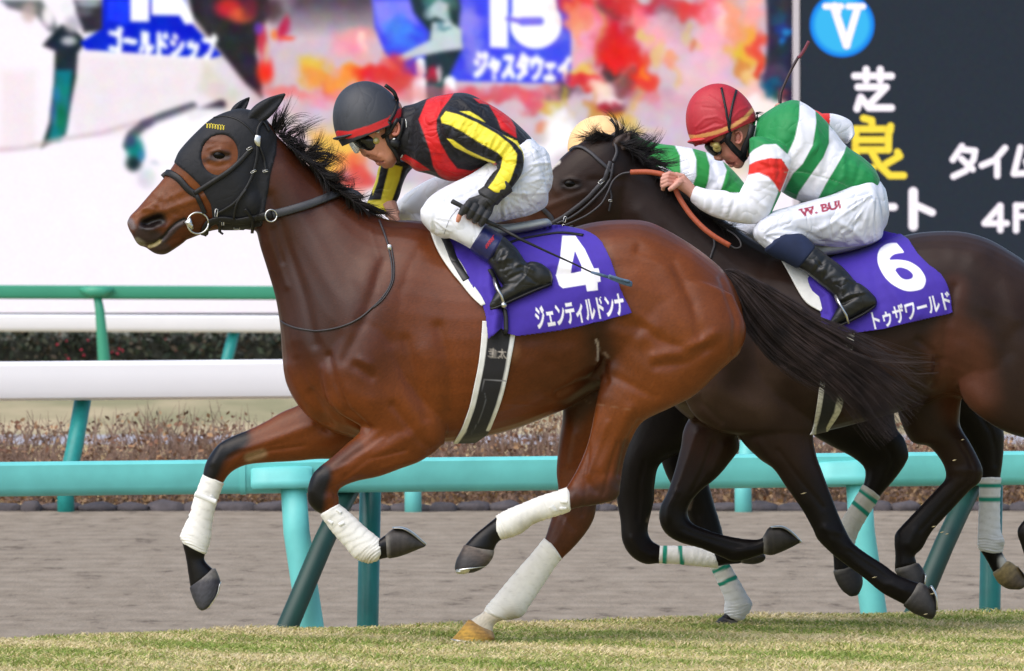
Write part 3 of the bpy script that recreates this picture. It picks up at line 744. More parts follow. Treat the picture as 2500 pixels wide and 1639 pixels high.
    pl([(910, 0), (1000, 0), (1020, 60), (970, 40), (935, 80), (920, 60)], (128, 128, 250), 8)
    bl(985, 75, 30, 46, (70, 140, 250), .8, -.4); bl(1150, 60, 40, 50, (150, 140, 240), .8); bl(1165, 130, 30, 40, (150, 150, 235), .6); bl(1340, 60, 40, 60, (130, 130, 235), .7)
    pl([(985, -60), (1110, -60), (1125, 20), (1120, 60), (1128, 120), (1100, 180), (1090, 240), (1040, 240), (1036, 150), (1050, 80), (1010, 30)], (30, 50, 56), 5)
    bl(1075, 8, 40, 22, (70, 130, 124), .9); bl(1075, 35, 24, 14, (200, 214, 220), .9)
    pl([(968, 140), (1050, 98), (1056, 55), (1096, 52), (1126, 72), (1130, 120), (1080, 126), (1020, 138), (978, 152)], (196, 208, 214), 4); bl(1076, 68, 18, 8, (60, 110, 130), .8)
    bl(1055, 180, 12, 30, (190, 30, 60), .9); bl(1074, 182, 10, 26, (216, 196, 206), .9)
    ln([(1026, 152), (1028, 175)], 11, (240, 244, 250), 3); ln([(1024, 200), (1024, 330)], 16, (250, 250, 255), 4); ln([(1098, 200), (1096, 330)], 14, (250, 250, 255), 4); pl([(1043, 205), (1082, 205), (1080, 250), (1044, 250)], (24, 84, 90), 4)
    pl([(1194, -60), (1241, -60), (1240, 118), (1196, 116)], (252, 252, 255), 3)
    d = np.hypot((X - 1308) / 66, (Y - 58) / 64); t = np.clip((1 - d) * 12, 0, 1) * (X > 1245); A = A * (1 - t[..., None]) + 252 * t[..., None]
    pl([(1250, -60), (1350, -60), (1360, 20), (1250, 44)], (252, 252, 255), 3)
    ln([(1240, 46), (1275, 53)], 6, (120, 110, 236), 2); ln([(1275, 53), (1318, 52)], 10, (120, 110, 236), 2)
    pl([(1244, 100), (1262, 112), (1290, 122), (1244, 122)], (90, 90, 235), 3)
    q = ((1160, 122), (1394, 134), (1156, 194)); t = textmask(X, Y, 'ジャスタウェイ', q, .03); t = np.clip(blur(t, 1.2) * 2.1, 0, 1); A = A * (1 - t[..., None]) + 252 * t[..., None]
    # reds and oranges
    R_, O_, Yl, Pk = (226, 38, 32), (240, 150, 60), (226, 184, 40), (250, 160, 186)
    for x, y, rx, ry, c, a in [(760, 165, 34, 30, Yl, .8), (790, 190, 50, 22, O_, .8), (700, 225, 60, 14, (236, 100, 90), .7), (810, 215, 30, 20, (220, 90, 80), .8), (840, 195, 40, 24, O_, .9), (870, 180, 34, 20, O_, .9),
                               (905, 185, 44, 24, R_, .95), (960, 190, 60, 32, (214, 48, 48), .9), (960, 150, 30, 22, (226, 60, 50), .8), (870, 95, 50, 26, (250, 150, 160), .8), (890, 110, 16, 16, (255, 214, 200), .9), (860, 130, 40, 20, (244, 150, 160), .6),
                               (820, 235, 120, 20, (236, 140, 150), .6), (840, 290, 22, 18, (240, 200, 60), .7), (820, 360, 60, 50, (240, 190, 70), .9), (850, 410, 60, 30, (232, 110, 60), .9), (800, 400, 30, 30, (246, 200, 90), .8), (880, 440, 40, 20, (216, 60, 50), .8), (1000, 350, 60, 40, (240, 220, 226), .5), (1010, 230, 60, 16, (220, 110, 120), .6),
                               (1170, 235, 90, 20, (214, 70, 84), .85), (1290, 240, 70, 22, (220, 80, 96), .85), (1380, 235, 30, 18, (90, 60, 80), .9), (1340, 265, 28, 12, (206, 170, 60), .8), (1380, 250, 12, 20, (200, 170, 60), .7), (1345, 290, 8, 18, (220, 180, 90), .6), (1310, 310, 30, 10, (220, 120, 80), .8),
                               (1420, 20, 40, 50, (232, 44, 36), .95), (1430, 100, 34, 70, Pk, .9), (1410, 60, 14, 60, (244, 140, 100), .7), (1456, 80, 8, 80, (226, 190, 120), .8), (1430, 200, 50, 20, R_, .9), (1420, 215, 26, 12, (206, 40, 50), .9), (1420, 180, 30, 10, (232, 200, 90), .8),
                               (1480, 25, 24, 22, (80, 74, 66), .9), (1520, 10, 60, 20, (214, 40, 44), .9), (1500, 100, 48, 70, (206, 26, 34), .98), (1515, 140, 42, 40, (228, 34, 30), .95), (1500, 175, 22, 16, (60, 52, 56), .9), (1560, 190, 26, 50, (232, 40, 28), .95), (1585, 215, 20, 40, (228, 60, 40), .9), (1570, 180, 10, 14, (240, 120, 40), .9),
                               (1530, 205, 20, 20, (110, 60, 66), .8), (1620, 20, 60, 30, (190, 40, 56), .9), (1640, 40, 40, 20, (110, 80, 96), .8), (1690, 30, 40, 34, (230, 56, 60), .9), (1750, 10, 40, 14, (232, 60, 60), .8), (1560, 50, 22, 44, (250, 110, 120), .9), (1590, 90, 30, 40, (250, 140, 160), .8), (1640, 70, 36, 24, (170, 150, 170), .7),
                               (1680, 105, 18, 14, (206, 110, 60), .9), (1660, 80, 12, 16, (206, 184, 90), .7), (1710, 120, 18, 8, (226, 190, 70), .8), (1600, 130, 26, 20, (216, 190, 70), .8), (1640, 150, 18, 16, (232, 140, 60), .95), (1655, 185, 10, 28, (228, 184, 80), .9), (1570, 90, 12, 18, (220, 196, 80), .8), (1620, 90, 50, 60, (250, 180, 200), .5),
                               (1740, 90, 40, 90, (254, 170, 190), .85), (1770, 50, 28, 30, (255, 196, 190), .9), (1700, 180, 60, 50, (236, 190, 206), .7), (1790, 60, 16, 60, (250, 150, 120), .8), (1820, 90, 30, 70, (244, 150, 90), .8), (1815, 130, 26, 30, (226, 186, 60), .95), (1835, 90, 14, 50, (240, 170, 60), .9), (1840, 20, 20, 40, (252, 170, 160), .9), (1860, 130, 16, 50, (232, 70, 40), .9),
                               (1805, 165, 14, 20, (206, 130, 60), .9), (1830, 185, 26, 20, (240, 190, 110), .8), (1850, 170, 10, 30, (226, 60, 40), .9), (1800, 220, 60, 26, (250, 196, 180), .8), (1470, 215, 34, 18, (250, 220, 200), .9), (1500, 232, 30, 10, (255, 230, 232), .9), (1480, 250, 34, 16, (170, 30, 46), .95), (1505, 262, 24, 14, (120, 40, 50), .9), (1495, 275, 46, 12, (230, 170, 60), .8), (1450, 265, 12, 34, (206, 150, 70), .8), (1440, 285, 8, 14, (90, 120, 60), .6),
                               (1560, 250, 14, 30, (216, 180, 80), .7), (1540, 240, 24, 30, (160, 130, 150), .6), (1640, 250, 70, 20, (220, 150, 180), .6), (1560, 320, 50, 12, (220, 200, 90), .8), (1530, 300, 30, 12, (220, 180, 60), .8), (1600, 350, 60, 40, (206, 180, 206), .7), (1680, 300, 60, 40, (206, 180, 200), .7), (1370, 320, 40, 40, (255, 255, 255), .95), (1345, 350, 40, 60, (255, 252, 255), .95), (1820, 260, 40, 26, (255, 240, 240), .95), (1860, 290, 40, 30, (250, 240, 240), .95), (1780, 430, 60, 26, (240, 206, 170), .9), (1700, 420, 60, 26, (206, 190, 220), .7)]:
        bl(x, y, rx * 1.12, ry * 1.12, c, a)
    pl([(1864, -60), (1940, -60), (1940, 260), (1900, 250), (1870, 215), (1866, 190), (1874, 100), (1872, 20)], (44, 44, 66), 5)
    bl(1915, 70, 24, 30, (20, 50, 140), .8); bl(1930, 75, 16, 14, (30, 140, 200), .9); bl(1913, 98, 10, 10, (30, 120, 220), .8); bl(1900, 30, 24, 20, (20, 80, 110), .7); bl(1890, 210, 30, 20, (20, 90, 120), .9); bl(1905, 240, 16, 14, (20, 100, 90), .8); bl(1925, 245, 10, 20, (150, 60, 70), .8); bl(1900, 185, 40, 14, (70, 60, 90), .8)
    pl([(1880, 246), (1915, 250), (1920, 300), (1850, 300), (1840, 240)], (250, 236, 232), 8)
    pl([(700, 480), (1500, 430), (1936, 430), (1936, 764), (600, 764)], (248, 240, 248), 20)
    # broken colour of the LED picture
    n = RNG.normal(0, 1, A.shape); n = blur(n, 3.0); n /= n.std(); w = 1 - np.clip((A.min(-1) - 200) / 45, 0, .85)
    A = A + n * 4 * w[..., None]; g = ss(600, 700, X)[..., None] * ss(0, 30, 1936 - X)[..., None] * .04; A = A * (1 - g) + np.array((206, 184, 196)) * g; A = blur(A, 1.0)
    A = A + RNG.normal(0, 2.2, A.shape)
    lines = 2.5 * np.sin(Y / 11.0 * 6.28); A = A - np.abs(lines)[..., None] * .6
    A = np.clip(A, 0, 255)
    Ys = 212.0; V = []
    d = CD + Ys; V = np.stack([(X - 1250) * d / F, np.full(X.shape, Ys), CH - (Y - 900) * d / F], -1).reshape(-1, 3)
    nr, nc = X.shape; i = np.arange(nr * nc).reshape(nr, nc); fc = np.stack([i[:-1, :-1], i[1:, :-1], i[1:, 1:], i[:-1, 1:]], -1).reshape(-1, 4)
    me = bpy.data.meshes.new('s'); me.from_pydata(V.tolist(), [], fc.tolist()); me.update(); setcol(me, s2l(A / 255).reshape(-1, 3) * 1.0)
    root = empty('video_screen', (-5, Ys, 0)); tag(root, 'huge outdoor video screen showing close-ups of a white horse and blue saddle cloths', 'video screen')
    link('display', me, M['led'], root)
    # cabinet, frame and legs
    a = P(x0 - 6, y0 - 6, Ys + .15); b = P(x1 + 0, y1 + 2, Ys + .15); v, f = box(a.x, b.x, Ys + .05, Ys + 2.5, b.z - .05, a.z)
    link('cabinet', mesh(v, f), mat('cabinet_paint', rgb(70, 74, 80), rough=.6), root, smooth=False)
    for px_ in (100, 900, 1700):
        q = P(px_, 900, Ys + 1.2); v, f = box(q.x - .3, q.x + .3, Ys + .9, Ys + 1.5, .6, b.z); link('leg', mesh(v, f), M['cab'], root, smooth=False)
M['cab'] = mat('steel_column', rgb(120, 124, 128), rough=.6)
M['led'] = emit('led_display', .80)
M['led2'] = emit('led_board', .78)
screen()
def board():
    st = 2.1; x0, x1, y0, y1 = 1954, 2530, -60, 690; Ys = 211.6
    gx = np.arange(x0, x1 + st, st); gy = np.arange(y0, y1 + st, st); X, Y = np.meshgrid(gx, gy); A = np.zeros(X.shape + (3,)); A[:] = (45, 52, 62)
    A += blur(RNG.normal(0, 1, A.shape), 1.0) * 3
    W = (255, 248, 255); Yw = (255, 226, 74)
    def k(x, y): return (1900 + x / 3.12, y / 3.12)
    def st_(pts, r, c, oy=0):
        nonlocal A
        d = seg_dist(X, Y, [(1900 + x / 3.12, oy + y / 3.12) for x, y in pts]); r /= 3.12
        g = np.clip((r + 2.5 - d) / 4, 0, 1) * .35; A = A * (1 - g[..., None]) + (np.array((200, 120, 220)) if c is W else np.array((120, 90, 20))) * g[..., None]
        t = np.clip((r - d) / 2.2 + .5, 0, 1); A = A * (1 - t[..., None]) + np.array(c) * t[..., None]
    d = np.hypot(X - 2056, Y - 61); t = np.clip((79 - d) / 2 + .5, 0, 1); ed = np.clip((d - 62) / 16, 0, 1)
    cc = np.array((62, 184, 240)) * (1 - ed[..., None]) + np.array((20, 120, 232)) * ed[..., None]; A = A * (1 - t[..., None]) + cc * t[..., None]
    for s, r in (([(425, 60), (520, 345)], 30), ([(605, 60), (520, 345)], 28), ([(360, 50), (480, 50)], 24), ([(535, 50), (645, 50)], 24), ([(430, 50), (450, 90)], 30)): st_(s, r, W)
    for s in ([(583, 580), (862, 580)], [(670, 530), (670, 612)], [(777, 530), (777, 612)], [(608, 664), (822, 664), (700, 790)], [(628, 742), (600, 830)], [(636, 750), (690, 822), (862, 822)]): st_(s, 27, W)
    for s in ([(650, 902), (712, 918), (716, 985)], [(585, 985), (850, 985)], [(592, 985), (588, 1140)], [(590, 1066), (838, 1066)], [(590, 1142), (838, 1142)], [(840, 985), (838, 1142)], [(856, 962), (850, 1000)], [(908, 1160), (925, 1190), (820, 1250)], [(712, 1160), (770, 1260), (850, 1338), (955, 1338)], [(592, 1150), (592, 1330), (720, 1280)]): st_(s, 27, Yw)
    for s in ([(622, 1030), (778, 1030)], [(622, 1103), (778, 1103)]): st_(s, 6.5, (44, 40, 36))
    for s in ([(1400, 1115), (1330, 1218)], [(1400, 1140), (1500, 1150), (1488, 1215), (1430, 1300), (1335, 1345)], [(1395, 1210), (1480, 1290)], [(1728, 1128), (1650, 1220), (1550, 1262)], [(1668, 1225), (1668, 1340)], [(1845, 1125), (1795, 1325), (1900, 1320)], [(1890, 1230), (1930, 1350)]): st_(s, 24, W)
    for s in ([(760, 80), (882, 80)], [(1028, -35), (1028, 225)], [(1040, 62), (1172, 122)]): st_(s, 28 if s[0][1] > 0 else 36, W, 480)
    for s in ([(1690, 72), (1572, 205), (1740, 205)], [(1692, 72), (1692, 255)], [(1812, 70), (1812, 258)], [(1812, 70), (1900, 70)], [(1812, 152), (1890, 152)]): st_(s, 24, W, 480)
    d = CD + Ys; V = np.stack([(X - 1250) * d / F, np.full(X.shape, Ys), CH - (Y - 900) * d / F], -1).reshape(-1, 3)
    nr, nc = X.shape; i = np.arange(nr * nc).reshape(nr, nc); fc = np.stack([i[:-1, :-1], i[1:, :-1], i[1:, 1:], i[:-1, 1:]], -1).reshape(-1, 4)
    me = bpy.data.meshes.new('s'); me.from_pydata(V.tolist(), [], fc.tolist()); me.update(); setcol(me, s2l(np.clip(A, 0, 255) / 255).reshape(-1, 3))
    root = empty('result_board', (14, Ys, 0)); tag(root, 'dark electronic result board with a blue V disc and Japanese lettering', 'board')
    link('display', me, M['led2'], root)
    a = P(x0 - 1, y0 - 6, Ys + .1); b = P(x1 + 6, y1 + 2, Ys + .1); v, f = box(a.x, b.x, Ys + .04, Ys + 2.2, b.z, a.z); link('cabinet', mesh(v, f), M['cab'], root, smooth=False)
    a = P(1936, y0, Ys); b = P(1951, y1, Ys); v, f = box(a.x, b.x, Ys - .25, Ys + 1, .7, a.z); link('frame', mesh(v, f), mat('grey_frame', rgb(196, 188, 194), rough=.6, var=.06), root, smooth=False)
board()

# ================================================================== LEADING BAY HORSE
def seg(S, yc=None, Y0=0.0, **k):
    """give every section the same side offset"""
    return loft([tuple(s) if yc is None else tuple(s[:5]) + ((s[5] if len(s) > 5 else yc),) for s in S], Y0=Y0, **k)
def hoof_mesh(S, yc, Y0, shoe=None, cols=((52, 48, 48), (34, 32, 34)), parent=None, mt=None, name='hoof'):
    v, f = seg(S, yc, Y0, sub=4, N=24, p=2.3)
    me = mesh(v, f); co = getco(me); px, py = toPx(co)
    a, b = S[0], S[-1]; ca = np.array([(a[0] + a[2]) / 2, (a[1] + a[3]) / 2]); cb = np.array([(b[0] + b[2]) / 2, (b[1] + b[3]) / 2]); d = cb - ca; L = (d @ d)
    t = np.clip(((px - ca[0]) * d[0] + (py - ca[1]) * d[1]) / L, 0, 1)
    c = mix(np.array(rgb(*cols[0]))[None, :] * np.ones((len(co), 1)), rgb(*cols[1]), ss(.1, .8, t))
    c *= (1 + .25 * np.sin(t * 30 + np.sin(px * .2)))[:, None]
    c = mix(c, rgb(150, 145, 135), np.clip(1 - t / .10, 0, 1) * .35)
    setcol(me, c); o = link(name, me, mt or M['hoof'], parent)
    if shoe:
        v, f = seg(shoe, yc, Y0, sub=3, N=24, p=2.3); link('horseshoe', mesh(v, f), M['steel'], o)
    return o
def bandage(S, yc, Y0, parent, col=(232, 230, 224), stripes=None, dirt=None, tabs=(), name='leg_bandage'):
    # rings of wound tape: slight steps along the leg
    v, f = seg(S, yc, Y0, sub=14, N=40, p=2.0); V = np.array(v)
    me = mesh(v, f); co = getco(me); no = getno(me); px, py = toPx(co)
    a, b = S[0], S[-1]; ca = np.array([(a[0] + a[2]) / 2, (a[1] + a[3]) / 2]); cb = np.array([(b[0] + b[2]) / 2, (b[1] + b[3]) / 2]); d = cb - ca; L = np.linalg.norm(d); d = d / L
    t = ((px - ca[0]) * d[0] + (py - ca[1]) * d[1]); s = (-(px - ca[0]) * d[1] + (py - ca[1]) * d[0])
    ph = (t + s * .28 + 3 * np.sin(s * .12 + t * .05)) / 19.0; saw = ph - np.floor(ph)
    disp = .0019 * saw + .0012 * np.sin(t * .9 + 2 * np.sin(s * .1)) * ss(L * .6, L, t)
    setco(me, co + no * disp[:, None])
    c = np.array(rgb(*col))[None, :] * np.ones((len(co), 1))
    c *= (1 - .13 * np.exp(-(saw / .07) ** 2))[:, None]
    if stripes:
        for (p0, p1, w) in stripes: c = mix(c, rgb(24, 140, 118), np.clip((w - seg_dist(px, py, [p0, p1])) / 1.5 + .5, 0, 1))
    if dirt: 
        for (x, y, r, a_) in dirt: c = mix(c, rgb(150, 136, 96), np.exp(-((px - x) ** 2 + (py - y) ** 2) / r ** 2) * a_)
    setcol(me, c); o = link(name, me, M['bandage'], parent)
    for (x0, y0, x1, y1, w) in tabs:
        tr = bvh(me); v, f = ribbon(tr, [(x0, y0), ((x0 + x1) / 2, (y0 + y1) / 2), (x1, y1)], w, .003, .001); link('tape_tab', mesh(v, f), M['tape'], o)
    return o
M['tape'] = mat('white_tape', rgb(236, 236, 234), rough=.5, var=.02)

H1 = empty('race_horse', (0, 0, 0)); tag(H1, 'bright bay racehorse in a black hood wearing purple saddle cloth 4, leading the field', 'horse')
# ---- skeleton of traced sections
head1 = [(312, 540, 322, 572, .030, 0), (318, 527, 338, 598, .046, 0), (334, 511, 366, 606, .054, 0), (352, 490, 398, 612, .052, 0), (372, 467, 430, 596, .052, 0), (397, 438, 470, 581, .058, 0), (425, 400, 522, 563, .072, 0), (440, 369, 585, 560, .088, 0), (479, 326, 636, 556, .098, 0), (524, 288, 655, 478, .095, 0), (582, 268, 672, 400, .080, 0), (622, 274, 676, 345, .055, 0)]
chin1 = [(352, 588, 362, 609, .026, 0), (372, 588, 380, 620, .034, 0), (398, 582, 402, 622, .036, 0), (420, 572, 424, 610, .034, 0), (445, 560, 450, 592, .03, 0)]
neck1 = [(560, 275, 600, 540, .070, 0), (624, 282, 622, 556, .076, 0), (678, 333, 636, 605, .080, 0), (728, 380, 655, 665, .086, 0), (790, 436, 672, 725, .10, 0), (860, 490, 684, 800, .14, 0), (940, 534, 690, 885, .185, 0), (1010, 538, 702, 945, .215, 0), (1060, 545, 740, 1005, .235, 0), (1090, 556, 800, 1050, .24, 0), (1125, 560, 900, 1080, .245, 0)]
trunk1 = [(930, 560, 780, 880, .16, 0), (1000, 550, 830, 1040, .22, 0), (1050, 560, 985, 1079, .255, 0), (1110, 578, 1087, 1081, .275, 0), (1180, 585, 1177, 1068, .29, 0), (1250, 578, 1260, 1047, .295, 0), (1320, 566, 1330, 1020, .29, 0), (1390, 557, 1395, 992, .28, 0), (1449, 543, 1450, 955, .275, 0), (1510, 537, 1500, 945, .275, 0), (1580, 541, 1550, 960, .27, 0), (1650, 574, 1600, 960, .262, 0), (1722, 622, 1650, 955, .24, 0), (1775, 672, 1705, 940, .20, 0), (1806, 733, 1745, 905, .15, 0), (1817, 790, 1780, 880, .10, 0)]
# shoulder, upper arms and thighs as overlapping masses
nshoulder = [(990, 640, 860, 700, .03, -.12), (1000, 720, 810, 790, .07, -.15), (1010, 820, 790, 900, .085, -.165), (1050, 930, 800, 980, .085, -.165), (1084, 1010, 830, 1010, .08, -.16), (1086, 1085, 880, 1040, .07, -.15)]
nfore = [(835, 960, 1070, 1000, .07, -.15), (872, 1015, 1084, 1076, .075, -.15), (880, 1050, 1035, 1122, .068, -.15), (848, 1082, 975, 1146, .062, -.15), (808, 1118, 925, 1164, .052, -.15), (782, 1138, 872, 1175, .046, -.15), (762, 1160, 835, 1190, .044, -.15), (752, 1190, 824, 1206, .043, -.15), (751, 1224, 828, 1214, .042, -.15), (768, 1246, 828, 1224, .036, -.15), (786, 1258, 829, 1234, .030, -.15), (815, 1296, 858, 1262, .028, -.15), (845, 1330, 890, 1292, .030, -.15), (872, 1362, 926, 1318, .034, -.15), (905, 1370, 932, 1312, .034, -.15), (930, 1366, 946, 1303, .030, -.15), (948, 1362, 957, 1295, .032, -.15)]
ffore = [(800, 960, 900, 1060, .07, .12), (740, 985, 850, 1115, .07, .12), (690, 1005, 770, 1122, .062, .12), (650, 1028, 715, 1127, .055, .12), (610, 1048, 655, 1130, .048, .12), (566, 1066, 610, 1134, .043, .12), (530, 1088, 582, 1143, .042, .12), (504, 1126, 560, 1158, .041, .12), (495, 1158, 545, 1180, .036, .12), (489, 1180, 536, 1196, .030, .12), (470, 1226, 520, 1240, .028, .12), (458, 1263, 514, 1276, .028, .12), (444, 1308, 508, 1316, .034, .12), (446, 1332, 502, 1350, .033, .12), (453, 1360, 500, 1368, .027, .12), (459, 1400, 516, 1386, .030, .12), (465, 1440, 524, 1392, .032, .12)]
nthigh = [(1480, 640, 1790, 720, .06, -.17), (1470, 720, 1822, 800, .10, -.17), (1470, 800, 1805, 860, .105, -.17), (1478, 870, 1762, 903, .10, -.165), (1466, 930, 1700, 963, .092, -.16), (1455, 985, 1640, 995, .08, -.16), (1446, 1035, 1570, 1030, .066, -.155), (1434, 1085, 1540, 1078, .052, -.15), (1414, 1135, 1524, 1125, .045, -.15), (1394, 1172, 1516, 1175, .042, -.15), (1378, 1196, 1508, 1216, .040, -.15), (1374, 1200, 1470, 1230, .038, -.15), (1362, 1204, 1412, 1240, .034, -.15), (1325, 1216, 1375, 1250, .030, -.15), (1274, 1234, 1310, 1272, .028, -.15), (1232, 1250, 1268, 1300, .034, -.15), (1210, 1264, 1228, 1316, .034, -.15), (1180, 1288, 1212, 1330, .028, -.15), (1157, 1307, 1208, 1342, .031, -.15), (1132, 1334, 1204, 1348, .034, -.15)]
fthigh = [(1400, 900, 1560, 930, .09, .14), (1378, 970, 1520, 990, .085, .14), (1372, 1030, 1490, 1040, .07, .14), (1364, 1085, 1470, 1090, .058, .14), (1358, 1150, 1462, 1160, .048, .14), (1362, 1200, 1458, 1215, .043, .14), (1350, 1250, 1452, 1262, .042, .14), (1338, 1290, 1432, 1300, .038, .14), (1326, 1322, 1400, 1338, .033, .14), (1300, 1355, 1366, 1372, .030, .14), (1246, 1422, 1312, 1442, .029, .14), (1214, 1458, 1284, 1486, .034, .14), (1182, 1492, 1242, 1508, .032, .14), (1158, 1508, 1208, 1524, .028, .14), (1142, 1518, 1204, 1546, .031, .14)]
ears1 = []
parts = [seg(head1, sub=6, p=2.3), seg(chin1, sub=4), seg(neck1, sub=5), seg(trunk1, sub=5, N=36, p=2.15), seg(nshoulder), seg(nfore, N=24), seg(ffore, N=24), seg(nthigh, N=28), seg(fthigh, N=24)]
# far shoulder, far buttock, jaw plates, brow
parts += [seg([(s[0], s[1], s[2], s[3], s[4], .165) for s in nshoulder]), seg([(s[0], s[1], s[2], s[3], s[4], .165) for s in nthigh[:5]])]
parts += [blob(610, 490, 46, 60, .092), blob(545, 372, 34, 22, .098, 0, .5), blob(366, 560, 40, 26, .058)]
b1 = remesh(parts, .0068, it=9)
# ---- muscles: raised bellies and sunk grooves, photo-pixel polylines
sc1 = [
 # shoulder blade and arm
 ([(1010, 620), (960, 760), (880, 900)], 42, .010), ([(905, 640), (860, 780), (815, 900)], 26, .006), ([(935, 640), (890, 780), (840, 880)], 12, -.006),
 ([(800, 900), (830, 950), (900, 980)], 26, .008), ([(806, 870), (822, 935), (850, 1000), (900, 1046)], 8, -.010), ([(790, 900), (800, 960), (850, 1030), (890, 1052)], 9, .006),
 ([(870, 895), (905, 920)], 12, -.008), ([(880, 880), (900, 890)], 10, .006),
 ([(1040, 860), (1060, 950), (1075, 1050)], 30, .010), ([(1070, 800), (1098, 900), (1100, 1000)], 14, -.008), ([(990, 830), (1020, 930), (1040, 1020)], 12, -.006), ([(960, 860), (985, 960), (1020, 1040)], 18, .006),
 ([(960, 990), (1030, 1080), (1060, 1100)], 10, -.010), ([(700, 900), (730, 960), (760, 1010)], 22, .010), ([(760, 960), (800, 1040)], 14, -.014), ([(725, 880), (745, 940)], 10, -.006),
 # neck
 ([(700, 420), (750, 560), (820, 700), (860, 800)], 30, .008), ([(660, 480), (700, 600), (740, 720), (770, 840)], 12, -.008), ([(645, 600), (680, 720), (715, 830)], 18, .006), ([(760, 520), (820, 640), (880, 740)], 18, -.003), ([(820, 560), (880, 660), (930, 760)], 26, .003),
 ([(640, 520), (665, 600), (700, 700)], 7, .004), ([(668, 560), (690, 640)], 6, -.004),
 # forearm, near
 ([(1010, 1060), (930, 1100), (860, 1150)], 13, .007), ([(990, 1100), (900, 1120), (840, 1165)], 5, -.006), ([(930, 1050), (860, 1100), (810, 1140)], 9, .004), ([(1020, 1120), (940, 1140)], 7, .004),
 ([(775, 1160), (760, 1200)], 12, .005), ([(790, 1240), (800, 1215)], 8, .004), ([(815, 1190), (822, 1225)], 5, -.005),
 # ribs and belly
 ([(1230, 940), (1225, 1000)], 30, .003), ([(1290, 900), (1330, 960), (1380, 980)], 22, .006), ([(1240, 850), (1245, 870)], 16, .006), ([(1340, 880), (1400, 930), (1470, 950)], 14, -.006),
 ([(1360, 960), (1440, 930), (1480, 880)], 8, -.012), ([(1455, 830), (1470, 870), (1480, 930)], 10, -.014), ([(1450, 790), (1462, 850), (1458, 890)], 5, .008), ([(1300, 830), (1400, 830), (1450, 860)], 20, -.006),
 # croup and thigh
 ([(1500, 600), (1560, 590), (1620, 640), (1650, 720)], 26, .008), ([(1560, 610), (1640, 640), (1690, 740), (1710, 820)], 11, -.008), ([(1500, 660), (1560, 650), (1620, 690)], 22, -.004),
 ([(1680, 640), (1745, 740), (1770, 840)], 30, .008), ([(1760, 680), (1795, 780), (1790, 860)], 8, -.007), ([(1555, 790), (1610, 830), (1680, 860), (1720, 850)], 12, -.008), ([(1600, 870), (1680, 855), (1740, 815)], 13, .010), ([(1600, 895), (1680, 885), (1740, 850)], 10, -.006),
 ([(1530, 760), (1600, 800), (1560, 830), (1500, 810)], 18, .007), ([(1520, 850), (1580, 900), (1640, 930)], 26, .008), ([(1500, 920), (1560, 950), (1600, 970)], 10, -.006), ([(1470, 680), (1480, 780), (1478, 850)], 16, -.007), ([(1485, 900), (1470, 960)], 22, .008),
 ([(1540, 1000), (1500, 1080), (1470, 1140)], 14, .007), ([(1560, 1030), (1530, 1080), (1512, 1160)], 6, -.008), ([(1460, 1000), (1440, 1090)], 10, .004), ([(1480, 1170), (1500, 1200)], 12, .006), ([(1430, 1170), (1455, 1200)], 7, -.005), ([(1400, 1190), (1420, 1215)], 8, .004), ([(1530, 1100), (1520, 1180)], 5, .004),
 # head: cheek, facial crest, nostril, mouth, eye
 ([(500, 480), (440, 500), (400, 515)], 8, .006), ([(560, 420), (600, 470), (630, 520)], 20, .005), ([(390, 480), (370, 510), (380, 520)], 7, .004), ([(352, 512), (372, 498), (392, 505), (398, 525), (388, 545)], 5, .006), ([(330, 525), (350, 512), (375, 512)], 5, .005),
 ([(400, 520), (412, 535), (405, 550)], 3.5, -.006), ([(372, 470), (400, 490), (440, 470)], 6, .003), ([(410, 470), (440, 500), (470, 520)], 2.5, .002), ([(505, 362), (530, 356), (560, 362)], 3, .004), ([(500, 400), (530, 408), (555, 400)], 3, -.003), ([(425, 520), (440, 528), (438, 540)], 5, -.003),
 ([(356, 545), (374, 538), (390, 536)], 10, -.026), ([(348, 556), (372, 562), (395, 552)], 5, .006), ([(450, 536), (430, 546), (415, 560), (402, 578), (388, 590), (366, 600), (345, 598)], 3.2, -.011), ([(445, 546), (425, 556), (412, 572), (398, 590)], 6, .005),
 ([(518, 372), (536, 366), (556, 374)], 4, .006), ([(512, 386), (536, 394), (560, 388)], 5, .004), ([(520, 380), (536, 382), (553, 382)], 7, -.006), ([(505, 400), (500, 390)], 5, -.004), ([(500, 340), (530, 345), (560, 350)], 8, .004),
]
sc1 = [(a_, r_ * 1.05, h_ * (.9 if a_[0][0] > 640 else .95)) for a_, r_, h_ in sc1]
sc1 += [([(905, 560), (930, 640), (925, 720)], 2.2, .0014), ([(1180, 960), (1240, 985), (1310, 990)], 2.5, .0016), ([(860, 1120), (930, 1090), (980, 1060)], 2.2, .0016), ([(1010, 900), (1030, 960), (1020, 1010)], 2.2, .0012), ([(640, 1075), (700, 1060), (740, 1040)], 2.2, .0014), ([(1600, 930), (1570, 990), (1545, 1040)], 2.2, .0014), ([(1450, 1050), (1430, 1120), (1440, 1160)], 2.4, .0016), ([(392, 500), (410, 500), (430, 488)], 2, .0016), ([(400, 520), (420, 505), (440, 500)], 2, .0014), ([(1340, 860), (1390, 900), (1400, 940)], 2.4, .0014)]
sculpt(b1, sc1)
sculpt(b1, [(s[0], s[1] * 1.5, s[2] * .5) for s in sc1 if s[0][0][1] < 1000], side=1)
sculpt(b1, [leg_sc(nfore, 11, 14, .6, 3, -.003), leg_sc(nfore, 2, 5, .35, 6, .004), leg_sc(ffore, 3, 6, .55, 4, -.003), leg_sc(nthigh, 7, 10, .72, 4, -.005), leg_sc(nthigh, 6, 9, .3, 7, .004), leg_sc(fthigh, 3, 6, .7, 5, -.004), leg_sc(fthigh, 5, 8, .4, 5, .003)])
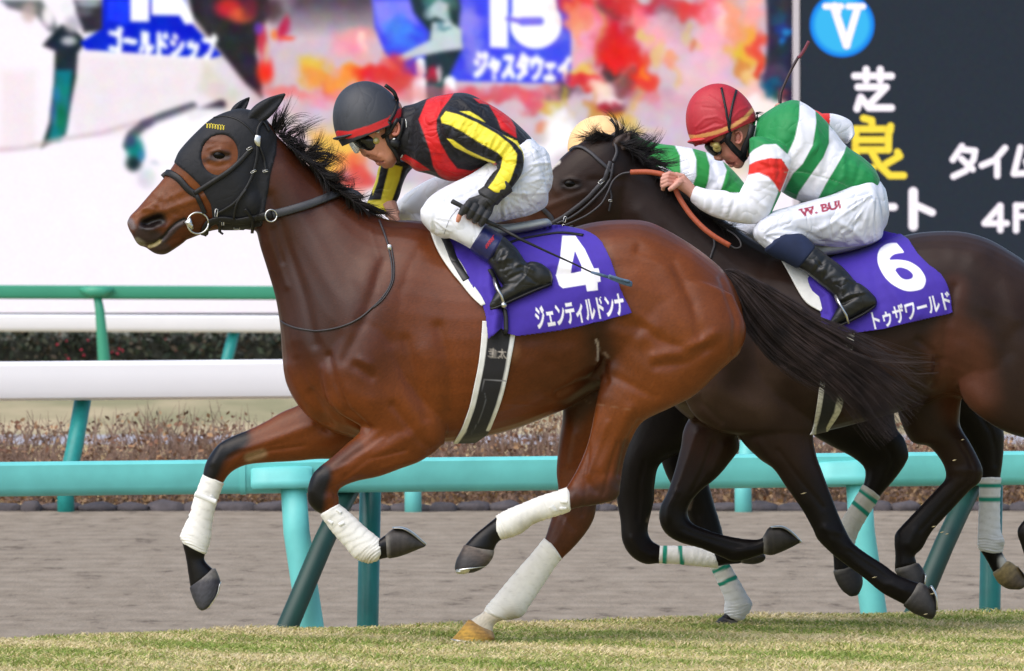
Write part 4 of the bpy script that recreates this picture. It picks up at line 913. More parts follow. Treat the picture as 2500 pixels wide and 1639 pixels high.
# far legs seen from the near side
sculpt(b1, [([(760, 1040), (680, 1070), (600, 1100)], 12, .006), ([(740, 1090), (660, 1100), (600, 1120)], 5, -.005), ([(540, 1090), (520, 1130)], 9, .004), ([(1400, 1060), (1390, 1130)], 12, .005), ([(1370, 1250), (1400, 1290)], 8, -.004)])
smooth_mesh(b1, 2, .5, -.45)
# ---- coat colour, with shade under the jaw painted in
co = getco(b1); px, py = toPx(co); n = len(co)
bay = np.array(rgb(106, 54, 23)); col = np.ones((n, 1)) * bay[None, :]
col = mix(col, rgb(70, 34, 19), ss(1150, 850, px) * ss(1010, 850, py) * .75); col = mix(col, rgb(57, 29, 18), ss(150, 40, seg_dist(px, py, [(660, 560), (700, 700), (760, 780)])) * .75)                  # darker neck, shoulder; then painted shade on the throat below the jaw
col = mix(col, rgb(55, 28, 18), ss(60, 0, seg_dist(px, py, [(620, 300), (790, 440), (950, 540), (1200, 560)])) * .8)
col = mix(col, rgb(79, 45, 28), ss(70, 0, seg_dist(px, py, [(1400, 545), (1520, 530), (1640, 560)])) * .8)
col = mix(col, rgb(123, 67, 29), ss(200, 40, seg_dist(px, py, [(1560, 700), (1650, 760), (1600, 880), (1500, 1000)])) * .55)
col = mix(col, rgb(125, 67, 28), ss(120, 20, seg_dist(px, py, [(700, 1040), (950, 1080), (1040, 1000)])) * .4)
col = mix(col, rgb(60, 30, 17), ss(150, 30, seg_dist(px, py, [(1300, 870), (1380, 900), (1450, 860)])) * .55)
col = mix(col, rgb(42, 22, 15), ss(60, 10, seg_dist(px, py, [(1455, 800), (1470, 880), (1440, 960), (1400, 1000)])) * .75)  # darker along the flank fold
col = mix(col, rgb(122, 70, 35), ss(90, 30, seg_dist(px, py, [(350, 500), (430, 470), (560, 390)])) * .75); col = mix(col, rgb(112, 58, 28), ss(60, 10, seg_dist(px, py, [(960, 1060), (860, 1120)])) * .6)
black = rgb(13, 11, 14)
def fadeblack(line, r0, r1, a=1.0, c=black):
    global col
    col = mix(col, c, ss(r1, r0, seg_dist(px, py, line)) * a)
fadeblack([(505, 1150), (520, 1110), (545, 1085), (575, 1068)], 22, 50)
fadeblack([(450, 1320), (470, 1400), (480, 1440)], 60, 80)
fadeblack([(760, 1230), (762, 1200), (775, 1165)], 24, 48); fadeblack([(775, 1165), (830, 1120), (870, 1090)], 6, 26, .5); fadeblack([(900, 1350), (960, 1330)], 60, 80)
fadeblack([(1370, 1230), (1440, 1215), (1500, 1200)], 14, 44, .75, rgb(58, 38, 36)); fadeblack([(1500, 1210), (1516, 1150), (1530, 1090)], 8, 26, .6, rgb(50, 34, 32)); fadeblack([(1150, 1330), (1225, 1280)], 50, 70)
fadeblack([(1340, 1320), (1400, 1300), (1440, 1260)], 20, 70, .7, rgb(62, 38, 32))
sock = inpoly(px, py, [(1125, 1500), (1190, 1470), (1260, 1500), (1260, 1530), (1210, 1560), (1120, 1540)]); col[sock] = rgb(226, 220, 212)
# muzzle
fadeblack([(356, 548), (372, 542), (388, 536)], 11, 26, .98, rgb(16, 12, 14)); fadeblack([(345, 572), (380, 584)], 12, 30, .9, rgb(46, 38, 40)); fadeblack([(450, 540), (430, 552), (412, 572), (396, 590)], 5, 12, .85, rgb(60, 54, 60)); fadeblack([(372, 612), (400, 612)], 12, 26, .85, rgb(58, 46, 46))
fadeblack([(318, 540), (324, 554)], 4, 11, .7, rgb(110, 108, 118)); fadeblack([(334, 590), (346, 598)], 5, 14, .85, rgb(130, 126, 116)); fadeblack([(452, 534), (430, 544), (414, 558), (400, 576), (386, 589), (366, 599)], 1.5, 4.5, .95, rgb(16, 12, 14)); fadeblack([(364, 602), (378, 598), (390, 590)], 2, 6, .9, rgb(190, 176, 130))
# eye surround
fadeblack([(524, 382), (536, 378), (552, 380)], 8, 18, .85, rgb(34, 24, 22)); fadeblack([(500, 392), (520, 386)], 3, 8, .7, rgb(50, 32, 26))
fadeblack([(608, 1118), (640, 1108)], 4, 18, .5, rgb(170, 150, 120)); fadeblack([(1246, 856), (1246, 862)], 6, 34, .35, rgb(170, 120, 90))
fadeblack([(1456, 830), (1461, 850), (1459, 880)], 1.2, 4, .6, rgb(190, 180, 176)); fadeblack([(1476, 862), (1484, 872)], 1.5, 5, .4, rgb(160, 140, 130)); fadeblack([(1540, 1000), (1440, 985), (1425, 975)], .5, 2, .2, rgb(150, 130, 110))
hn = RNG.normal(0, 1, n); col *= (1 + .07 * hn)[:, None]
col *= np.array([.92, .87, .76])[None, :]; col = mix(col, col * .78, ss(190, 60, seg_dist(px, py, [(680, 520), (740, 650), (790, 760)])) * 1.0); setcol(b1, np.clip(col, 0, 1)); body1 = link('body', b1, M['coat'], H1); T1 = bvh(b1)  # lower neck darkened further, more of the painted jaw shade
# ---- eye
q, nn = surf(T1, 536, 381, 0); v, f = blob(536, 380, 16, 11.5, .017, q.y + .006, .15); me = mesh(v, f); link('eye', me, M['eye'], H1)
# ---- hooves
hoof_mesh([(942, 1305, 950, 1364, .034), (965, 1290, 968, 1361, .042), (996, 1294, 985, 1356, .045), (1020, 1312, 1006, 1348, .040), (1040, 1330, 1030, 1338, .025)], -.15, 0, shoe=[(958, 1287, 962, 1292, .04), (985, 1287, 982, 1294, .045), (1010, 1300, 1006, 1307, .042), (1041, 1328, 1034, 1331, .022)], cols=((40, 34, 32), (44, 40, 36)), parent=H1)
hoof_mesh([(463, 1436, 526, 1388, .032), (467, 1450, 534, 1406, .040), (472, 1464, 538, 1424, .045), (482, 1484, 531, 1452, .046), (490, 1490, 513, 1480, .040)], .12, 0, shoe=[(534, 1430, 540, 1420, .04), (527, 1456, 533, 1450, .046), (505, 1486, 514, 1480, .04)], cols=((44, 42, 48), (56, 56, 62)), parent=H1)
hoof_mesh([(1132, 1332, 1207, 1346, .033), (1124, 1348, 1204, 1360, .040), (1114, 1368, 1196, 1373, .046), (1110, 1386, 1190, 1380, .048), (1112, 1394, 1180, 1387, .046)], -.15, 0, shoe=[(1112, 1397, 1140, 1401, .04), (1111, 1390, 1187, 1383, .049)], cols=((84, 72, 64), (40, 37, 38)), parent=H1)
hoof_mesh([(1143, 1514, 1206, 1547, .031), (1128, 1532, 1208, 1558, .042), (1112, 1550, 1200, 1566, .050), (1101, 1562, 1188, 1571, .053)], .14, 0, shoe=[(1100, 1561, 1190, 1571, .054), (1101, 1567, 1184, 1575, .054)], cols=((170, 128, 62), (196, 150, 48)), parent=H1)
# ---- bandages
bandage([(496, 1157, 546, 1182, .035), (476, 1210, 530, 1224, .034), (460, 1262, 518, 1275, .034), (441, 1306, 514, 1316, .040), (444, 1322, 504, 1352, .038)], .12, 0, H1, tabs=((475, 1206, 528, 1226, 12), (512, 1212, 524, 1224, 12)))
bandage([(783, 1260, 829, 1232, .035), (812, 1300, 860, 1258, .034), (842, 1334, 892, 1288, .036), (866, 1362, 922, 1312, .040), (896, 1375, 933, 1325, .040), (912, 1372, 934, 1334, .036)], -.15, 0, H1, dirt=[(895, 1372, 26, .5)], tabs=((800, 1272, 812, 1278, 9), (822, 1244, 832, 1252, 9), (828, 1282, 840, 1276, 9)))
bandage([(1383, 1190, 1390, 1250, .040), (1362, 1198, 1378, 1254, .038), (1318, 1212, 1340, 1266, .036), (1272, 1231, 1302, 1280, .036), (1240, 1244, 1276, 1300, .041), (1214, 1258, 1248, 1312, .041), (1212, 1266, 1222, 1318, .037)], -.15, 0, H1, dirt=[(1280, 1290, 24, .5), (1310, 1272, 16, .4), (1240, 1310, 16, .4)], tabs=((1346, 1236, 1354, 1248, 14), (1368, 1224, 1384, 1226, 9), (1366, 1242, 1382, 1242, 9)))
bandage([(1328, 1315, 1371, 1364, .038), (1300, 1350, 1350, 1392, .036), (1250, 1407, 1318, 1441, .037), (1210, 1455, 1293, 1478, .043), (1192, 1475, 1275, 1504, .043), (1182, 1490, 1242, 1514, .038)], .14, 0, H1, dirt=[(1250, 1506, 26, .6)], tabs=())
# ---- ears in the hood, hood, browband piece
def ear(base, tip, w, Y0, m, parent, lean=.3, name='ear'):
    (bx, by), (tx, ty) = base, tip; dx, dy = tx - bx, ty - by; L = math.hypot(dx, dy); nx, ny = -dy / L, dx / L
    S = []
    for t, k in ((0, .62), (.15, .88), (.35, 1.0), (.6, .82), (.82, .46), (.97, .12)):
        S.append((bx + dx * t + nx * w * k, by + dy * t + ny * w * k, bx + dx * t - nx * w * k, by + dy * t - ny * w * k, .028 * k + .004))
    v, f = seg(S, 0, Y0, sub=5, N=24); me = mesh(v, f)
    c = getco(me); X, Yp = toPx(c); mm = np.exp(-(seg_dist(X, Yp, [(bx + dx * .1 + nx * w * .2, by + dy * .1 + ny * w * .2), (bx + dx * .8, by + dy * .8)]) / (w * .45)) ** 2); c[:, 1] += np.where(getno(me)[:, 1] < 0, mm * .018, 0); setco(me, c)
    return link(name, me, m, parent)
hoodpoly = [(425, 397), (437, 362), (460, 335), (483, 315), (520, 282), (560, 262), (600, 262), (645, 290), (676, 336), (674, 372), (660, 425), (654, 470), (648, 500), (640, 552), (590, 562), (540, 562), (520, 540), (515, 500), (486, 450), (460, 425)]
hole = [(536 + 45 * math.cos(a) * 1.0, 378 + 50 * math.sin(a)) for a in np.linspace(0, 2 * math.pi, 40, endpoint=False)]
hole = [(x + (378 - y) * .05, y) for x, y in hole]
hp = patch(b1, hoodpoly, .004, hole=hole, ylim=(-.2, .2)); hood = link('hood', solidify(hp, .004), M['hood'], H1)
TH = bvh(hood.data)
ear((610, 296), (698, 228), 23, -.05, M['hood'], hood); ear((566, 286), (610, 237), 15, .06, M['hood'], hood)
v, f = ribbon(TH, [(522, 288), (548, 284), (580, 292), (610, 315), (630, 345)], 5, .002, .001); link('seam', mesh(v, f), M['leather'], hood)
# yellow stitched script on the forehead
def script(tree, x0, y0, x1, y1, h, col_m, parent, n=8, r=.0011, name='lettering'):
    pts = []; rnd = random.Random(3)
    for i in range(n * 6 + 1):
        t = i / (n * 6); x = x0 + (x1 - x0) * t; y = y0 + (y1 - y0) * t; ph = i * math.pi / 3
        pts.append((x + math.sin(ph) * h * .3, y - math.cos(ph) * h * .5 * (1 + .5 * rnd.random())))
    v, f = cord(tree, pts, r, off=.001, sub=2); return link(name, mesh(v, f), col_m, parent)
M['ythread'] = mat('yellow_thread', rgb(226, 206, 60), rough=.6, var=.05)
script(TH, 503, 307, 549, 313, 9, M['ythread'], hood, n=7, r=.0011)
# ---- bridle
br = []
allT = T1
def TT(pl, w, th=.003, off=.007): return ribbon(T1, pl, w, th, off)
bridle = link('bridle', mesh(*merge([
    TT([(398, 434), (412, 424), (436, 436), (460, 462), (480, 476)], 17), TT([(480, 476), (492, 500), (500, 520)], 12),
    TT([(476, 472), (520, 444), (560, 418), (590, 390), (614, 362)], 12, .003, .011), TT([(627, 340), (626, 380), (616, 424), (598, 462), (572, 496), (530, 520)], 8, .003, .012),
    TT([(632, 356), (644, 392), (650, 418)], 7, .003, .012), TT([(600, 462), (578, 498), (572, 530)], 6, .003, .014),
    TT([(494, 575), (508, 545), (540, 534), (580, 538), (620, 532), (665, 524)], 20, .004, .010), TT([(655, 322), (640, 300), (628, 318), (628, 340)], 8, .003, .010),
    TT([(600, 508), (614, 530), (616, 560)], 8, .003, .014), TT([(540, 536), (536, 562), (545, 572)], 8, .003, .012)])), M['leather'], H1)
rt = ribbon(T1, [(665, 524), (700, 516), (740, 505), (780, 492), (812, 480), (842, 468), (866, 470), (884, 484)], 21, .005, .012); rein1 = link('rein', mesh(*rt), M['rein'], H1) if 'rein' in M else link('rein', mesh(*rt), mat('rein_rubber', rgb(48, 50, 56), rough=.55, bump=.5, bscale=400, bdist=.001), H1)
def ring(px_, py_, rpx, rr, Y, m, parent, name, ry=1.0, tilt=.25):
    pts = [P(px_ + rpx * math.cos(a), py_ + ry * rpx * math.sin(a), Y + tilt * rpx / 660 * math.cos(a)) for a in np.linspace(0, 2 * math.pi, 29)]
    return link(name, mesh(*tube3(pts, rr, 8)), m, parent)
q, _ = surf(T1, 478, 545, .022); yb = (q.y if q else -.07)
ring(483, 545, 26, .0035, yb - .004, M['steel'], bridle, 'bit_ring')
v, f = merge([tube3([P(448, 544, yb - .002), P(458, 543, yb - .010), P(467, 552, yb - .012), P(470, 560, yb - .010)], [.004, .011, .010, .004], 12), tube3([P(464, 528, yb - .006), P(463, 545, yb - .012), P(468, 562, yb - .008)], [.004, .012, .004], 12)]); link('bit', mesh(v, f), M['steel'], bridle)
q, _ = surf(T1, 662, 526, .016); ring(662, 527, 14, .003, (q.y if q else -.09) - .006, M['steel'], bridle, 'rein_ring', ry=1.05)
for i, (x, y, w, h, a) in enumerate([(609, 363, 13, 5, -.5), (619, 419, 14, 4, -.5), (648, 418, 12, 4, -.2), (544, 541, 5, 18, 0), (528, 520, 6, 18, .1), (507, 555, 4, 14, .4), (578, 556, 14, 8, 0)]):
    q, nn = surf(T1, x, y, .018); Yq = (q.y if q else -.03); c_, s_ = math.cos(a), math.sin(a)
    pts = [P(x + u * w / 2 * c_ - v_ * h / 2 * s_, y + u * w / 2 * s_ + v_ * h / 2 * c_, Yq) for u, v_ in ((-1, -1), (1, -1), (1, 1), (-1, 1), (-1, -1))]; link('buckle', mesh(*tube3(pts, .0016, 6)), M['steel'], bridle)
q, nn = surf(T1, 628, 343, .016); v, f = box(0, 0, 0, 0, 0, 0); a = P(620, 330, q.y); v, f = seg([(624, 330, 637, 333, .003), (620, 345, 636, 350, .005), (627, 356, 635, 358, .003)], 0, q.y, sub=3, N=12, p=4); link('buckle', mesh(v, f), M['steel'], bridle)
v, f = merge([cord(T1, [(925, 540), (938, 571), (949, 603)], .0042, .004), cord(T1, [(949, 606), (957, 650), (955, 690), (933, 728), (888, 770), (840, 796), (779, 808), (728, 802), (700, 792), (688, 784)], .0036, .003), cord(T1, [(956, 606), (962, 650), (959, 690), (938, 728), (912, 752)], .003, .003)])
bp = link('breast_strap', mesh(v, f), M['strap'] if 'strap' in M else mat('strap', rgb(46, 42, 46), rough=.5), H1); q, _ = surf(T1, 951, 605, .008); v, f = seg([(946, 598, 956, 598, .004), (946, 612, 957, 610, .004)], 0, q.y, sub=2, N=10, p=4); link('buckle', mesh(v, f), M['steel'], bp)
# ---- girth
gir = [(1178, 789), (1174, 840), (1168, 890), (1158, 940), (1147, 990), (1137, 1020), (1125, 1055), (1108, 1084), (1150, 1084), (1176, 1072), (1193, 1055), (1205, 1030), (1220, 990), (1232, 950), (1243, 900), (1251, 850), (1257, 816), (1200, 780)]
gL = [(1178, 784), (1174, 840), (1168, 890), (1158, 940), (1147, 990), (1137, 1020), (1125, 1050), (1106, 1082)]; gR = [(1262, 784), (1256, 830), (1243, 900), (1232, 950), (1220, 990), (1205, 1028), (1190, 1058), (1160, 1080)]
gm = strip_drape(T1, gL, gR, 110, 26, .005, .004); X, Yp = toPx(getco(gm))
Lx = np.interp(Yp, [789, 840, 890, 940, 990, 1020, 1055, 1084], [1178, 1174, 1168, 1158, 1147, 1137, 1125, 1108]); Rx = np.interp(Yp, [816, 850, 900, 950, 990, 1030, 1055, 1084], [1257, 1251, 1243, 1232, 1220, 1205, 1193, 1160])
u = (X - Lx) / np.maximum(Rx - Lx, 1); c = np.ones((len(X), 1)) * np.array(rgb(18, 18, 24))[None, :]
c = mix(c, rgb(222, 222, 220), np.clip((.185 - u) * 30 + .5, 0, 1)); c = mix(c, rgb(222, 222, 220), np.clip((u - .885) * 40 + .5, 0, 1) * (Yp < 1052))
c = mix(c, rgb(130, 130, 136), np.clip((1.6 - seg_dist(X, Yp, [(1182, 926), (1234, 930)])) / 1, 0, 1)); c = mix(c, rgb(80, 82, 90), np.clip((1.4 - seg_dist(X, Yp, [(1183, 958), (1186, 975), (1180, 1000), (1168, 1030), (1150, 1060)])), 0, 1)); c = mix(c, rgb(100, 100, 106), np.clip((1.4 - seg_dist(X, Yp, [(1182, 928), (1175, 955)])), 0, 1))
t = textmask(X, Yp, '圭太', ((1193, 849), (1238, 853), (1192, 873)), .006, ss_=2.4); c = mix(c, rgb(196, 186, 176), t * .8)
setcol(gm, c); girth1 = link('girth', gm, M['cloth'], H1)
# ---- white pad, saddle, saddle cloth
padp = [(1050, 562), (1062, 600), (1080, 634), (1104, 668), (1124, 692), (1152, 726), (1178, 748), (1182, 735), (1170, 716), (1150, 692), (1126, 650), (1108, 620), (1086, 585), (1072, 560)]
pm = strip_drape(T1, [(1048, 560), (1062, 600), (1080, 634), (1104, 668), (1124, 692), (1152, 726), (1176, 748)], [(1074, 560), (1090, 590), (1112, 626), (1132, 655), (1154, 694), (1174, 722), (1186, 744)], 60, 10, .010, .012)
link('saddle_pad', pm, M['white'], H1)
M['purple'] = None
cp = [(1070, 570), (1090, 600), (1110, 636), (1132, 668), (1154, 702), (1174, 728), (1187, 768), (1191, 800), (1194, 827), (1222, 801), (1240, 815), (1262, 820), (1321, 812), (1370, 805), (1417, 796), (1481, 781), (1542, 764), (1527, 735), (1513, 704), (1505, 680), (1497, 656), (1490, 635), (1481, 615), (1470, 595), (1455, 579), (1440, 570), (1423, 563), (1401, 558), (1370, 552), (1340, 552), (1300, 556), (1200, 560), (1120, 560)]
def folds1(X, Yp):
    f = .004 * np.sin((X * .6 + Yp * .3) / 26 + np.sin(Yp / 60)) * ss(560, 760, Yp)
    f = f + .022 * np.exp(-(seg_dist(X, Yp, [(1195, 650), (1192, 700), (1212, 770), (1205, 815)]) / 14) ** 2) - .012 * np.exp(-(seg_dist(X, Yp, [(1215, 690), (1228, 760), (1225, 800)]) / 10) ** 2)
    f = f + .008 * np.exp(-(seg_dist(X, Yp, [(1320, 655), (1350, 645), (1400, 655)]) / 9) ** 2) - .008 * np.exp(-(seg_dist(X, Yp, [(1300, 680), (1360, 672), (1400, 680)]) / 12) ** 2) + .01 * np.exp(-(seg_dist(X, Yp, [(1120, 620), (1150, 610), (1190, 650)]) / 12) ** 2)
    return f
def four(X, Yp):
    outer = [(1370, 576), (1404, 577), (1425, 605), (1442, 640), (1452, 658), (1463, 658), (1466, 674), (1468, 690), (1456, 692), (1459, 712), (1430, 714), (1427, 694), (1372, 704), (1360, 692), (1358, 672), (1364, 640), (1370, 600)]
    outer = [(1373, 578), (1405, 578), (1428, 610), (1450, 657), (1461, 656), (1464, 668), (1466, 688), (1458, 690), (1459, 709), (1433, 712), (1430, 696), (1374, 705), (1365, 698), (1357, 674), (1368, 630)]
    hole_ = [(1404, 614), (1420, 650), (1419, 664), (1394, 667), (1396, 650)]
    return softpoly(X, Yp, outer, .8) * (1 - softpoly(X, Yp, hole_, .8))
cm = drape(T1, cp, 1.7, .017, fn=folds1, sm=16); X, Yp = toPx(getco(cm))
c = np.ones((len(X), 1)) * np.array(rgb(60, 34, 158))[None, :]
wh = rgb(244, 242, 248); dk = rgb(30, 22, 80)
t4 = four(X, Yp); c = mix(c, wh, t4)
tt = textmask(X, Yp, 'ジェンティルドンナ', ((1302, 750), (1518, 714), (1313, 806)), .034, ss_=1.7); c = mix(c, wh, tt)
setcol(cm, c); cm = solidify(cm, .004, 1); cloth1 = link('saddle_cloth', cm, M['cloth'], H1); TC1 = bvh(cm)
sv = [seg([(1120, 560, 1124, 600, .13), (1180, 545, 1184, 590, .14), (1232, 548, 1240, 575, .14), (1290, 540, 1292, 566, .13), (1332, 534, 1334, 556, .12), (1344, 540, 1345, 552, .08)], 0, 0, sub=5, N=30, p=2.6)]
sd1 = link('saddle', mesh(*merge(sv)), M['saddle'], H1)
v, f = ribbon(TC1, [(1180, 610), (1230, 600), (1262, 588), (1310, 578), (1370, 570), (1424, 576)], 8, .003, .003); link('cloth_strap', mesh(v, f), M['leather'], cloth1)
v, f = ribbon(T1, [(1085, 590), (1108, 640), (1126, 668), (1140, 690)], 22, .006, .016); link('saddle_flap', mesh(v, f), M['boot'], sd1)
# stirrup leather down to the iron
v, f = ribbon(TC1, [(1195, 660), (1206, 690), (1222, 724), (1236, 760), (1238, 800), (1236, 815)], 12, .003, .012); link('stirrup_leather', mesh(v, f), M['leather'], sd1)
v, f = merge([tube3([P(1206, 680, -.33), P(1214, 705, -.36), P(1224, 722, -.36), P(1230, 742, -.36), P(1236, 760, -.30)], .005, 8), tube3([P(1206, 680, -.33), P(1210, 705, -.29), P(1220, 724, -.28), P(1228, 746, -.27), P(1236, 760, -.30)], .005, 8), tube3([P(1230, 745, -.37), P(1232, 748, -.26)], .010, 8)]); link('stirrup', mesh(v, f), M['steel'], sd1)
# ---- mane and tail
def tuft(roots, dirs, n, L, wob, Yr, seg_=8, grav=0.0, clump=12):
    paths = []; rr = []; roots = np.array(crs2(roots, 8)); dirs = np.array(crs2(dirs, 8))
    cl = None
    for i in range(n):
        if i % clump == 0: cl = (RNG.random(), RNG.normal(0, wob), RNG.uniform(.45, 1.2), RNG.normal(0, 1, 2))
        t = np.clip(cl[0] + RNG.normal(0, .016), 0, 1) * (len(roots) - 1); k = int(t); k2 = min(k + 1, len(roots) - 1); r = roots[k] * (1 - (t - k)) + roots[k2] * (t - k); d = dirs[k] * (1 - (t - k)) + dirs[k2] * (t - k)
        ang = cl[1] + RNG.normal(0, wob * .22); c_, s_ = math.cos(ang), math.sin(ang); d = np.array([d[0] * c_ - d[1] * s_, d[0] * s_ + d[1] * c_])
        len_ = L * cl[2] * RNG.uniform(.55, 1.1); Y = RNG.uniform(*Yr); p = np.array([r[0], r[1]]) + RNG.normal(0, 1.6, 2); pth = []; cur = d / max(np.linalg.norm(d), 1e-6); curl = (cl[3][0] * .15 + RNG.normal(0, .012))
        dY = RNG.normal(0, .02) + cl[3][1] * .015
        for j in range(seg_):
            pth.append(np.array(P(p[0], p[1], Y + dY * j / seg_))); p = p + cur * len_ / seg_; c2, s2 = math.cos(curl), math.sin(curl); cur = np.array([cur[0] * c2 - cur[1] * s2, cur[0] * s2 + cur[1] * c2]) + np.array([0, grav]); cur /= np.linalg.norm(cur)
        paths.append(np.array(pth)); rr.append(RNG.uniform(.0007, .0016))
    return paths, rr
a, ra = tuft([(664, 312), (700, 345), (740, 385), (785, 425)], [(.2, -1), (.6, -.9), (1, -.55), (1, .0)], 620, 112, .28, (-.03, .03), clump=30, seg_=10)
b, rb = tuft([(690, 340), (750, 395), (800, 440), (850, 480), (900, 510)], [(1, -.25), (1, .1), (1, .5), (1, .45), (1, .25)], 900, 96, .20, (-.05, .03), grav=.03, clump=30, seg_=10)
c_, rc = tuft([(700, 352), (760, 402), (800, 440), (840, 475), (880, 505)], [(.9, .6), (.8, .8), (.75, .8), (.9, .7), (1, .4)], 800, 90, .14, (-.10, -.03), grav=.03, clump=30, seg_=10)
d_, rd = tuft([(670, 320), (720, 370), (770, 415)], [(.95, .1), (.9, .3), (.9, .5)], 800, 66, .2, (-.05, .03), clump=30)
strands(a + b + c_ + d_, ra + rb + rc + rd, name='mane', mat=M['hair'], parent=H1)
def tail(center, spread, n, Y0, Yw, wig=12, endf=.6, seed=0, r=(.0008, .0019), startw=10):
    ctr = np.array(crs2(center, 6)); m = len(ctr); tang = np.gradient(ctr, axis=0); tang /= np.linalg.norm(tang, axis=1, keepdims=True); nrm = np.stack([-tang[:, 1], tang[:, 0]], 1)
    sp = np.interp(np.linspace(0, 1, m), np.linspace(0, 1, len(spread)), spread); paths = []; rr = []
    for i in range(n):
        if i % 22 == 0: cl = (RNG.normal(0, .55), RNG.uniform(0, 6.28), RNG.uniform(.4, 1.3), RNG.normal(0, .5), RNG.normal(0, 14))
        off = np.clip(cl[0] + RNG.normal(0, .10), -1.3, 1.3); ph = cl[1] + RNG.normal(0, .25); fr = cl[2]; yy = cl[3] * .7 + RNG.normal(0, .3)
        e = RNG.uniform(1 - endf, 1.0); k = max(int(m * e), 8); idx = np.linspace(0, k - 1, 11).astype(int); t = np.linspace(0, e, 11)
        amp = off * sp[idx] + np.sin(t * 7 * fr + ph) * wig * t + (RNG.normal(0, 1) * 5 + cl[4]) * t ** 2
        pt = ctr[idx] + nrm[idx] * amp[:, None]
        paths.append(np.array([P(x, y, Y0 + yy * Yw * (.25 + t_)) for (x, y), t_ in zip(pt, t)])); rr.append(RNG.uniform(*r) * (.6 if abs(off) > .9 else 1))
    return paths, rr
mainc = [(1768, 664), (1800, 684), (1848, 740), (1900, 796), (1960, 846), (2030, 892), (2100, 952), (2152, 1012), (2198, 1068)]
ta, tra = tail(mainc, [5, 18, 30, 36, 40, 44, 48, 46, 36], 2600, .02, .06, wig=12, endf=.45)
tb, trb = tail([(1768, 664), (1830, 690), (1905, 745), (1980, 805), (2060, 850), (2140, 900), (2215, 960), (2260, 990)], [4, 12, 20, 28, 36, 42, 40, 34], 700, .03, .06, wig=16, endf=.7)
tc, trc = tail([(1768, 664), (1840, 700), (1940, 765), (2040, 815), (2140, 862), (2230, 885), (2300, 890)], [4, 10, 18, 22, 26, 24, 20], 220, .03, .06, wig=16, endf=.7)
td, trd = tail([(1768, 672), (1790, 720), (1822, 790), (1872, 850), (1930, 900), (1990, 935), (2060, 975)], [5, 12, 14, 16, 18, 22, 22], 500, .0, .04, wig=9, endf=.7)
strands(ta + tb + tc + td, tra + trb + trc + trd, name='tail', mat=M['hairb'], parent=H1)

# ================================================================== PEOPLE
def poly_d(px, py, line): return seg_dist(px, py, line)
def finger(pts, r, Y=None):
    return tube3(pts, [r * .98, r * 1.02, r, r * .92, r * .78][:len(pts)] if len(pts) <= 5 else [r] * len(pts), 10)
def ear_mesh(x, y, Y, parent=None, s=1.0, rot=.2):
    # helix rim, bowl and lobe
    pts = []
    for a in np.linspace(-2.2, 2.6, 16):
        rr = 12.5 * s * (1 - .18 * max(a, 0) / 2.6); pts.append(P(x + rr * .62 * math.cos(a + rot - .4), y + rr * math.sin(a + rot - .4), Y - .012))
    v1 = tube3(pts, .0042 * s, 8); v2 = blob(x, y, 6.5 * s, 10.5 * s, .010, Y - .002, .1, 8); v3 = blob(x - 1, y + 9 * s, 4 * s, 4.5 * s, .008, Y - .008, 0, 7)
    return merge([v1, v2, v3])
def radial_folds(cx, cy, a0, a1, r0, r1, n, rad, h, seed=0, curve=.15):
    rnd = random.Random(seed); out = []
    for i in range(n):
        a = a0 + (a1 - a0) * (i + rnd.uniform(-.3, .3)) / max(n - 1, 1); s0 = r0 * rnd.uniform(.8, 1.2); s1 = r1 * rnd.uniform(.55, 1.1); cv = rnd.uniform(-curve, curve)
        pl = [(cx + math.cos(a + cv * t) * (s0 + (s1 - s0) * t), cy + math.sin(a + cv * t) * (s0 + (s1 - s0) * t)) for t in (0, .33, .66, 1)]
        out.append((pl, rad * rnd.uniform(.7, 1.2), h * rnd.choice((-1, 1, 1)) * rnd.uniform(.5, 1)))
    return out
def cross_folds(line, n, half, rad, h, seed=0, ang=0.25):
    """wrinkles across a sleeve that runs along line"""
    rnd = random.Random(seed); pts = np.array(crs2(line, 8)); out = []
    for i in range(n):
        k = int((i + .5 + rnd.uniform(-.4, .4)) / n * (len(pts) - 1)); k = min(max(k, 1), len(pts) - 2); t = pts[k + 1] - pts[k - 1]; t /= np.linalg.norm(t); nn = np.array([-t[1], t[0]])
        a = rnd.uniform(-ang, ang); c, s = math.cos(a), math.sin(a); nn = np.array([nn[0] * c - nn[1] * s, nn[0] * s + nn[1] * c]); w0 = half * rnd.uniform(.3, 1); w1 = half * rnd.uniform(.3, 1)
        out.append(([tuple(pts[k] - nn * w0), tuple(pts[k] + t * rnd.uniform(-3, 3)), tuple(pts[k] + nn * w1)], rad * rnd.uniform(.7, 1.2), h * rnd.choice((-1, 1)) * rnd.uniform(.5, 1)))
    return out
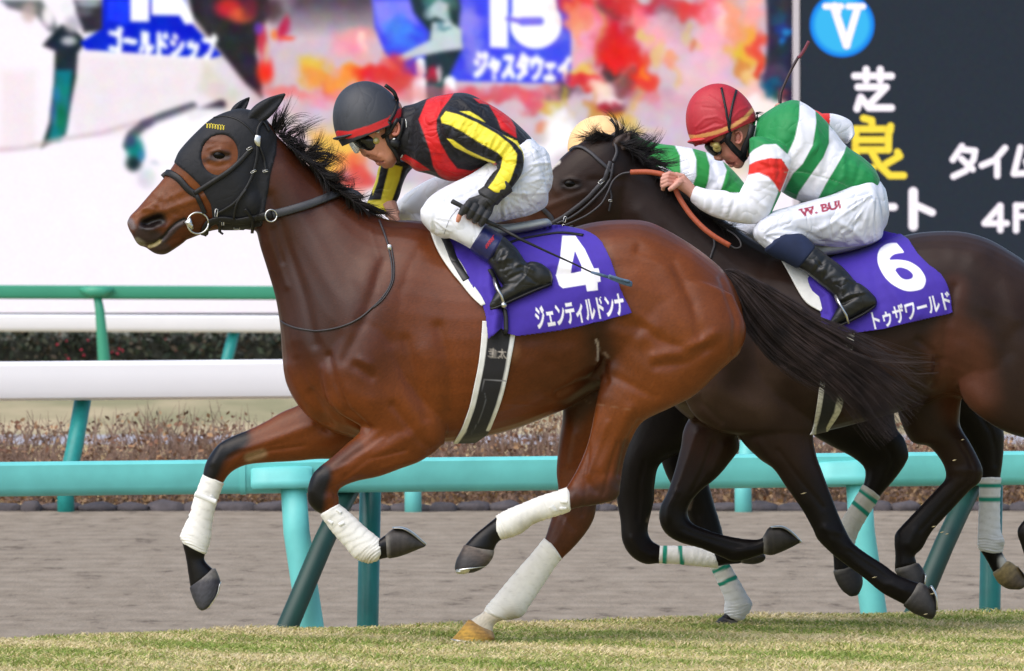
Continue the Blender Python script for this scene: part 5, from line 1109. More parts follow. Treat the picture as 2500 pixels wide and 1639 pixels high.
def helmet(cx, cy, rx, ry, w, ang, Y0, cols, parent, peak, seams=True, straps=(), cfn=None, mt=None):
    """cap over a riding skull: dome above a tilted rim, band and small peak"""
    V = []; Fc = []; nr, ns = 84, 180; ca, sa = math.cos(ang), math.sin(ang)
    for i in range(nr):
        ph = (i / (nr - 1)) * math.radians(100)
        for j in range(ns):
            th = 2 * math.pi * j / ns; r_ = math.sin(ph) ** .92 if ph < math.pi / 2 else 1 - .25 * (ph - math.pi / 2); u = r_ * math.cos(th) * rx; z = math.cos(ph) * ry; ww = r_ * math.sin(th) * w
            if z < 0: z *= 1.1
            x = cx + u * ca - z * sa; y = cy - u * sa - z * ca
            V.append(P(x, y, Y0 + ww))
    for i in range(nr - 1):
        for j in range(ns):
            k = (j + 1) % ns; Fc.append((i * ns + j, i * ns + k, (i + 1) * ns + k, (i + 1) * ns + j))
    me = mesh(V, Fc); me = solidify(me, .006, -1); co = getco(me); X, Yp = toPx(co)
    c = cfn(X, Yp, co[:, 1] - Y0); setcol(me, c)
    if straps: sculpt(me, straps)
    o = link('helmet', me, mt or M['cap'], parent)
    v, f = peak; link('peak', mesh(v, f), M['cap' if False else 'peakm'] if parent is None else None or cols, o)
    a = P(cx - sa * ry, cy - ca * ry, Y0); v, f = blob(cx - sa * ry, cy - ca * ry, 6, 4, .008, Y0, -ang); me2 = mesh(v, f); setcol(me2, np.ones((len(v), 1)) * c[len(c) // 9][None, :]); link('button', me2, M['cap'], o)
    return o
def person_root(x, y, label): 
    e = empty('person', (x, y, 0)); return tag(e, label, 'person')
skin_c = rgb(196, 132, 104)

# ------------------------------------------------------------------ leading jockey
J1 = person_root(.0, 0, 'jockey in black, red and yellow silks crouched low on the leading horse')
ang1 = math.radians(23)
# head and face, torso, limbs: one continuous body (slightly inside the clothes)
j1_head = [(860, 240, 950, 226, .050, 0), (845, 275, 980, 256, .068, 0), (850, 318, 986, 300, .070, 0), (862, 342, 990, 326, .068, 0), (872, 356, 986, 344, .064, 0), (884, 372, 982, 358, .058, 0), (898, 386, 978, 372, .052, 0), (914, 394, 974, 386, .047, 0), (926, 402, 968, 396, .040, 0), (938, 409, 962, 404, .030, 0)]
j1_torso = [(986, 262, 975, 385, .062, 0), (1012, 256, 1000, 400, .085, 0), (1042, 244, 1015, 414, .145, 0), (1090, 233, 1052, 424, .185, 0), (1140, 231, 1100, 440, .19, 0), (1192, 256, 1152, 432, .175, 0), (1240, 287, 1205, 412, .160, 0), (1292, 335, 1240, 440, .150, 0), (1312, 365, 1250, 470, .150, 0)]
j1_arm = [(1098, 262, 1075, 345, .062, -.15), (1128, 276, 1100, 362, .058, -.18), (1178, 302, 1150, 374, .050, -.20), (1222, 326, 1190, 392, .047, -.215), (1258, 350, 1212, 402, .045, -.225), (1276, 378, 1216, 412, .043, -.235), (1272, 420, 1208, 420, .041, -.25), (1252, 452, 1196, 436, .038, -.265), (1228, 478, 1184, 455, .033, -.28), (1210, 492, 1168, 470, .030, -.29)]
j1_farm = [(960, 392, 1010, 405, .055, .16), (930, 405, 992, 425, .052, .18), (920, 440, 980, 452, .046, .195), (908, 474, 972, 480, .043, .20), (898, 498, 962, 500, .042, .20), (902, 514, 956, 516, .038, .17)]
j1_thigh = [(1318, 358, 1338, 470, .10, -.06), (1292, 342, 1334, 500, .115, -.075), (1248, 358, 1296, 522, .115, -.10), (1200, 395, 1246, 534, .105, -.125), (1150, 428, 1188, 548, .095, -.15), (1105, 450, 1128, 570, .085, -.175), (1068, 470, 1086, 580, .078, -.195), (1044, 490, 1056, 568, .068, -.205), (1032, 508, 1034, 545, .045, -.205)]
j1_calf = [(1030, 530, 1108, 490, .066, -.21), (1062, 568, 1140, 505, .066, -.225), (1100, 580, 1158, 522, .062, -.235), (1130, 594, 1172, 542, .056, -.245), (1152, 607, 1185, 556, .052, -.25), (1185, 632, 1222, 576, .052, -.26), (1205, 655, 1258, 608, .046, -.27), (1222, 685, 1280, 640, .042, -.275), (1240, 705, 1310, 672, .040, -.28)]
j1_fthigh = [(1250, 360, 1290, 520, .10, .09), (1150, 412, 1170, 520, .09, .20), (1060, 436, 1080, 530, .08, .28), (1000, 470, 1010, 535, .07, .33), (972, 495, 975, 540, .05, .34)]
j1_fcalf = [(972, 505, 1030, 520, .06, .34), (1030, 560, 1080, 540, .055, .30), (1110, 620, 1150, 590, .05, .26), (1190, 690, 1225, 660, .045, .28)]
nose = [(874, 350, 892, 350, .012, 0), (877, 362, 898, 362, .016, 0), (881, 374, 902, 372, .019, 0), (888, 382, 902, 379, .014, 0)]
def body_of(headS, extra, others, vox, Y0=0.0, it=4):
    hd = remesh([seg(headS, 0, Y0, p=2.2)] + extra + [seg([others[0][0], others[0][1]], 0, Y0, shrink=.9)], .0024, it=2)
    bd = remesh([seg(s, 0, Y0, shrink=.86) for s in others] + [seg(headS[1:6], 0, Y0, shrink=.8)], vox, it=it)
    def vf(m): return [tuple(v.co) for v in m.vertices], [tuple(p.vertices) for p in m.polygons]
    return mesh(*merge([vf(hd), vf(bd)]))
bodyJ1 = body_of(j1_head, [seg(nose, 0, 0), blob(917, 391, 8, 4.5, .019, 0, .6), blob(924, 400, 8, 4.5, .018, 0, .6), blob(944, 404, 12, 8, .024), blob(900, 345, 14, 7, .05, 0, .5)], [j1_torso, j1_arm, j1_farm, j1_thigh, j1_calf, j1_fthigh, j1_fcalf], .0045, it=3)
# far foot
sculpt(bodyJ1, [([(896, 380), (901, 383)], 2.2, -.004), ([(916, 395), (930, 397), (938, 394)], 2.0, -.006), ([(908, 384), (922, 388)], 5, -.003), ([(890, 366), (900, 374)], 3, .003), ([(935, 380), (948, 395)], 6, .003), ([(925, 372), (918, 386)], 2.5, -.002), ([(900, 386), (912, 392)], 4, -.004), ([(915, 394), (928, 398)], 2.5, -.004), ([(905, 375), (925, 382)], 7, .004), ([(900, 378), (912, 384)], 3, -.003), ([(950, 350), (960, 385)], 8, .004), ([(978, 330), (975, 370)], 6, -.003)])
co = getco(bodyJ1); X, Yp = toPx(co); c = np.ones((len(co), 1)) * np.array(skin_c)[None, :]
c = mix(c, rgb(150, 78, 68), ss(6, 2, poly_d(X, Yp, [(913, 392), (934, 397)]))); c = mix(c, rgb(70, 34, 28), ss(3, .8, poly_d(X, Yp, [(916, 395), (930, 397), (936, 395)]))); c = mix(c, rgb(90, 48, 38), ss(3.4, 1, poly_d(X, Yp, [(896, 380), (901, 382)]))); c = mix(c, rgb(150, 104, 82), ss(20, 6, poly_d(X, Yp, [(955, 398), (968, 380)])) * .6); c = mix(c, rgb(176, 108, 86), ss(16, 4, poly_d(X, Yp, [(900, 378), (935, 405)])) * .5)
setcol(bodyJ1, c); bj = link('body', bodyJ1, M['skin'], J1)
v, f = ear_mesh(964, 315, -.066, s=1.35, rot=.1); me = mesh(v, f); setcol(me, np.ones((len(v), 1)) * np.array(rgb(200, 122, 100))[None, :]); link('ear', me, M['skin'], J1)
# silks jacket: torso and both sleeves in one
jk = [seg(j1_torso, 0, 0, ext=3, p=2.2), seg(j1_arm[:-1], 0, 0, ext=3), seg(j1_farm, 0, 0, ext=3)]
jm = remesh(jk, .0042, it=5)
sc = cross_folds([(1120, 300), (1200, 350), (1245, 375), (1245, 410), (1215, 460)], 26, 36, 4.5, .0042, 1) + cross_folds([(1130, 330), (1200, 370), (1250, 385)], 10, 30, 4, .003, 2)
sc += [([(1050, 260), (1080, 330), (1100, 410)], 9, -.004), ([(1075, 250), (1070, 290), (1050, 300)], 5, .006), ([(1090, 235), (1070, 270)], 7, -.005), ([(1160, 250), (1180, 280)], 8, -.005), ([(1190, 260), (1210, 300), (1240, 340)], 8, -.005), ([(1110, 300), (1085, 345), (1120, 380)], 6, -.006), ([(1060, 380), (1120, 410), (1190, 405)], 8, -.004), ([(1000, 330), (1030, 380)], 10, -.003), ([(1120, 240), (1150, 268), (1170, 300)], 6, .005), ([(1020, 300), (1040, 360), (1070, 410)], 7, .004), ([(1225, 300), (1262, 340)], 7, .004)]
sculpt(jm, sc)
co = getco(jm); X, Yp = toPx(co); near = co[:, 1] < 0.02; no = getno(jm)
blk = np.array(rgb(24, 24, 30)); red = rgb(206, 26, 30); yel = rgb(240, 222, 64); c = np.ones((len(co), 1)) * blk[None, :]
# red cross belts and yoke
c = mix(c, red, softpoly(X, Yp, [(1022, 292), (1042, 244), (1060, 236), (1108, 228), (1092, 250), (1078, 268), (1066, 292), (1066, 320), (1075, 350), (1095, 385), (1116, 412), (1150, 418), (1212, 395), (1240, 410), (1160, 445), (1100, 445), (1072, 430), (1058, 408), (1050, 370), (1036, 330)], 1.2))
c = mix(c, red, softpoly(X, Yp, [(1191, 252), (1212, 262), (1240, 278), (1258, 310), (1263, 350), (1250, 345), (1238, 328), (1225, 320), (1214, 290)], 1.2)); c = mix(c, red, softpoly(X, Yp, [(1156, 240), (1186, 244), (1196, 256), (1170, 252)], 1.0))
c = mix(c, red, softpoly(X, Yp, [(972, 386), (990, 378), (1015, 392), (1050, 416), (1010, 420), (978, 404)], 1.2))
armn = (co[:, 1] < -.12)
c = mix(c, blk, softpoly(X, Yp, [(1085, 262), (1120, 258), (1190, 296), (1275, 345), (1290, 385), (1260, 470), (1190, 470), (1180, 445), (1212, 400), (1208, 398), (1160, 378), (1120, 365), (1080, 340), (1066, 310), (1070, 285)], 1.2) * (co[:, 1] < -.10))
c = mix(c, yel, softpoly(X, Yp, [(1088, 272), (1120, 280), (1165, 300), (1215, 328), (1245, 352), (1262, 376), (1260, 400), (1246, 440), (1232, 462), (1212, 474), (1192, 458), (1206, 440), (1222, 412), (1227, 385), (1214, 372), (1170, 348), (1130, 322), (1100, 306), (1078, 300), (1076, 288)], 1.2) * (co[:, 1] < -.10))
c = mix(c, yel, softpoly(X, Yp, [(1122, 272), (1146, 272), (1168, 284), (1186, 300), (1150, 284)], 1)); c = mix(c, yel, softpoly(X, Yp, [(1090, 338), (1106, 342), (1140, 366), (1178, 384), (1210, 396), (1206, 400), (1160, 384), (1110, 360)], .8) * (co[:, 1] < -.08)); c = mix(c, yel, softpoly(X, Yp, [(1228, 330), (1262, 344), (1276, 368), (1284, 384), (1280, 400), (1276, 372), (1258, 350)], .6))
far = (co[:, 1] > .10); ff = far * 1.0
c = mix(c, blk, ff * (X < 1010) * (Yp > 385)); c = mix(c, yel, softpoly(X, Yp, [(952, 400), (982, 408), (975, 440), (955, 496), (955, 520), (900, 518), (896, 490), (930, 488)], 1.2) * ff); c = mix(c, yel, softpoly(X, Yp, [(922, 402), (930, 405), (922, 445), (910, 478), (908, 450), (916, 430)], 1) * ff)
setcol(jm, c); jk1 = link('jacket', jm, M['silk'], J1)
cl = [seg([(982, 284, 962, 376, .066), (990, 280, 978, 384, .070), (1003, 262, 994, 394, .080)], 0, 0, ext=1.5, sub=6)]; me = remesh(cl, .004, it=3); setcol(me, np.ones((len(me.vertices), 1)) * np.array(rgb(22, 22, 27))[None, :]); link('collar', me, M['silk2'], jk1)
v, f = merge([tube3([P(x, y, yy) for x, y, yy in ((988, 278, -.050), (992, 300, -.070), (994, 340, -.074), (990, 366, -.06), (980, 384, -.035), (972, 388, -.01))], .0026, 8)]); link('collar_piping', mesh(v, f), M['white'], jk1)
# breeches
def breeches(parts, vox, folds, parent, coln=(226, 228, 236), text=None, ext=3, Yf=0):
    me = remesh(parts, vox, it=5); sculpt(me, folds); co = getco(me); X, Yp = toPx(co); c = np.ones((len(co), 1)) * np.array(rgb(*coln))[None, :]
    if text: c = mix(c, rgb(150, 22, 60), text(X, Yp) * (co[:, 1] < Yf))
    setcol(me, c); return link('breeches', me, M['breech'], parent)
f1 = radial_folds(1225, 470, -.9, 1.6, 20, 105, 22, 3.6, .0042, 5) + radial_folds(1050, 530, .2, 1.5, 14, 60, 10, 3.2, .0035, 6) + cross_folds([(1300, 360), (1322, 430), (1290, 500), (1220, 530)], 22, 34, 3.4, .004, 8, .3) + [([(1110, 455), (1180, 430), (1220, 400)], 9, .004), ([(1060, 500), (1130, 480), (1200, 440)], 7, -.003)]
bp1 = [seg(j1_thigh, 0, 0, ext=3), seg(j1_calf[:5], 0, 0, ext=3), seg(j1_fthigh, 0, 0, ext=3), seg(j1_fcalf[:2], 0, 0, ext=3), seg([(1262, 320, 1230, 470, .145), (1300, 340, 1270, 510, .155), (1330, 380, 1310, 505, .14), (1345, 425, 1335, 470, .09)], 0, 0, ext=2)]
br1 = breeches(bp1, .0045, f1, J1)
# knee panel seam
tb1 = bvh(br1.data)
v, f = merge([cord(tb1, [(1118, 510), (1098, 535), (1084, 572)], .0012, .0004), cord(tb1, [(1118, 511), (1150, 532), (1186, 552)], .0010, .0004)]); link('seam', mesh(v, f), mat('grey_seam', rgb(150, 152, 160), rough=.7), br1)
# boots
def boot(shaft, foot, folds, parent, band=None, bandcol=(30, 34, 84), Y0=0, mt=None, vox=.0042):
    me = remesh([seg(shaft, 0, Y0, ext=3.5), seg(foot, 0, Y0)], vox, it=3); sculpt(me, folds); o = link('boot', me, mt or M['boot'], parent)
    if band is not None:
        v, f = seg(band, 0, Y0, ext=4.6, sub=8, N=36); m2 = mesh(v, f); o2 = link('boot_cuff', m2, mat('cuff', rgb(*bandcol), rough=.28 if mt is None else .6, var=.2, bump=.4, bscale=30, bdist=.006), o); return o, o2
    return o, None
shaft1 = [s for s in j1_calf[4:]]
foot1 = [(1338, 655, 1346, 694, .028, -.285), (1318, 642, 1334, 704, .036, -.285), (1290, 640, 1306, 712, .040, -.285), (1262, 668, 1282, 722, .040, -.285), (1240, 690, 1256, 733, .040, -.287), (1218, 706, 1232, 744, .040, -.29), (1204, 722, 1212, 755, .037, -.292), (1195, 738, 1199, 757, .025, -.293)]
bf = cross_folds([(1190, 605), (1225, 630), (1255, 660)], 12, 30, 5, .006, 11, .7) + [([(1250, 655), (1270, 645), (1300, 660)], 5, .006), ([(1245, 680), (1275, 665), (1310, 690)], 4, -.005), ([(1260, 700), (1280, 680), (1296, 652)], 3, .003), ([(1205, 752), (1245, 735), (1290, 715), (1340, 698)], 3.5, .004)]
bo1, cu1 = boot(shaft1, foot1, bf, J1, band=[(1151, 608, 1185, 554, .054, -.25), (1168, 622, 1204, 566, .054, -.255), (1190, 636, 1226, 580, .053, -.262)])
tcu = bvh(cu1.data); script(tcu, 1186, 604, 1206, 580, 8, mat('red_thread', rgb(190, 30, 50), rough=.5), cu1, n=5, r=.0012)
v, f = seg([(1326, 693, 1346, 699, .03), (1338, 697, 1328, 708, .036)], 0, -.285, sub=2); 
v, f = seg([(1346, 689, 1348, 697, .026, -.285), (1300, 706, 1304, 716, .040, -.285), (1250, 728, 1254, 738, .040, -.287), (1212, 744, 1215, 757, .038, -.29), (1196, 750, 1199, 760, .028, -.292)], 0, 0, sub=4); link('sole', mesh(v, f), M['leather'], bo1)
# gloved near hand closed round the whip
def fist(wrist, knuck0, knuck1, whip_dir, Y0, r, parent_parts, tips=True, up=(0, -1), curl=1.0):
    """palm from wrist to knuckles, four fingers curling over a shaft in front and back under it"""
    (wx, wy), (k0x, k0y), (k1x, k1y) = wrist, knuck0, knuck1; parts = []; tipp = []
    dx, dy = whip_dir; L = math.hypot(dx, dy); dx, dy = dx / L, dy / L; nx, ny = (-dy, dx)
    if nx * up[0] + ny * up[1] < 0: nx, ny = -nx, -ny     # n points to the back of the hand
    for i in range(4):
        t = i / 3; kx, ky = k0x + (k1x - k0x) * t, k0y + (k1y - k0y) * t; s = (1.0, 1.06, 1.0, .86)[i]; 
        Pp = [P(kx + nx * 7 * s, ky + ny * 7 * s, Y0 + .012), P(kx + nx * 5 * s, ky + ny * 5 * s, Y0 - .016), P(kx - nx * 8 * s, ky - ny * 8 * s, Y0 - .030), P(kx - nx * 21 * s, ky - ny * 21 * s, Y0 - .022), P(kx - nx * 26 * s, ky - ny * 26 * s, Y0 - .004), P(kx - nx * 20 * s, ky - ny * 20 * s, Y0 + .010)]
        parts.append(tube3(Pp[:5], [r * 1.0, r * 1.08, r * 1.0, r * .95, r * .85], 10)); tipp.append(tube3(Pp[3:], [r * .80, r * .84, r * .62], 10))
    palm = [tube3([P(wx, wy, Y0 + .010), P((wx + (k0x + k1x) / 2) / 2 + nx * 3, (wy + (k0y + k1y) / 2) / 2 + ny * 3, Y0 + .008), P((k0x + k1x) / 2 + nx * 4, (k0y + k1y) / 2 + ny * 4, Y0 + .012)], [.024, .027, .026], 14)]
    for i in range(4):
        t = i / 3; kx, ky = k0x + (k1x - k0x) * t, k0y + (k1y - k0y) * t
        palm.append(tube3([P(wx + (kx - wx) * .2, wy + (ky - wy) * .2, Y0 + .006), P(kx + nx * 7, ky + ny * 7, Y0 + .010)], [r * 1.5, r * 1.2], 10))
    return parts, palm, tipp
fp, palm, tips = fist((1200, 478), (1188, 526), (1143, 500), (1, .62), -.300, .0128, None, up=(.2, -1))
thumb = [tube3([P(1172, 492, -.29), P(1150, 495, -.31), P(1131, 509, -.325), P(1123, 526, -.325)], [.016, .0135, .0115, .010], 12)]
gl = remesh(fp + palm + thumb + [tube3([P(1222, 462, -.28), P(1206, 480, -.288), P(1188, 494, -.292)], [.031, .028, .029], 14), tube3([P(1238, 452, -.272), P(1216, 470, -.283)], [.032, .031], 14)], .0022, it=3)
glo = link('glove', gl, M['glove'], J1)
ft = remesh(tips + [tube3([P(1123, 524, -.325), P(1119, 536, -.325), P(1117, 543, -.323)], [.0095, .0092, .0065], 12)], .0022, it=2); setcol(ft, np.ones((len(ft.vertices), 1)) * np.array(rgb(190, 124, 96))[None, :]); link('fingertips', ft, M['skin'], glo)
# cuff of the glove ribbed
v, f = seg([(1214, 500, 1168, 466, .034, -.285), (1226, 486, 1182, 456, .036, -.278)], 0, 0, ext=1.5); link('cuff', mesh(v, f), M['glove'], glo)
# far hand on the neck
fh = []
for i in range(4): fh.append(tube3([P(952 + i * 6, 508 + i * 3, .15 - .006 * i), P(950 + i * 6, 524 + i * 2, .135 - .006 * i), P(956 + i * 6, 538 + i, .13 - .006 * i)], [.0105, .010, .008], 10))
fh.append(tube3([P(950, 500, .17), P(958, 522, .15)], [.03, .028], 12)); me = remesh(fh, .0025, it=2); setcol(me, np.ones((len(me.vertices), 1)) * np.array(rgb(200, 150, 128))[None, :]); link('hand', me, M['skin'], J1)
# helmet, peak, straps
M['peakm'] = mat('black_peak', rgb(40, 42, 48), rough=.5)
def cf1(X, Yp, y):
    c = np.ones((len(X), 1)) * np.array(rgb(50, 53, 60))[None, :]
    L = [(826, 328), (852, 330), (900, 316), (950, 296), (990, 264)]; d = poly_d(X, Yp, L); c = mix(c, rgb(204, 38, 42), np.clip((9.5 - d) / 1.5, 0, 1)); c = mix(c, rgb(48, 48, 54), np.clip((poly_d(X, Yp, [(826, 345), (855, 346), (905, 332), (955, 312), (1000, 284)]) < 5) * 1.0, 0, 1))
    for l in ([(872, 205), (886, 235), (894, 270), (898, 300)], [(852, 255), (845, 290)], [(925, 200), (950, 222)]): c = mix(c, rgb(36, 38, 44), np.clip((1.4 - poly_d(X, Yp, l)), 0, 1) * .8)
    return c
pk = seg([(812, 338, 814, 341, .030), (822, 334, 826, 343, .070), (842, 328, 848, 341, .092), (868, 320, 873, 334, .098)], 0, 0, sub=6, N=30)
h1 = helmet(904, 306, 83, 106, .112, ang1, 0, M['peakm'], J1, pk, cfn=cf1)
def strapw(pts, w=.010, th=.004, m=None, parent=None, name='strap'):
    pts = [Vector(p) for p in pts]; V = []; Fc = []
    for i, q in enumerate(pts):
        d = (pts[min(i + 1, len(pts) - 1)] - pts[max(i - 1, 0)]).normalized(); n = Vector((0, -1, 0)); n = (n - d * n.dot(d)).normalized(); s = n.cross(d)
        for a, b in ((-1, -1), (-1, 1), (1, 1), (1, -1)): V.append(q + s * a * w / 2 + n * b * th / 2)
    for i in range(len(pts) - 1):
        for j in range(4): k = (j + 1) % 4; Fc.append((i * 4 + j, i * 4 + k, (i + 1) * 4 + k, (i + 1) * 4 + j))
    Fc += [(3, 2, 1, 0), tuple(len(V) - 4 + j for j in range(4))]; return link(name, mesh(V, Fc), m, parent)
th1 = bvh(h1.data)
def onto(tree, pts, off, Yd):
    out = []
    for x, y in pts:
        q, n = surf(tree, x, y, off); out.append(q if q is not None else P(x, y, Yd))
    return out
strapw(onto(th1, crs2([(940, 208), (962, 226), (968, 250), (962, 275), (950, 296)], 4), .003, -.06), .014, .003, M['leather'], h1, 'helmet_strap')
strapw([P(952, 298, -.100), P(946, 315, -.088), P(944, 335, -.076), P(950, 352, -.072), P(962, 368, -.070), P(972, 386, -.060), P(974, 398, -.040)], .016, .005, M['leather'], J1, 'chin_strap')
strapw([P(985, 290, -.080), P(980, 318, -.078), P(972, 340, -.074), P(964, 362, -.072)], .014, .005, M['leather'], J1, 'chin_strap')
v, f = blob(964, 350, 15, 12, .014, -.076, .5, 10); link('chin_cup', mesh(v, f), M['leather'], J1)
# goggles: foam body, lens with a pale vent, a clear lifted lens in front
gv = remesh([seg([(858, 338, 930, 322, .060), (870, 352, 936, 338, .066), (884, 366, 934, 352, .060), (896, 372, 924, 364, .050)], 0, 0, ext=2.5)], .004, it=4); co = getco(gv); X, Yp = toPx(co)
c = np.ones((len(co), 1)) * np.array(rgb(20, 20, 22))[None, :]; setcol(gv, c); go1 = link('goggles', gv, M['gog'], J1); tg = bvh(gv)
q, _ = surf(tg, 918, 344, .001); v, f = blob(918, 343, 9.5, 9.5, .006, q.y, 0, 9); me = mesh(v, f); co = getco(me); X, Yp = toPx(co); c = mix(np.ones((len(co), 1)) * np.array(rgb(168, 150, 72))[None, :], rgb(214, 208, 176), ss(6, 2, np.hypot(X - 917, Yp - 342))); setcol(me, c); link('vent', me, M['gog'], go1)
M['clear'], _nt, _b = nm('clear_lens'); _b.inputs['Base Color'].default_value = (.9, .88, .8, 1); _b.inputs['Transmission Weight'].default_value = .93; _b.inputs['Roughness'].default_value = .12; _b.inputs['IOR'].default_value = 1.35
v, f = seg([(848, 338, 868, 340, .055), (852, 352, 876, 352, .062), (860, 366, 880, 362, .055), (866, 374, 878, 370, .030)], 0, 0, sub=5, N=26); me = solidify(mesh(v, f[:-2]), .002, -1); link('clear_lens', me, M['clear'], go1)
strapw([P(932, 336, -.075), P(950, 324, -.085), P(962, 304, -.092), P(972, 290, -.095)], .014, .003, M['leather'], go1, 'goggle_strap')
for x, y in ((923, 323), (962, 340)):
    v, f = blob(x, y, 5, 2.6, .004, -.086, -.3, 6); link('buckle', mesh(v, f), M['steel'], go1)
# whip
W1 = tag(empty('riding_whip', tuple(P(1150, 515, -.245))), 'long black riding whip pointing back across purple saddle cloth 4', 'whip')
hp_ = [P(1104, 492, -.315), P(1118, 499, -.313), P(1150, 517, -.31), P(1186, 540, -.308), P(1215, 553, -.31)]
v, f = tube3([P(1102, 490.5, -.315)] + hp_, [.006, .0095, .0088, .0085, .0088, .0075], 14); link('handle', mesh(v, f), mat('whip_grip', rgb(34, 34, 36), rough=.6, bump=.6, bscale=300, bdist=.002), W1)
v, f = tube3([P(1213, 552, -.31), P(1272, 585, -.32), P(1330, 612, -.33), P(1400, 644, -.335), P(1446, 666, -.34)], [.0068, .0058, .0042, .0034, .003], 12); link('shaft', mesh(v, f), M['leather'], W1)
M['flap'] = mat('whip_flap', rgb(72, 96, 122), rough=.45, var=.25, vscale=90, bump=.4, bscale=200)
v, f = tube3([P(1444, 665, -.34), P(1462, 670, -.345), P(1490, 678, -.35)], [.0045, .006, .0055], 12); link('keeper', mesh(v, f), M['flap'], W1)
v, f = seg([(1486, 672, 1485, 681, .010), (1505, 675, 1502, 688, .012), (1525, 683, 1522, 696, .012), (1542, 687, 1541, 701, .012)], 0, -.352, sub=4, N=16, p=4); link('flap', mesh(v, f), M['flap'], W1)
v, f = seg([(1488, 670, 1487, 677, .004), (1520, 680, 1518, 686, .005), (1538, 684, 1536, 690, .005)], 0, -.37, sub=4, N=12, p=4); link('flap', mesh(v, f), M['flap'], W1)

# ================================================================== SECOND HORSE (dark bay, cloth 6) AND JOCKEY
YB = 1.2
H2 = empty('race_horse', tuple(P(1950, 900, YB))); H2.location.z = 0; tag(H2, 'dark brown racehorse with orange rein and purple saddle cloth 6, head beside the leading jockey', 'horse')
head2 = [(1208, 528, 1222, 572, .032, 0), (1222, 508, 1248, 592, .048, 0), (1250, 482, 1290, 604, .054, 0), (1285, 456, 1330, 606, .056, 0), (1318, 434, 1385, 600, .062, 0), (1345, 413, 1440, 590, .080, 0), (1374, 381, 1490, 575, .095, 0), (1412, 352, 1525, 545, .098, 0), (1460, 332, 1545, 480, .088, 0), (1500, 330, 1560, 425, .065, 0), (1525, 345, 1560, 400, .05, 0)]
neck2 = [(1450, 350, 1500, 540, .07, 0), (1520, 352, 1520, 600, .078, 0), (1575, 385, 1545, 690, .088, 0), (1640, 435, 1575, 780, .11, 0), (1710, 490, 1600, 860, .14, 0), (1780, 545, 1622, 930, .18, 0), (1850, 590, 1640, 985, .21, 0), (1900, 610, 1690, 1030, .23, 0)]
trunk2 = [(1800, 620, 1655, 930, .17, 0), (1860, 610, 1690, 1020, .21, 0), (1920, 612, 1830, 1068, .245, 0), (1975, 625, 1950, 1066, .265, 0), (2050, 625, 2030, 1050, .28, 0), (2120, 605, 2110, 1030, .285, 0), (2170, 588, 2190, 1008, .285, 0), (2208, 575, 2260, 985, .28, 0), (2253, 567, 2320, 962, .275, 0), (2317, 564, 2370, 985, .27, 0), (2365, 569, 2430, 1030, .27, 0), (2413, 584, 2480, 1050, .26, 0), (2460, 610, 2540, 1040, .25, 0), (2510, 645, 2590, 1000, .22, 0), (2560, 700, 2630, 950, .18, 0), (2600, 760, 2640, 890, .12, 0)]
nsh2 = [(1880, 690, 1740, 760, .04, -.13), (1900, 780, 1690, 850, .08, -.155), (1930, 880, 1670, 950, .085, -.155), (1975, 980, 1690, 1010, .08, -.15), (1985, 1050, 1740, 1050, .07, -.14)]
nfore2 = [(1780, 960, 1990, 960, .07, -.13), (1800, 1060, 1985, 1050, .07, -.13), (1850, 1118, 1992, 1105, .062, -.13), (1889, 1146, 2008, 1152, .055, -.13), (1918, 1188, 2026, 1200, .048, -.13), (1955, 1240, 2046, 1252, .043, -.13), (1984, 1292, 2060, 1284, .043, -.13), (1996, 1318, 2080, 1322, .042, -.13), (2030, 1352, 2100, 1340, .036, -.13), (2060, 1376, 2126, 1358, .030, -.13), (2104, 1408, 2158, 1378, .028, -.13), (2150, 1446, 2190, 1402, .031, -.13), (2190, 1468, 2222, 1416, .034, -.13), (2216, 1482, 2246, 1424, .031, -.13)]
ffore2 = [(1720, 960, 1800, 1060, .07, .06), (1672, 1040, 1806, 1095, .068, .06), (1662, 1090, 1788, 1122, .058, .05), (1648, 1145, 1752, 1165, .050, .04), (1630, 1200, 1706, 1203, .043, .03), (1611, 1240, 1682, 1236, .042, .03), (1611, 1278, 1680, 1260, .042, .03), (1628, 1306, 1692, 1279, .040, .03), (1660, 1325, 1722, 1292, .035, .03), (1712, 1340, 1762, 1305, .029, .03), (1760, 1360, 1806, 1314, .031, .03), (1790, 1372, 1826, 1316, .034, .03), (1826, 1366, 1850, 1317, .030, .03), (1862, 1354, 1866, 1310, .031, .03), (1890, 1350, 1880, 1300, .031, .03)]
fhind2 = [(2180, 900, 2350, 960, .09, .12), (2190, 1000, 2345, 1000, .085, .12), (2222, 1076, 2345, 1040, .072, .12), (2266, 1090, 2368, 1080, .058, .12), (2294, 1120, 2388, 1118, .048, .12), (2308, 1150, 2400, 1150, .043, .12), (2306, 1172, 2392, 1178, .040, .12), (2290, 1190, 2368, 1198, .034, .12), (2240, 1243, 2322, 1248, .028, .12), (2190, 1296, 2276, 1298, .031, .12), (2183, 1318, 2252, 1340, .034, .12), (2185, 1352, 2234, 1356, .029, .12), (2184, 1390, 2240, 1374, .031, .12)]
nhind2 = [(2360, 700, 2640, 760, .06, -.16), (2340, 790, 2660, 860, .10, -.16), (2340, 880, 2650, 950, .10, -.16), (2352, 978, 2640, 1000, .09, -.16), (2440, 1048, 2650, 1040, .08, -.155), (2530, 1080, 2660, 1080, .065, -.15), (2585, 1120, 2680, 1120, .05, -.15), (2600, 1160, 2690, 1160, .042, -.15), (2570, 1200, 2650, 1200, .033, -.15), (2520, 1250, 2580, 1262, .029, -.15), (2484, 1292, 2545, 1310, .034, -.15), (2492, 1330, 2540, 1335, .029, -.15), (2505, 1370, 2560, 1360, .031, -.15)]
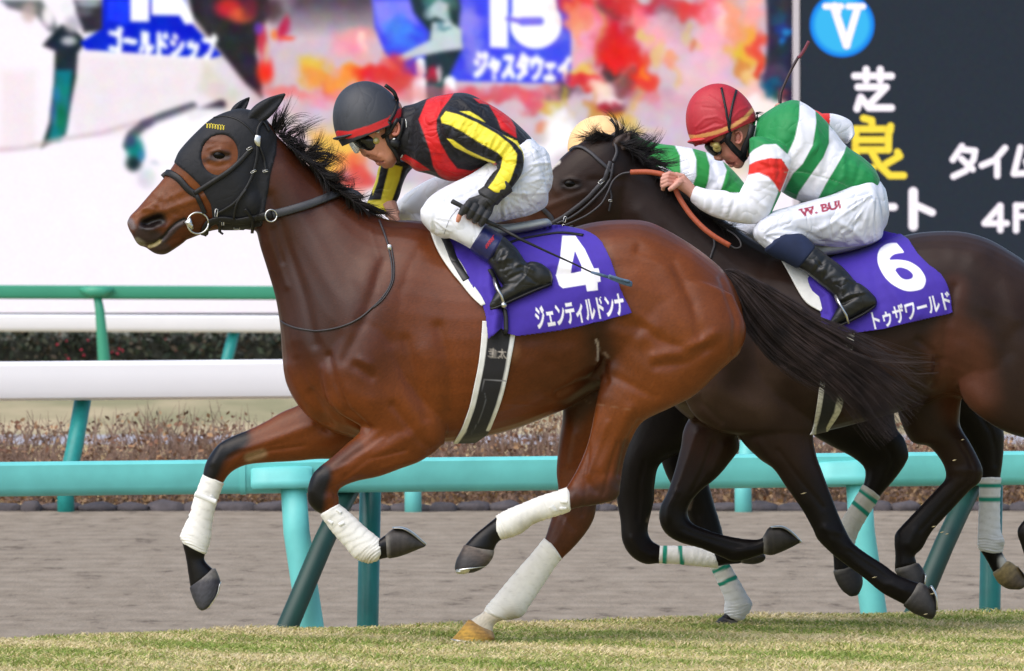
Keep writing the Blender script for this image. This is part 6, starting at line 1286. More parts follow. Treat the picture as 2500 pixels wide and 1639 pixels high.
parts = [seg(head2, 0, YB, sub=6, p=2.3), seg(neck2, 0, YB), seg(trunk2, 0, YB, N=36, p=2.15), seg(nsh2, 0, YB), seg(nfore2, 0, YB, N=24), seg(ffore2, 0, YB, N=24), seg(fhind2, 0, YB, N=24), seg(nhind2, 0, YB, N=26), seg([(s[0], s[1], s[2], s[3], s[4], .15) for s in nsh2], 0, YB), seg([(s[0], s[1], s[2], s[3], s[4], .15) for s in nhind2[:4]], 0, YB), blob(1480, 505, 44, 56, .088, YB), blob(1412, 432, 30, 20, .092, YB, .6)]
b2 = remesh(parts, .0072, it=9)
sculpt(b2, [([(1850, 700), (1800, 840), (1740, 950)], 34, .009), ([(1780, 720), (1720, 860)], 12, -.006), ([(1720, 900), (1760, 960), (1840, 1000)], 26, .008), ([(1700, 960), (1660, 980)], 14, .007), ([(1700, 935), (1715, 985), (1760, 1030)], 9, -.008), ([(1930, 900), (1965, 980), (1975, 1040)], 24, .008),
            ([(1850, 1080), (1910, 1160), (1960, 1230)], 12, .006), ([(1900, 1100), (1960, 1180), (2010, 1240)], 5, -.005), ([(1700, 1060), (1670, 1150), (1650, 1200)], 10, .006), ([(1740, 1080), (1715, 1150), (1690, 1200)], 5, -.006), ([(1766, 1090), (1740, 1150)], 8, .005), ([(1640, 1220), (1630, 1260)], 9, .004),
            ([(2290, 880), (2280, 940)], 10, -.012), ([(2330, 700), (2310, 800), (2305, 880)], 12, -.009), ([(2380, 640), (2450, 680), (2480, 780)], 26, .008), ([(2345, 860), (2350, 940), (2400, 990)], 24, .009), ([(2240, 830), (2280, 860), (2290, 900)], 8, -.007), ([(2420, 780), (2460, 860)], 24, -.005), ([(2100, 900), (2180, 930), (2240, 950)], 26, .004), ([(2330, 620), (2400, 620)], 20, .005),
            ([(1560, 520), (1640, 620), (1720, 720)], 24, .007), ([(1540, 600), (1600, 720), (1640, 800)], 12, -.006), ([(1620, 560), (1700, 640), (1780, 720)], 12, -.004), ([(1480, 500), (1500, 530)], 22, .005), ([(1430, 470), (1350, 500), (1300, 520)], 8, .005), ([(1340, 440), (1360, 470)], 8, .004), ([(1440, 440), (1520, 440)], 8, -.004),
            ([(1378, 442), (1392, 436), (1410, 444)], 4, .006), ([(1378, 456), (1392, 462), (1412, 456)], 4, .005), ([(1382, 450), (1392, 450), (1408, 450)], 6, -.006), ([(2300, 1150), (2380, 1150)], 9, .004), ([(2010, 1290), (2050, 1300)], 9, .004)])
sculpt(b2, [leg_sc(nfore2, 8, 11, .6, 3.5, -.004), leg_sc(nfore2, 8, 11, .3, 4, .003), leg_sc(ffore2, 7, 11, .6, 3.5, -.004), leg_sc(ffore2, 4, 6, .3, 6, .005), leg_sc(nfore2, 6, 7, .4, 7, .005), leg_sc(fhind2, 5, 9, .65, 3.5, -.004), leg_sc(fhind2, 3, 6, .75, 4, -.005), leg_sc(fhind2, 9, 10, .5, 8, .004), leg_sc(nfore2, 11, 12, .5, 8, .004), leg_sc(ffore2, 11, 12, .5, 8, .004)])
smooth_mesh(b2, 2, .5, -.45)
co = getco(b2); px, py = toPx(co); n = len(co); base2 = np.array(rgb(42, 28, 22)); col = np.ones((n, 1)) * base2[None, :]
def fb(line, r0, r1, a, c):
    global col
    col = mix(col, c, ss(r1, r0, seg_dist(px, py, line)) * a)
fb([(2340, 860), (2360, 960)], 30, 110, .9, rgb(88, 52, 38)); fb([(2330, 700), (2320, 860)], 10, 50, .6, rgb(78, 46, 34)); fb([(1340, 520), (1240, 560)], 30, 80, .8, rgb(78, 48, 34)); fb([(1700, 920), (1640, 980)], 30, 90, .6, rgb(72, 54, 46)); fb([(2150, 900), (2080, 960)], 30, 90, .4, rgb(62, 38, 30)); fb([(1350, 430), (1400, 520)], 20, 70, .5, rgb(58, 42, 34))
fb([(1870, 800), (1885, 900), (1850, 960)], 10, 60, .55, rgb(66, 50, 42)); fb([(1665, 960), (1760, 1000), (1850, 1000)], 10, 70, .6, rgb(74, 56, 46)); fb([(2250, 590), (2400, 600), (2480, 680)], 20, 80, .5, rgb(58, 44, 38)); fb([(1700, 1050), (1740, 1090)], 20, 60, .5, rgb(58, 36, 30))  # first streak: shoulder highlight painted into the coat colour
col = mix(col, rgb(17, 13, 12), ss(1080, 1260, py) * 1.0); fb([(1520, 350), (1640, 450), (1780, 560), (1860, 600)], 20, 80, .8, rgb(22, 18, 18)); fb([(1378, 450), (1394, 448), (1410, 450)], 8, 18, .8, rgb(22, 16, 15)); fb([(1344, 413), (1352, 404), (1364, 396)], 2.5, 7, .95, rgb(206, 196, 186)); fb([(1210, 545), (1235, 590)], 20, 60, .8, rgb(30, 24, 24))
fb([(1691, 1222), (1680, 1252)], 2, 7, .4, rgb(96, 86, 76))
col *= (1 + .03 * RNG.normal(0, 1, n))[:, None]; setcol(b2, np.clip(col, 0, 1)); link('body', b2, M['dark_coat'], H2); T2 = bvh(b2)
q, _ = surf(T2, 1393, 450, 0); v, f = blob(1393, 449, 15, 11, .017, q.y + .005, .1); link('eye', mesh(v, f), M['eye'], H2)
M['ear2'] = mat('dark_fur', rgb(58, 42, 34), rough=.6, var=.2, bump=.3, bscale=200, bdist=.001)
ear((1500, 368), (1540, 324), 20, YB - .05, M['ear2'], H2); ear((1490, 345), (1523, 318), 12, YB + .05, M['ear2'], H2)
def shoe_leg(): pass
HC = ((40, 36, 32), (30, 27, 25))
hoof_mesh([(1864, 1353, 1868, 1302, .033), (1884, 1356, 1878, 1288, .040), (1908, 1348, 1902, 1284, .045), (1934, 1336, 1924, 1296, .043), (1956, 1324, 1944, 1310, .030)], .03, YB, shoe=[(1880, 1286, 1886, 1290, .04), (1910, 1284, 1910, 1291, .045), (1936, 1299, 1932, 1306, .043), (1958, 1322, 1952, 1326, .025)], cols=HC, parent=H2)
hoof_mesh([(2206, 1480, 2246, 1422, .033), (2224, 1494, 2262, 1430, .041), (2240, 1502, 2274, 1444, .046), (2262, 1510, 2286, 1474, .047), (2272, 1512, 2285, 1496, .040)], -.13, YB, shoe=[(2268, 1434, 2276, 1430, .04), (2280, 1458, 2288, 1454, .046), (2282, 1490, 2290, 1488, .04)], cols=HC, parent=H2)
hoof_mesh([(2184, 1392, 2244, 1376, .032), (2196, 1414, 2256, 1394, .041), (2214, 1440, 2258, 1414, .046), (2232, 1452, 2256, 1434, .045)], .12, YB, shoe=[(2256, 1400, 2262, 1408, .04), (2254, 1420, 2258, 1430, .045)], cols=HC, parent=H2)
hoof_mesh([(2506, 1368, 2562, 1358, .032), (2520, 1392, 2578, 1376, .041), (2536, 1412, 2584, 1394, .046), (2550, 1420, 2582, 1408, .045)], -.15, YB, cols=HC, parent=H2)
# bridle and reins
def T2R(pl, w, th=.003, off=.006): return ribbon(T2, pl, w, th, off)
br2 = link('bridle', mesh(*merge([T2R([(1392, 370), (1404, 362), (1422, 362), (1442, 374), (1462, 392), (1480, 408), (1492, 420)], 9), T2R([(1490, 395), (1482, 420), (1474, 440), (1455, 462), (1430, 488), (1400, 512), (1372, 532), (1345, 546)], 11), T2R([(1496, 400), (1488, 440), (1462, 474), (1430, 505), (1395, 530), (1360, 545)], 6, .003, .009), T2R([(1318, 500), (1330, 514), (1345, 530), (1352, 550), (1350, 572)], 12), T2R([(1345, 546), (1375, 556), (1400, 552)], 8), T2R([(1488, 462), (1492, 480), (1489, 500), (1486, 515)], 5), T2R([(1500, 350), (1505, 372), (1496, 396)], 8)])), M['leather2'] if 'leather2' in M else mat('bridle_leather', rgb(52, 50, 54), rough=.5), H2)
for i, (x, y, w, h, a) in enumerate([(1468, 444, 14, 8, -.7), (1379, 536, 6, 14, .3), (1377, 552, 8, 6, .3), (1490, 490, 8, 4, 0)]):
    q, nn = surf(T2, x, y, .014); c_, s_ = math.cos(a), math.sin(a)
    if q is None: continue
    pts = [P(x + u * w / 2 * c_ - v_ * h / 2 * s_, y + u * w / 2 * s_ + v_ * h / 2 * c_, q.y) for u, v_ in ((-1, -1), (1, -1), (1, 1), (-1, 1), (-1, -1))]; link('buckle', mesh(*tube3(pts, .0016, 6)), M['steel'], br2)
Yr = YB - .13
v, f = merge([tube3([P(x, y, Yq) for x, y, Yq in crs2([(1545, 421, Yr), (1518, 425, Yr + .01), (1497, 442, Yr + .01), (1484, 470, Yr), (1468, 498, Yr), (1436, 524, Yr), (1404, 540, Yr + .01), (1380, 550, Yr + .03)], 5)], .0042, 8)]) if False else merge([tube3([P(*p) for p in cat_rom([(1545, 421, Yr), (1518, 425, Yr + .01), (1497, 442, Yr + .01), (1484, 470, Yr), (1468, 498, Yr), (1436, 524, Yr), (1404, 540, Yr + .01), (1380, 550, Yr + .03)], 5)], .0042, 8)]); link('rein', mesh(v, f), M['strap'], H2); v, f = merge([tube3([P(*p) for p in cat_rom([(1778, 597, Yr - .10), (1795, 606, Yr - .10), (1808, 602, Yr - .09), (1806, 588, Yr - .07), (1792, 572, Yr - .04), (1775, 562, Yr)], 5)], .003, 8)])
link('rein', mesh(v, f), mat('thin_rein', rgb(64, 60, 60), rough=.5), H2)
v, f = tube3([P(*p) for p in cat_rom([(1540, 421, Yr), (1560, 420, Yr - .01), (1590, 421, Yr - .03), (1626, 430, Yr - .045), (1646, 456, Yr - .05), (1659, 484, Yr - .06), (1685, 523, Yr - .08), (1717, 557, Yr - .10), (1749, 581, Yr - .11), (1782, 600, Yr - .11)], 5)], .0105, 12)
link('rubber_rein', mesh(v, f), M['rubber'], H2)
v, f = cord(T2, [(1742, 583), (1744, 600), (1738, 620), (1734, 632)], .005, .004); link('breast_strap', mesh(v, f), M['strap'], H2)
# pad, girth, saddle cloth 6, saddle
pad2 = [(1900, 622), (1912, 640), (1926, 668), (1944, 702), (1958, 726), (1972, 740), (2004, 762), (2005, 740), (2000, 715), (1985, 690), (1970, 665), (1950, 640), (1930, 618)]
link('saddle_pad', strip_drape(T2, [(1900, 622), (1912, 645), (1926, 670), (1944, 704), (1960, 730), (1976, 746), (2004, 762)], [(1926, 618), (1950, 645), (1966, 665), (1982, 688), (1996, 715), (2004, 738), (2008, 756)], 60, 12, .010, .012), M['white'], H2)
gir2 = [(2010, 818), (2008, 880), (2002, 930), (1994, 990), (1984, 1050), (1978, 1066), (2012, 1060), (2028, 1044), (2040, 1028), (2051, 1008), (2062, 965), (2072, 920), (2080, 870), (2086, 818)]
gm = strip_drape(T2, [(2011, 814), (2008, 880), (2002, 930), (1994, 990), (1984, 1045), (1976, 1062)], [(2087, 814), (2080, 870), (2072, 920), (2062, 965), (2051, 1006), (2020, 1052)], 100, 24, .005, .004); X, Yp = toPx(getco(gm)); Lx = np.interp(Yp, [818, 880, 930, 990, 1050], [2010, 2008, 2002, 1994, 1984]); Rx = np.interp(Yp, [818, 870, 920, 965, 1008, 1044], [2086, 2080, 2072, 2062, 2051, 2028]); u = (X - Lx) / np.maximum(Rx - Lx, 1)
c = np.ones((len(X), 1)) * np.array(rgb(16, 16, 22))[None, :]; c = mix(c, rgb(206, 204, 196), np.clip((.2 - u) * 30 + .5, 0, 1)); c = mix(c, rgb(206, 204, 190), np.clip((u - .76) * 30 + .5, 0, 1)); c *= (1 - .25 * (np.sin(Yp * .55 + np.sin(X * .4)) > .75))[:, None] ** 1; setcol(gm, c); link('girth', gm, M['cloth'], H2)
cp2 = [(1935, 640), (1967, 669), (1996, 690), (2022, 711), (2040, 732), (2047, 752), (2036, 772), (2009, 796), (2030, 800), (2054, 811), (2092, 813), (2156, 804), (2200, 792), (2253, 779), (2326, 764), (2320, 730), (2313, 701), (2305, 684), (2297, 672), (2284, 660), (2269, 650), (2254, 636), (2240, 621), (2228, 603), (2217, 586), (2198, 573), (2175, 568), (2150, 564), (2100, 580), (2000, 600), (1940, 612)]
cp2 = [(1935, 640), (1967, 669), (1980, 700), (1995, 735), (2006, 770), (2009, 797), (2030, 802), (2054, 811), (2092, 813), (2156, 804), (2200, 792), (2253, 779), (2326, 764), (2320, 730), (2313, 701), (2305, 684), (2297, 672), (2284, 660), (2269, 650), (2254, 636), (2240, 621), (2228, 603), (2217, 586), (2198, 573), (2175, 568), (2150, 562), (2100, 575), (2000, 600), (1940, 612)]
def folds2(X, Yp): return .004 * np.sin((X * .5 + Yp * .4) / 24) * ss(600, 760, Yp) + .026 * np.exp(-(seg_dist(X, Yp, [(1990, 690), (2020, 720), (2030, 770), (2015, 800)]) / 13) ** 2) - .012 * np.exp(-(seg_dist(X, Yp, [(2048, 730), (2052, 790)]) / 10) ** 2) + .008 * np.exp(-(seg_dist(X, Yp, [(2170, 690), (2200, 740), (2240, 770)]) / 14) ** 2) - .006 * np.exp(-(seg_dist(X, Yp, [(2130, 640), (2140, 700), (2150, 740)]) / 14) ** 2)
cm = drape(T2, cp2, 1.7, .016, fn=folds2, sm=16); X, Yp = toPx(getco(cm)); c = np.ones((len(X), 1)) * np.array(rgb(60, 34, 158))[None, :]
o6 = [(2190, 596), (2207, 617), (2198, 620), (2182, 624), (2172, 636), (2192, 636), (2218, 640), (2240, 652), (2254, 668), (2260, 684), (2256, 700), (2246, 708), (2222, 712), (2200, 708), (2176, 694), (2158, 674), (2146, 650), (2143, 630), (2148, 612), (2162, 600), (2176, 596)]
i6 = [(2186, 662), (2190, 656), (2202, 655), (2218, 661), (2229, 672), (2226, 681), (2212, 684), (2198, 678)]
o6 = crs2(o6 + [o6[0]], 3)[:-1]; i6 = crs2(i6 + [i6[0]], 3)[:-1]
c = mix(c, rgb(244, 242, 248), softpoly(X, Yp, o6, .8) * (1 - softpoly(X, Yp, i6, .8)))
c = mix(c, rgb(236, 236, 242), textmask(X, Yp, 'トゥザワールド', ((2126, 763), (2314, 710), (2136, 807)), .022, ss_=1.7)); setcol(cm, c); cm = solidify(cm, .004, 1); link('saddle_cloth', cm, M['cloth'], H2); TC2 = bvh(cm)
v, f = seg([(1950, 600, 1955, 640, .13), (2010, 592, 2014, 628, .14), (2070, 585, 2074, 615, .14), (2120, 572, 2124, 600, .12), (2145, 568, 2147, 586, .08)], 0, YB, sub=5, p=2.6); sd2 = link('saddle', mesh(v, f), M['saddle'], H2)
v, f = ribbon(TC2, [(2000, 640), (2030, 628), (2060, 615), (2090, 606)], 6, .003, .004); link('girth_strap', mesh(v, f), M['leather'], sd2)
v, f = merge([tube3([P(2040, 722, YB - .33), P(2052, 746, YB - .35), P(2066, 770, YB - .35), P(2072, 790, YB - .34)], .005, 8), tube3([P(2040, 722, YB - .33), P(2046, 746, YB - .27), P(2058, 770, YB - .26), P(2070, 790, YB - .26)], .005, 8)]); link('stirrup', mesh(v, f), M['steel'], sd2)
# mane and tail
a, ra = tuft([(1500, 338), (1535, 352), (1570, 375), (1600, 400)], [(.5, -.9), (.9, -.5), (1, -.3), (1, .2)], 600, 84, .3, (YB - .05, YB + .03), grav=.02, clump=26)
b, rb = tuft([(1510, 345), (1560, 390), (1610, 430), (1660, 470)], [(1, .0), (1, .2), (1, .35), (1, .5)], 1200, 78, .22, (YB - .09, YB), grav=.03, clump=26)
c_, rc = tuft([(1600, 430), (1660, 475), (1720, 520), (1775, 560)], [(.8, .5), (1, .5), (1, .4), (1, .3)], 900, 64, .2, (YB - .11, YB - .03), grav=.02)
d_, rd = tuft([(1500, 334), (1480, 332), (1462, 334)], [(-1, .1), (-1, .15), (-1, .25)], 500, 70, .16, (YB - .07, YB + .03), grav=.015)
strands(a + b + c_ + d_, ra + rb + rc + rd, name='mane', mat=M['hair'], parent=H2)
t_, r_ = tail([(2590, 720), (2640, 760), (2720, 850), (2800, 930)], [6, 30, 50, 50], 700, YB, .06); strands(t_, r_, name='tail', mat=M['hairb'], parent=H2)

# ------------------------------------------------------------------ second jockey
J2 = person_root(P(1950, 900, YB).x, YB, 'jockey in red cap and green and white hooped silks riding the dark horse')
ya = -.17
j2_head = [(1716, 248, 1812, 235, .05, 0), (1704, 280, 1838, 264, .066, 0), (1714, 325, 1842, 306, .070, 0), (1730, 350, 1842, 335, .066, 0), (1740, 366, 1838, 352, .060, 0), (1756, 382, 1832, 368, .054, 0), (1772, 394, 1828, 382, .047, 0), (1786, 402, 1820, 394, .038, 0), (1798, 408, 1816, 402, .028, 0)]
j2_torso = [(1848, 292, 1830, 380, .062, 0), (1868, 278, 1845, 400, .10, 0), (1905, 256, 1862, 420, .155, 0), (1945, 248, 1880, 440, .18, 0), (1990, 274, 1912, 468, .185, 0), (2026, 310, 1946, 486, .175, 0), (2064, 358, 1990, 496, .165, 0), (2104, 386, 2050, 492, .16, 0), (2134, 415, 2110, 480, .15, 0), (2146, 440, 2126, 490, .13, 0)]
j2_arm = [(1832, 340, 1930, 370, .062, -.16), (1832, 385, 1924, 415, .058, -.185), (1828, 430, 1908, 460, .052, -.20), (1812, 462, 1890, 500, .048, -.21), (1806, 474, 1872, 532, .046, -.215), (1788, 474, 1838, 545, .045, -.215), (1770, 468, 1790, 540, .043, -.21), (1734, 466, 1740, 526, .040, -.20), (1708, 460, 1706, 506, .035, -.19), (1697, 458, 1688, 490, .032, -.18)]
j2_farm = [(1980, 285, 1960, 330, .06, .16), (2010, 280, 2010, 335, .06, .20), (2045, 283, 2050, 345, .055, .24), (2078, 300, 2068, 348, .045, .26), (2085, 330, 2066, 350, .035, .24)]
j2_ffarm = [(2060, 330, 2066, 345, .03, .26), (2000, 275, 2000, 300, .035, .28), (1930, 262, 1930, 290, .032, .28), (1905, 262, 1905, 285, .03, .27)]
j2_thigh = [(2138, 440, 2156, 560, .10, -.06), (2120, 430, 2150, 580, .115, -.075), (2080, 450, 2115, 596, .11, -.10), (2030, 478, 2060, 602, .10, -.125), (1975, 494, 2000, 597, .092, -.15), (1925, 508, 1945, 592, .085, -.175), (1885, 520, 1900, 610, .078, -.195), (1856, 538, 1868, 600, .066, -.205), (1841, 558, 1846, 584, .042, -.205)]
j2_calf = [(1852, 590, 1922, 548, .064, -.21), (1878, 612, 1955, 572, .062, -.225), (1915, 634, 1975, 590, .058, -.24), (1950, 652, 1992, 606, .052, -.25), (1975, 668, 2022, 630, .048, -.26), (2004, 692, 2052, 652, .044, -.27), (2034, 718, 2078, 680, .041, -.275), (2052, 745, 2100, 712, .040, -.28)]
j2_fthigh = [(2100, 460, 2130, 580, .10, .08), (1980, 500, 2000, 580, .09, .14), (1890, 520, 1900, 580, .08, .18), (1820, 540, 1830, 585, .07, .20), (1800, 550, 1805, 575, .05, .20)]
j2_fcalf = [(1805, 555, 1850, 560, .06, .20), (1860, 620, 1900, 600, .055, .23), (1960, 700, 2000, 670, .045, .27)]
nose2 = [(1738, 366, 1754, 366, .012, 0), (1741, 379, 1760, 378, .016, 0), (1745, 390, 1764, 388, .019, 0), (1756, 393, 1764, 392, .012, 0)]
bodyJ2 = body_of(j2_head, [seg(nose2, 0, YB), blob(1777, 396, 7, 4.5, .019, YB, .6), blob(1784, 404, 7, 4.5, .018, YB, .6), blob(1802, 406, 11, 6, .022, YB)], [j2_torso, j2_arm, j2_farm, j2_thigh, j2_calf, j2_fthigh, j2_fcalf], .0045, YB, it=3)
sculpt(bodyJ2, [([(1760, 392), (1765, 395)], 2.2, -.004), ([(1774, 399), (1788, 401), (1796, 398)], 2.0, -.006), ([(1768, 390), (1780, 392)], 5, -.003), ([(1752, 374), (1760, 384)], 3, .003), ([(1764, 392), (1776, 396)], 3, -.003), ([(1776, 399), (1790, 401)], 2.5, -.004), ([(1775, 378), (1800, 385)], 7, .003), ([(1822, 345), (1818, 385)], 6, -.003)])
co = getco(bodyJ2); X, Yp = toPx(co); c = np.ones((len(co), 1)) * np.array(rgb(208, 142, 118))[None, :]; c = mix(c, rgb(170, 90, 80), ss(6, 2, poly_d(X, Yp, [(1773, 396), (1792, 401)]))); c = mix(c, rgb(80, 38, 34), ss(3, .8, poly_d(X, Yp, [(1774, 399), (1788, 401), (1794, 399)]))); c = mix(c, rgb(110, 58, 48), ss(3.4, 1, poly_d(X, Yp, [(1760, 392), (1765, 395)]))); c = mix(c, rgb(206, 116, 100), ss(18, 4, poly_d(X, Yp, [(1790, 380), (1800, 390)])) * .6); setcol(bodyJ2, c); link('body', bodyJ2, M['skin'], J2)
v, f = ear_mesh(1802, 336, YB - .066, s=1.25, rot=.1); me = mesh(v, f); setcol(me, np.ones((len(v), 1)) * np.array(rgb(206, 130, 110))[None, :]); link('ear', me, M['skin'], J2)
jm = remesh([seg(j2_torso, 0, YB, ext=3, p=2.2), seg(j2_arm, 0, YB, ext=3), seg(j2_farm, 0, YB, ext=3), seg(j2_ffarm, 0, YB, ext=2)], .0042, it=5)
sculpt(jm, cross_folds([(1880, 400), (1870, 470), (1840, 510), (1780, 505), (1720, 492)], 16, 34, 6, .004, 21) + [([(1890, 300), (1880, 340), (1900, 370)], 9, -.004), ([(1940, 330), (1920, 380)], 8, -.004), ([(1990, 300), (2000, 350), (1960, 400)], 9, .005), ([(2030, 350), (2010, 420), (1975, 460)], 10, -.006), ([(2060, 380), (2060, 430), (2030, 470)], 8, .006), ([(2100, 400), (2090, 440), (2070, 470)], 7, -.004), ([(1915, 415), (1960, 420), (2060, 450)], 4, -.004), ([(1900, 392), (1905, 420), (1890, 450)], 5, -.005), ([(1860, 395), (1885, 405), (1895, 440)], 5, .004), ([(1950, 300), (1960, 350), (1930, 390)], 8, .004), ([(2080, 400), (2110, 420)], 7, .004), ([(2000, 420), (1990, 470)], 7, .004), ([(1920, 440), (1950, 470)], 8, -.004)])
co = getco(jm); X, Yp = toPx(co); c = np.ones((len(co), 1)) * np.array(rgb(28, 134, 72))[None, :]; wh = rgb(232, 233, 240); rd = rgb(224, 44, 34)
c = mix(c, wh, softpoly(X, Yp, [(1953, 240), (1990, 262), (1993, 300), (1984, 355), (1960, 400), (1935, 425), (1912, 470), (1890, 462), (1905, 432), (1922, 378), (1940, 340), (1951, 290)], 1.2))
c = mix(c, wh, softpoly(X, Yp, [(2024, 306), (2068, 352), (2060, 375), (2040, 410), (2016, 450), (1992, 495), (1942, 490), (1950, 470), (1985, 420), (2010, 385), (2024, 350)], 1.2))
arm = (co[:, 1] - YB < -.115); farr = (co[:, 1] - YB > .12)
c = mix(c, rgb(28, 134, 72), softpoly(X, Yp, [(1840, 320), (1900, 300), (1920, 352), (1914, 372), (1880, 354), (1836, 362)], 1) * arm)
c = mix(c, wh, softpoly(X, Yp, [(1826, 380), (1840, 366), (1865, 353), (1895, 352), (1924, 378), (1924, 400), (1900, 388), (1860, 390), (1826, 405)], 1.2) * arm)
c = mix(c, rd, softpoly(X, Yp, [(1825, 405), (1845, 394), (1880, 386), (1908, 388), (1926, 415), (1915, 445), (1904, 470), (1890, 448), (1872, 430), (1850, 425), (1822, 430)], 1.2) * arm)
c = mix(c, wh, softpoly(X, Yp, [(1822, 428), (1852, 422), (1876, 432), (1892, 450), (1900, 470), (1880, 520), (1850, 560), (1770, 550), (1680, 510), (1680, 440), (1780, 455)], 1.2) * (co[:, 1] - YB < -.09))
c = mix(c, rd, (farr * (X > 1985) * (X < 2026)) * 1.0); c = mix(c, wh, (farr * (X >= 2026)) * 1.0); c = mix(c, rgb(190, 194, 200), ss(10, 4, seg_dist(X, Yp, [(2060, 345), (2080, 345)])) * farr * .6)
c = mix(c, rgb(120, 160, 130), np.clip(1.2 - seg_dist(X, Yp, [(1915, 421), (1960, 421), (2010, 432), (2060, 450), (2080, 462)]), 0, 1) * .5 * (co[:, 1] < YB))
setcol(jm, c); jk2 = link('jacket', jm, M['silk2'], J2)
v, f = merge([tube3([P(x, y, YB + yy) for x, y, yy in ((1847, 296, -.05), (1843, 320, -.068), (1838, 350, -.07), (1834, 380, -.05))], .003, 8)]); link('collar_piping', mesh(v, f), M['white'], jk2)
def wb(X, Yp):
    t = textmask(X, Yp, 'W. BUI', ((1950, 511), (2049, 489), (1955, 531)), .045, ss_=1.5)
    for l in ([(1950, 513), (1958, 511)], [(1963, 510), (1969, 509)], [(1973, 508), (1983, 506)]): t = np.maximum(t, np.clip(2 - seg_dist(X, Yp, l), 0, 1))
    return t
f2 = radial_folds(2140, 470, 1.6, 3.0, 20, 120, 20, 3.6, .0042, 31) + radial_folds(1862, 575, -.9, .9, 12, 70, 14, 3.2, .0036, 32) + [([(1950, 560), (2010, 590), (2060, 600)], 6, -.005), ([(2000, 560), (2040, 540), (2080, 560), (2110, 590)], 7, .006), ([(2040, 580), (2060, 560), (2100, 540)], 6, -.005), ([(1900, 545), (1980, 530), (2060, 515)], 8, .003)]
bp2 = [seg(j2_thigh, 0, YB, ext=3), seg(j2_calf[:2], 0, YB, ext=3), seg(j2_fthigh, 0, YB, ext=3), seg(j2_fcalf[:2], 0, YB, ext=3), seg([(2085, 400, 2080, 560, .145), (2125, 425, 2120, 585, .15), (2150, 470, 2140, 575, .135), (2160, 505, 2155, 545, .08)], 0, YB, ext=2)]
br_2 = breeches(bp2, .0042, f2, J2, coln=(222, 225, 236), text=wb, Yf=YB)
foot2 = [(2134, 722, 2138, 748, .028, -.285), (2118, 706, 2126, 758, .036, -.285), (2092, 690, 2106, 768, .040, -.285), (2070, 706, 2088, 778, .040, -.285), (2056, 732, 2066, 788, .038, -.287), (2042, 756, 2046, 796, .036, -.29), (2028, 778, 2030, 797, .026, -.29)]
bo2, cu2 = boot(j2_calf[3:], foot2, cross_folds([(1985, 640), (2030, 670), (2070, 710)], 7, 28, 6, .005, 41, .6) + [([(2036, 690), (2060, 680), (2086, 690)], 5, .006), ([(2050, 735), (2075, 720), (2110, 714)], 4, .006), ([(2060, 740), (2090, 725)], 4, -.006), ([(2100, 715), (2110, 755)], 2, -.003), ([(1990, 632), (2005, 650)], 4, -.005)], J2, band=[(1872, 612, 1924, 566, .064, -.225), (1890, 624, 1954, 574, .064, -.232), (1920, 638, 1976, 592, .060, -.242), (1948, 652, 1986, 604, .055, -.25)], bandcol=(22, 34, 66), Y0=YB, mt=M['boot'])
cu2.data.materials.clear(); cu2.data.materials.append(mat('navy_sock', rgb(20, 34, 66), rough=.85, var=.15, bump=.3, bscale=400, bdist=.001))
v, f = seg([(2136, 742, 2138, 750, .026, -.285), (2110, 760, 2114, 768, .040, -.285), (2080, 776, 2084, 784, .040, -.287), (2050, 790, 2052, 798, .037, -.29), (2029, 792, 2031, 800, .026, -.292)], 0, YB, sub=4); link('sole', mesh(v, f), M['leather'], bo2)
# bare near hand on the rein
fp, palm, tips = fist((1688, 474), (1640, 424), (1622, 446), (-.5, .9), YB - .19, .0105, None, up=(.9, -.4))
fp = []
for i in range(4):
    t = i / 3; kx, ky = 1650 - 6 * t, 428 + 22 * t; s = (1, 1.05, 1, .85)[i]
    fp.append(tube3([P(kx, ky, YB - .205), P(kx - 16 * s, ky - 4 + 3 * t, YB - .215), P(kx - 29 * s, ky + 1 + 4 * t, YB - .205), P(kx - 30 * s, ky + 10 + 3 * t, YB - .185)], [.0105, .0102, .0095, .008], 10))
thb = [tube3([P(1662, 440, YB - .21), P(1650, 452, YB - .23), P(1640, 460, YB - .232), P(1633, 464, YB - .225)], [.014, .0115, .0105, .008], 10)]
pm_ = [tube3([P(1700, 478, YB - .18), P(1684, 464, YB - .185), P(1668, 450, YB - .19), P(1650, 438, YB - .195)], [.024, .023, .026, .027], 14), tube3([P(1690, 460, YB - .19), P(1665, 432, YB - .2), P(1648, 427, YB - .205)], [.014, .014, .012], 10)]
hm = remesh(fp + thb + pm_, .0022, it=3); sculpt(hm, [([(1668, 430), (1650, 436)], 2, -.002), ([(1672, 445), (1655, 445)], 2, .0015)]); co = getco(hm); X, Yp = toPx(co); c = mix(np.ones((len(co), 1)) * np.array(rgb(206, 150, 132))[None, :], rgb(206, 120, 104), ss(18, 4, np.hypot(X - 1640, Yp - 432)) * .6); setcol(hm, c); link('hand', hm, M['skin'], J2)
v, f = seg([(1701, 456, 1690, 492, .036, -.18), (1712, 460, 1706, 508, .040, -.19), (1724, 464, 1722, 518, .041, -.195)], 0, YB, ext=1.5); me = mesh(v, f); setcol(me, np.ones((len(v), 1)) * np.array(rgb(228, 230, 234))[None, :]); link('cuff', me, M['silk2'], jk2)
# far hand behind the back holds the raised whip
fh = []
for i in range(4): fh.append(tube3([P(1912 - i, 258 + i * 7, YB + .27), P(1898 - i, 258 + i * 7, YB + .255), P(1894 - i, 262 + i * 7, YB + .275)], [.0105, .010, .008], 10))
fh.append(tube3([P(1935, 276, YB + .28), P(1910, 270, YB + .275)], [.026, .024], 12)); me = remesh(fh, .0026, it=2); setcol(me, np.ones((len(me.vertices), 1)) * np.array(rgb(206, 150, 132))[None, :]); link('hand', me, M['skin'], J2)
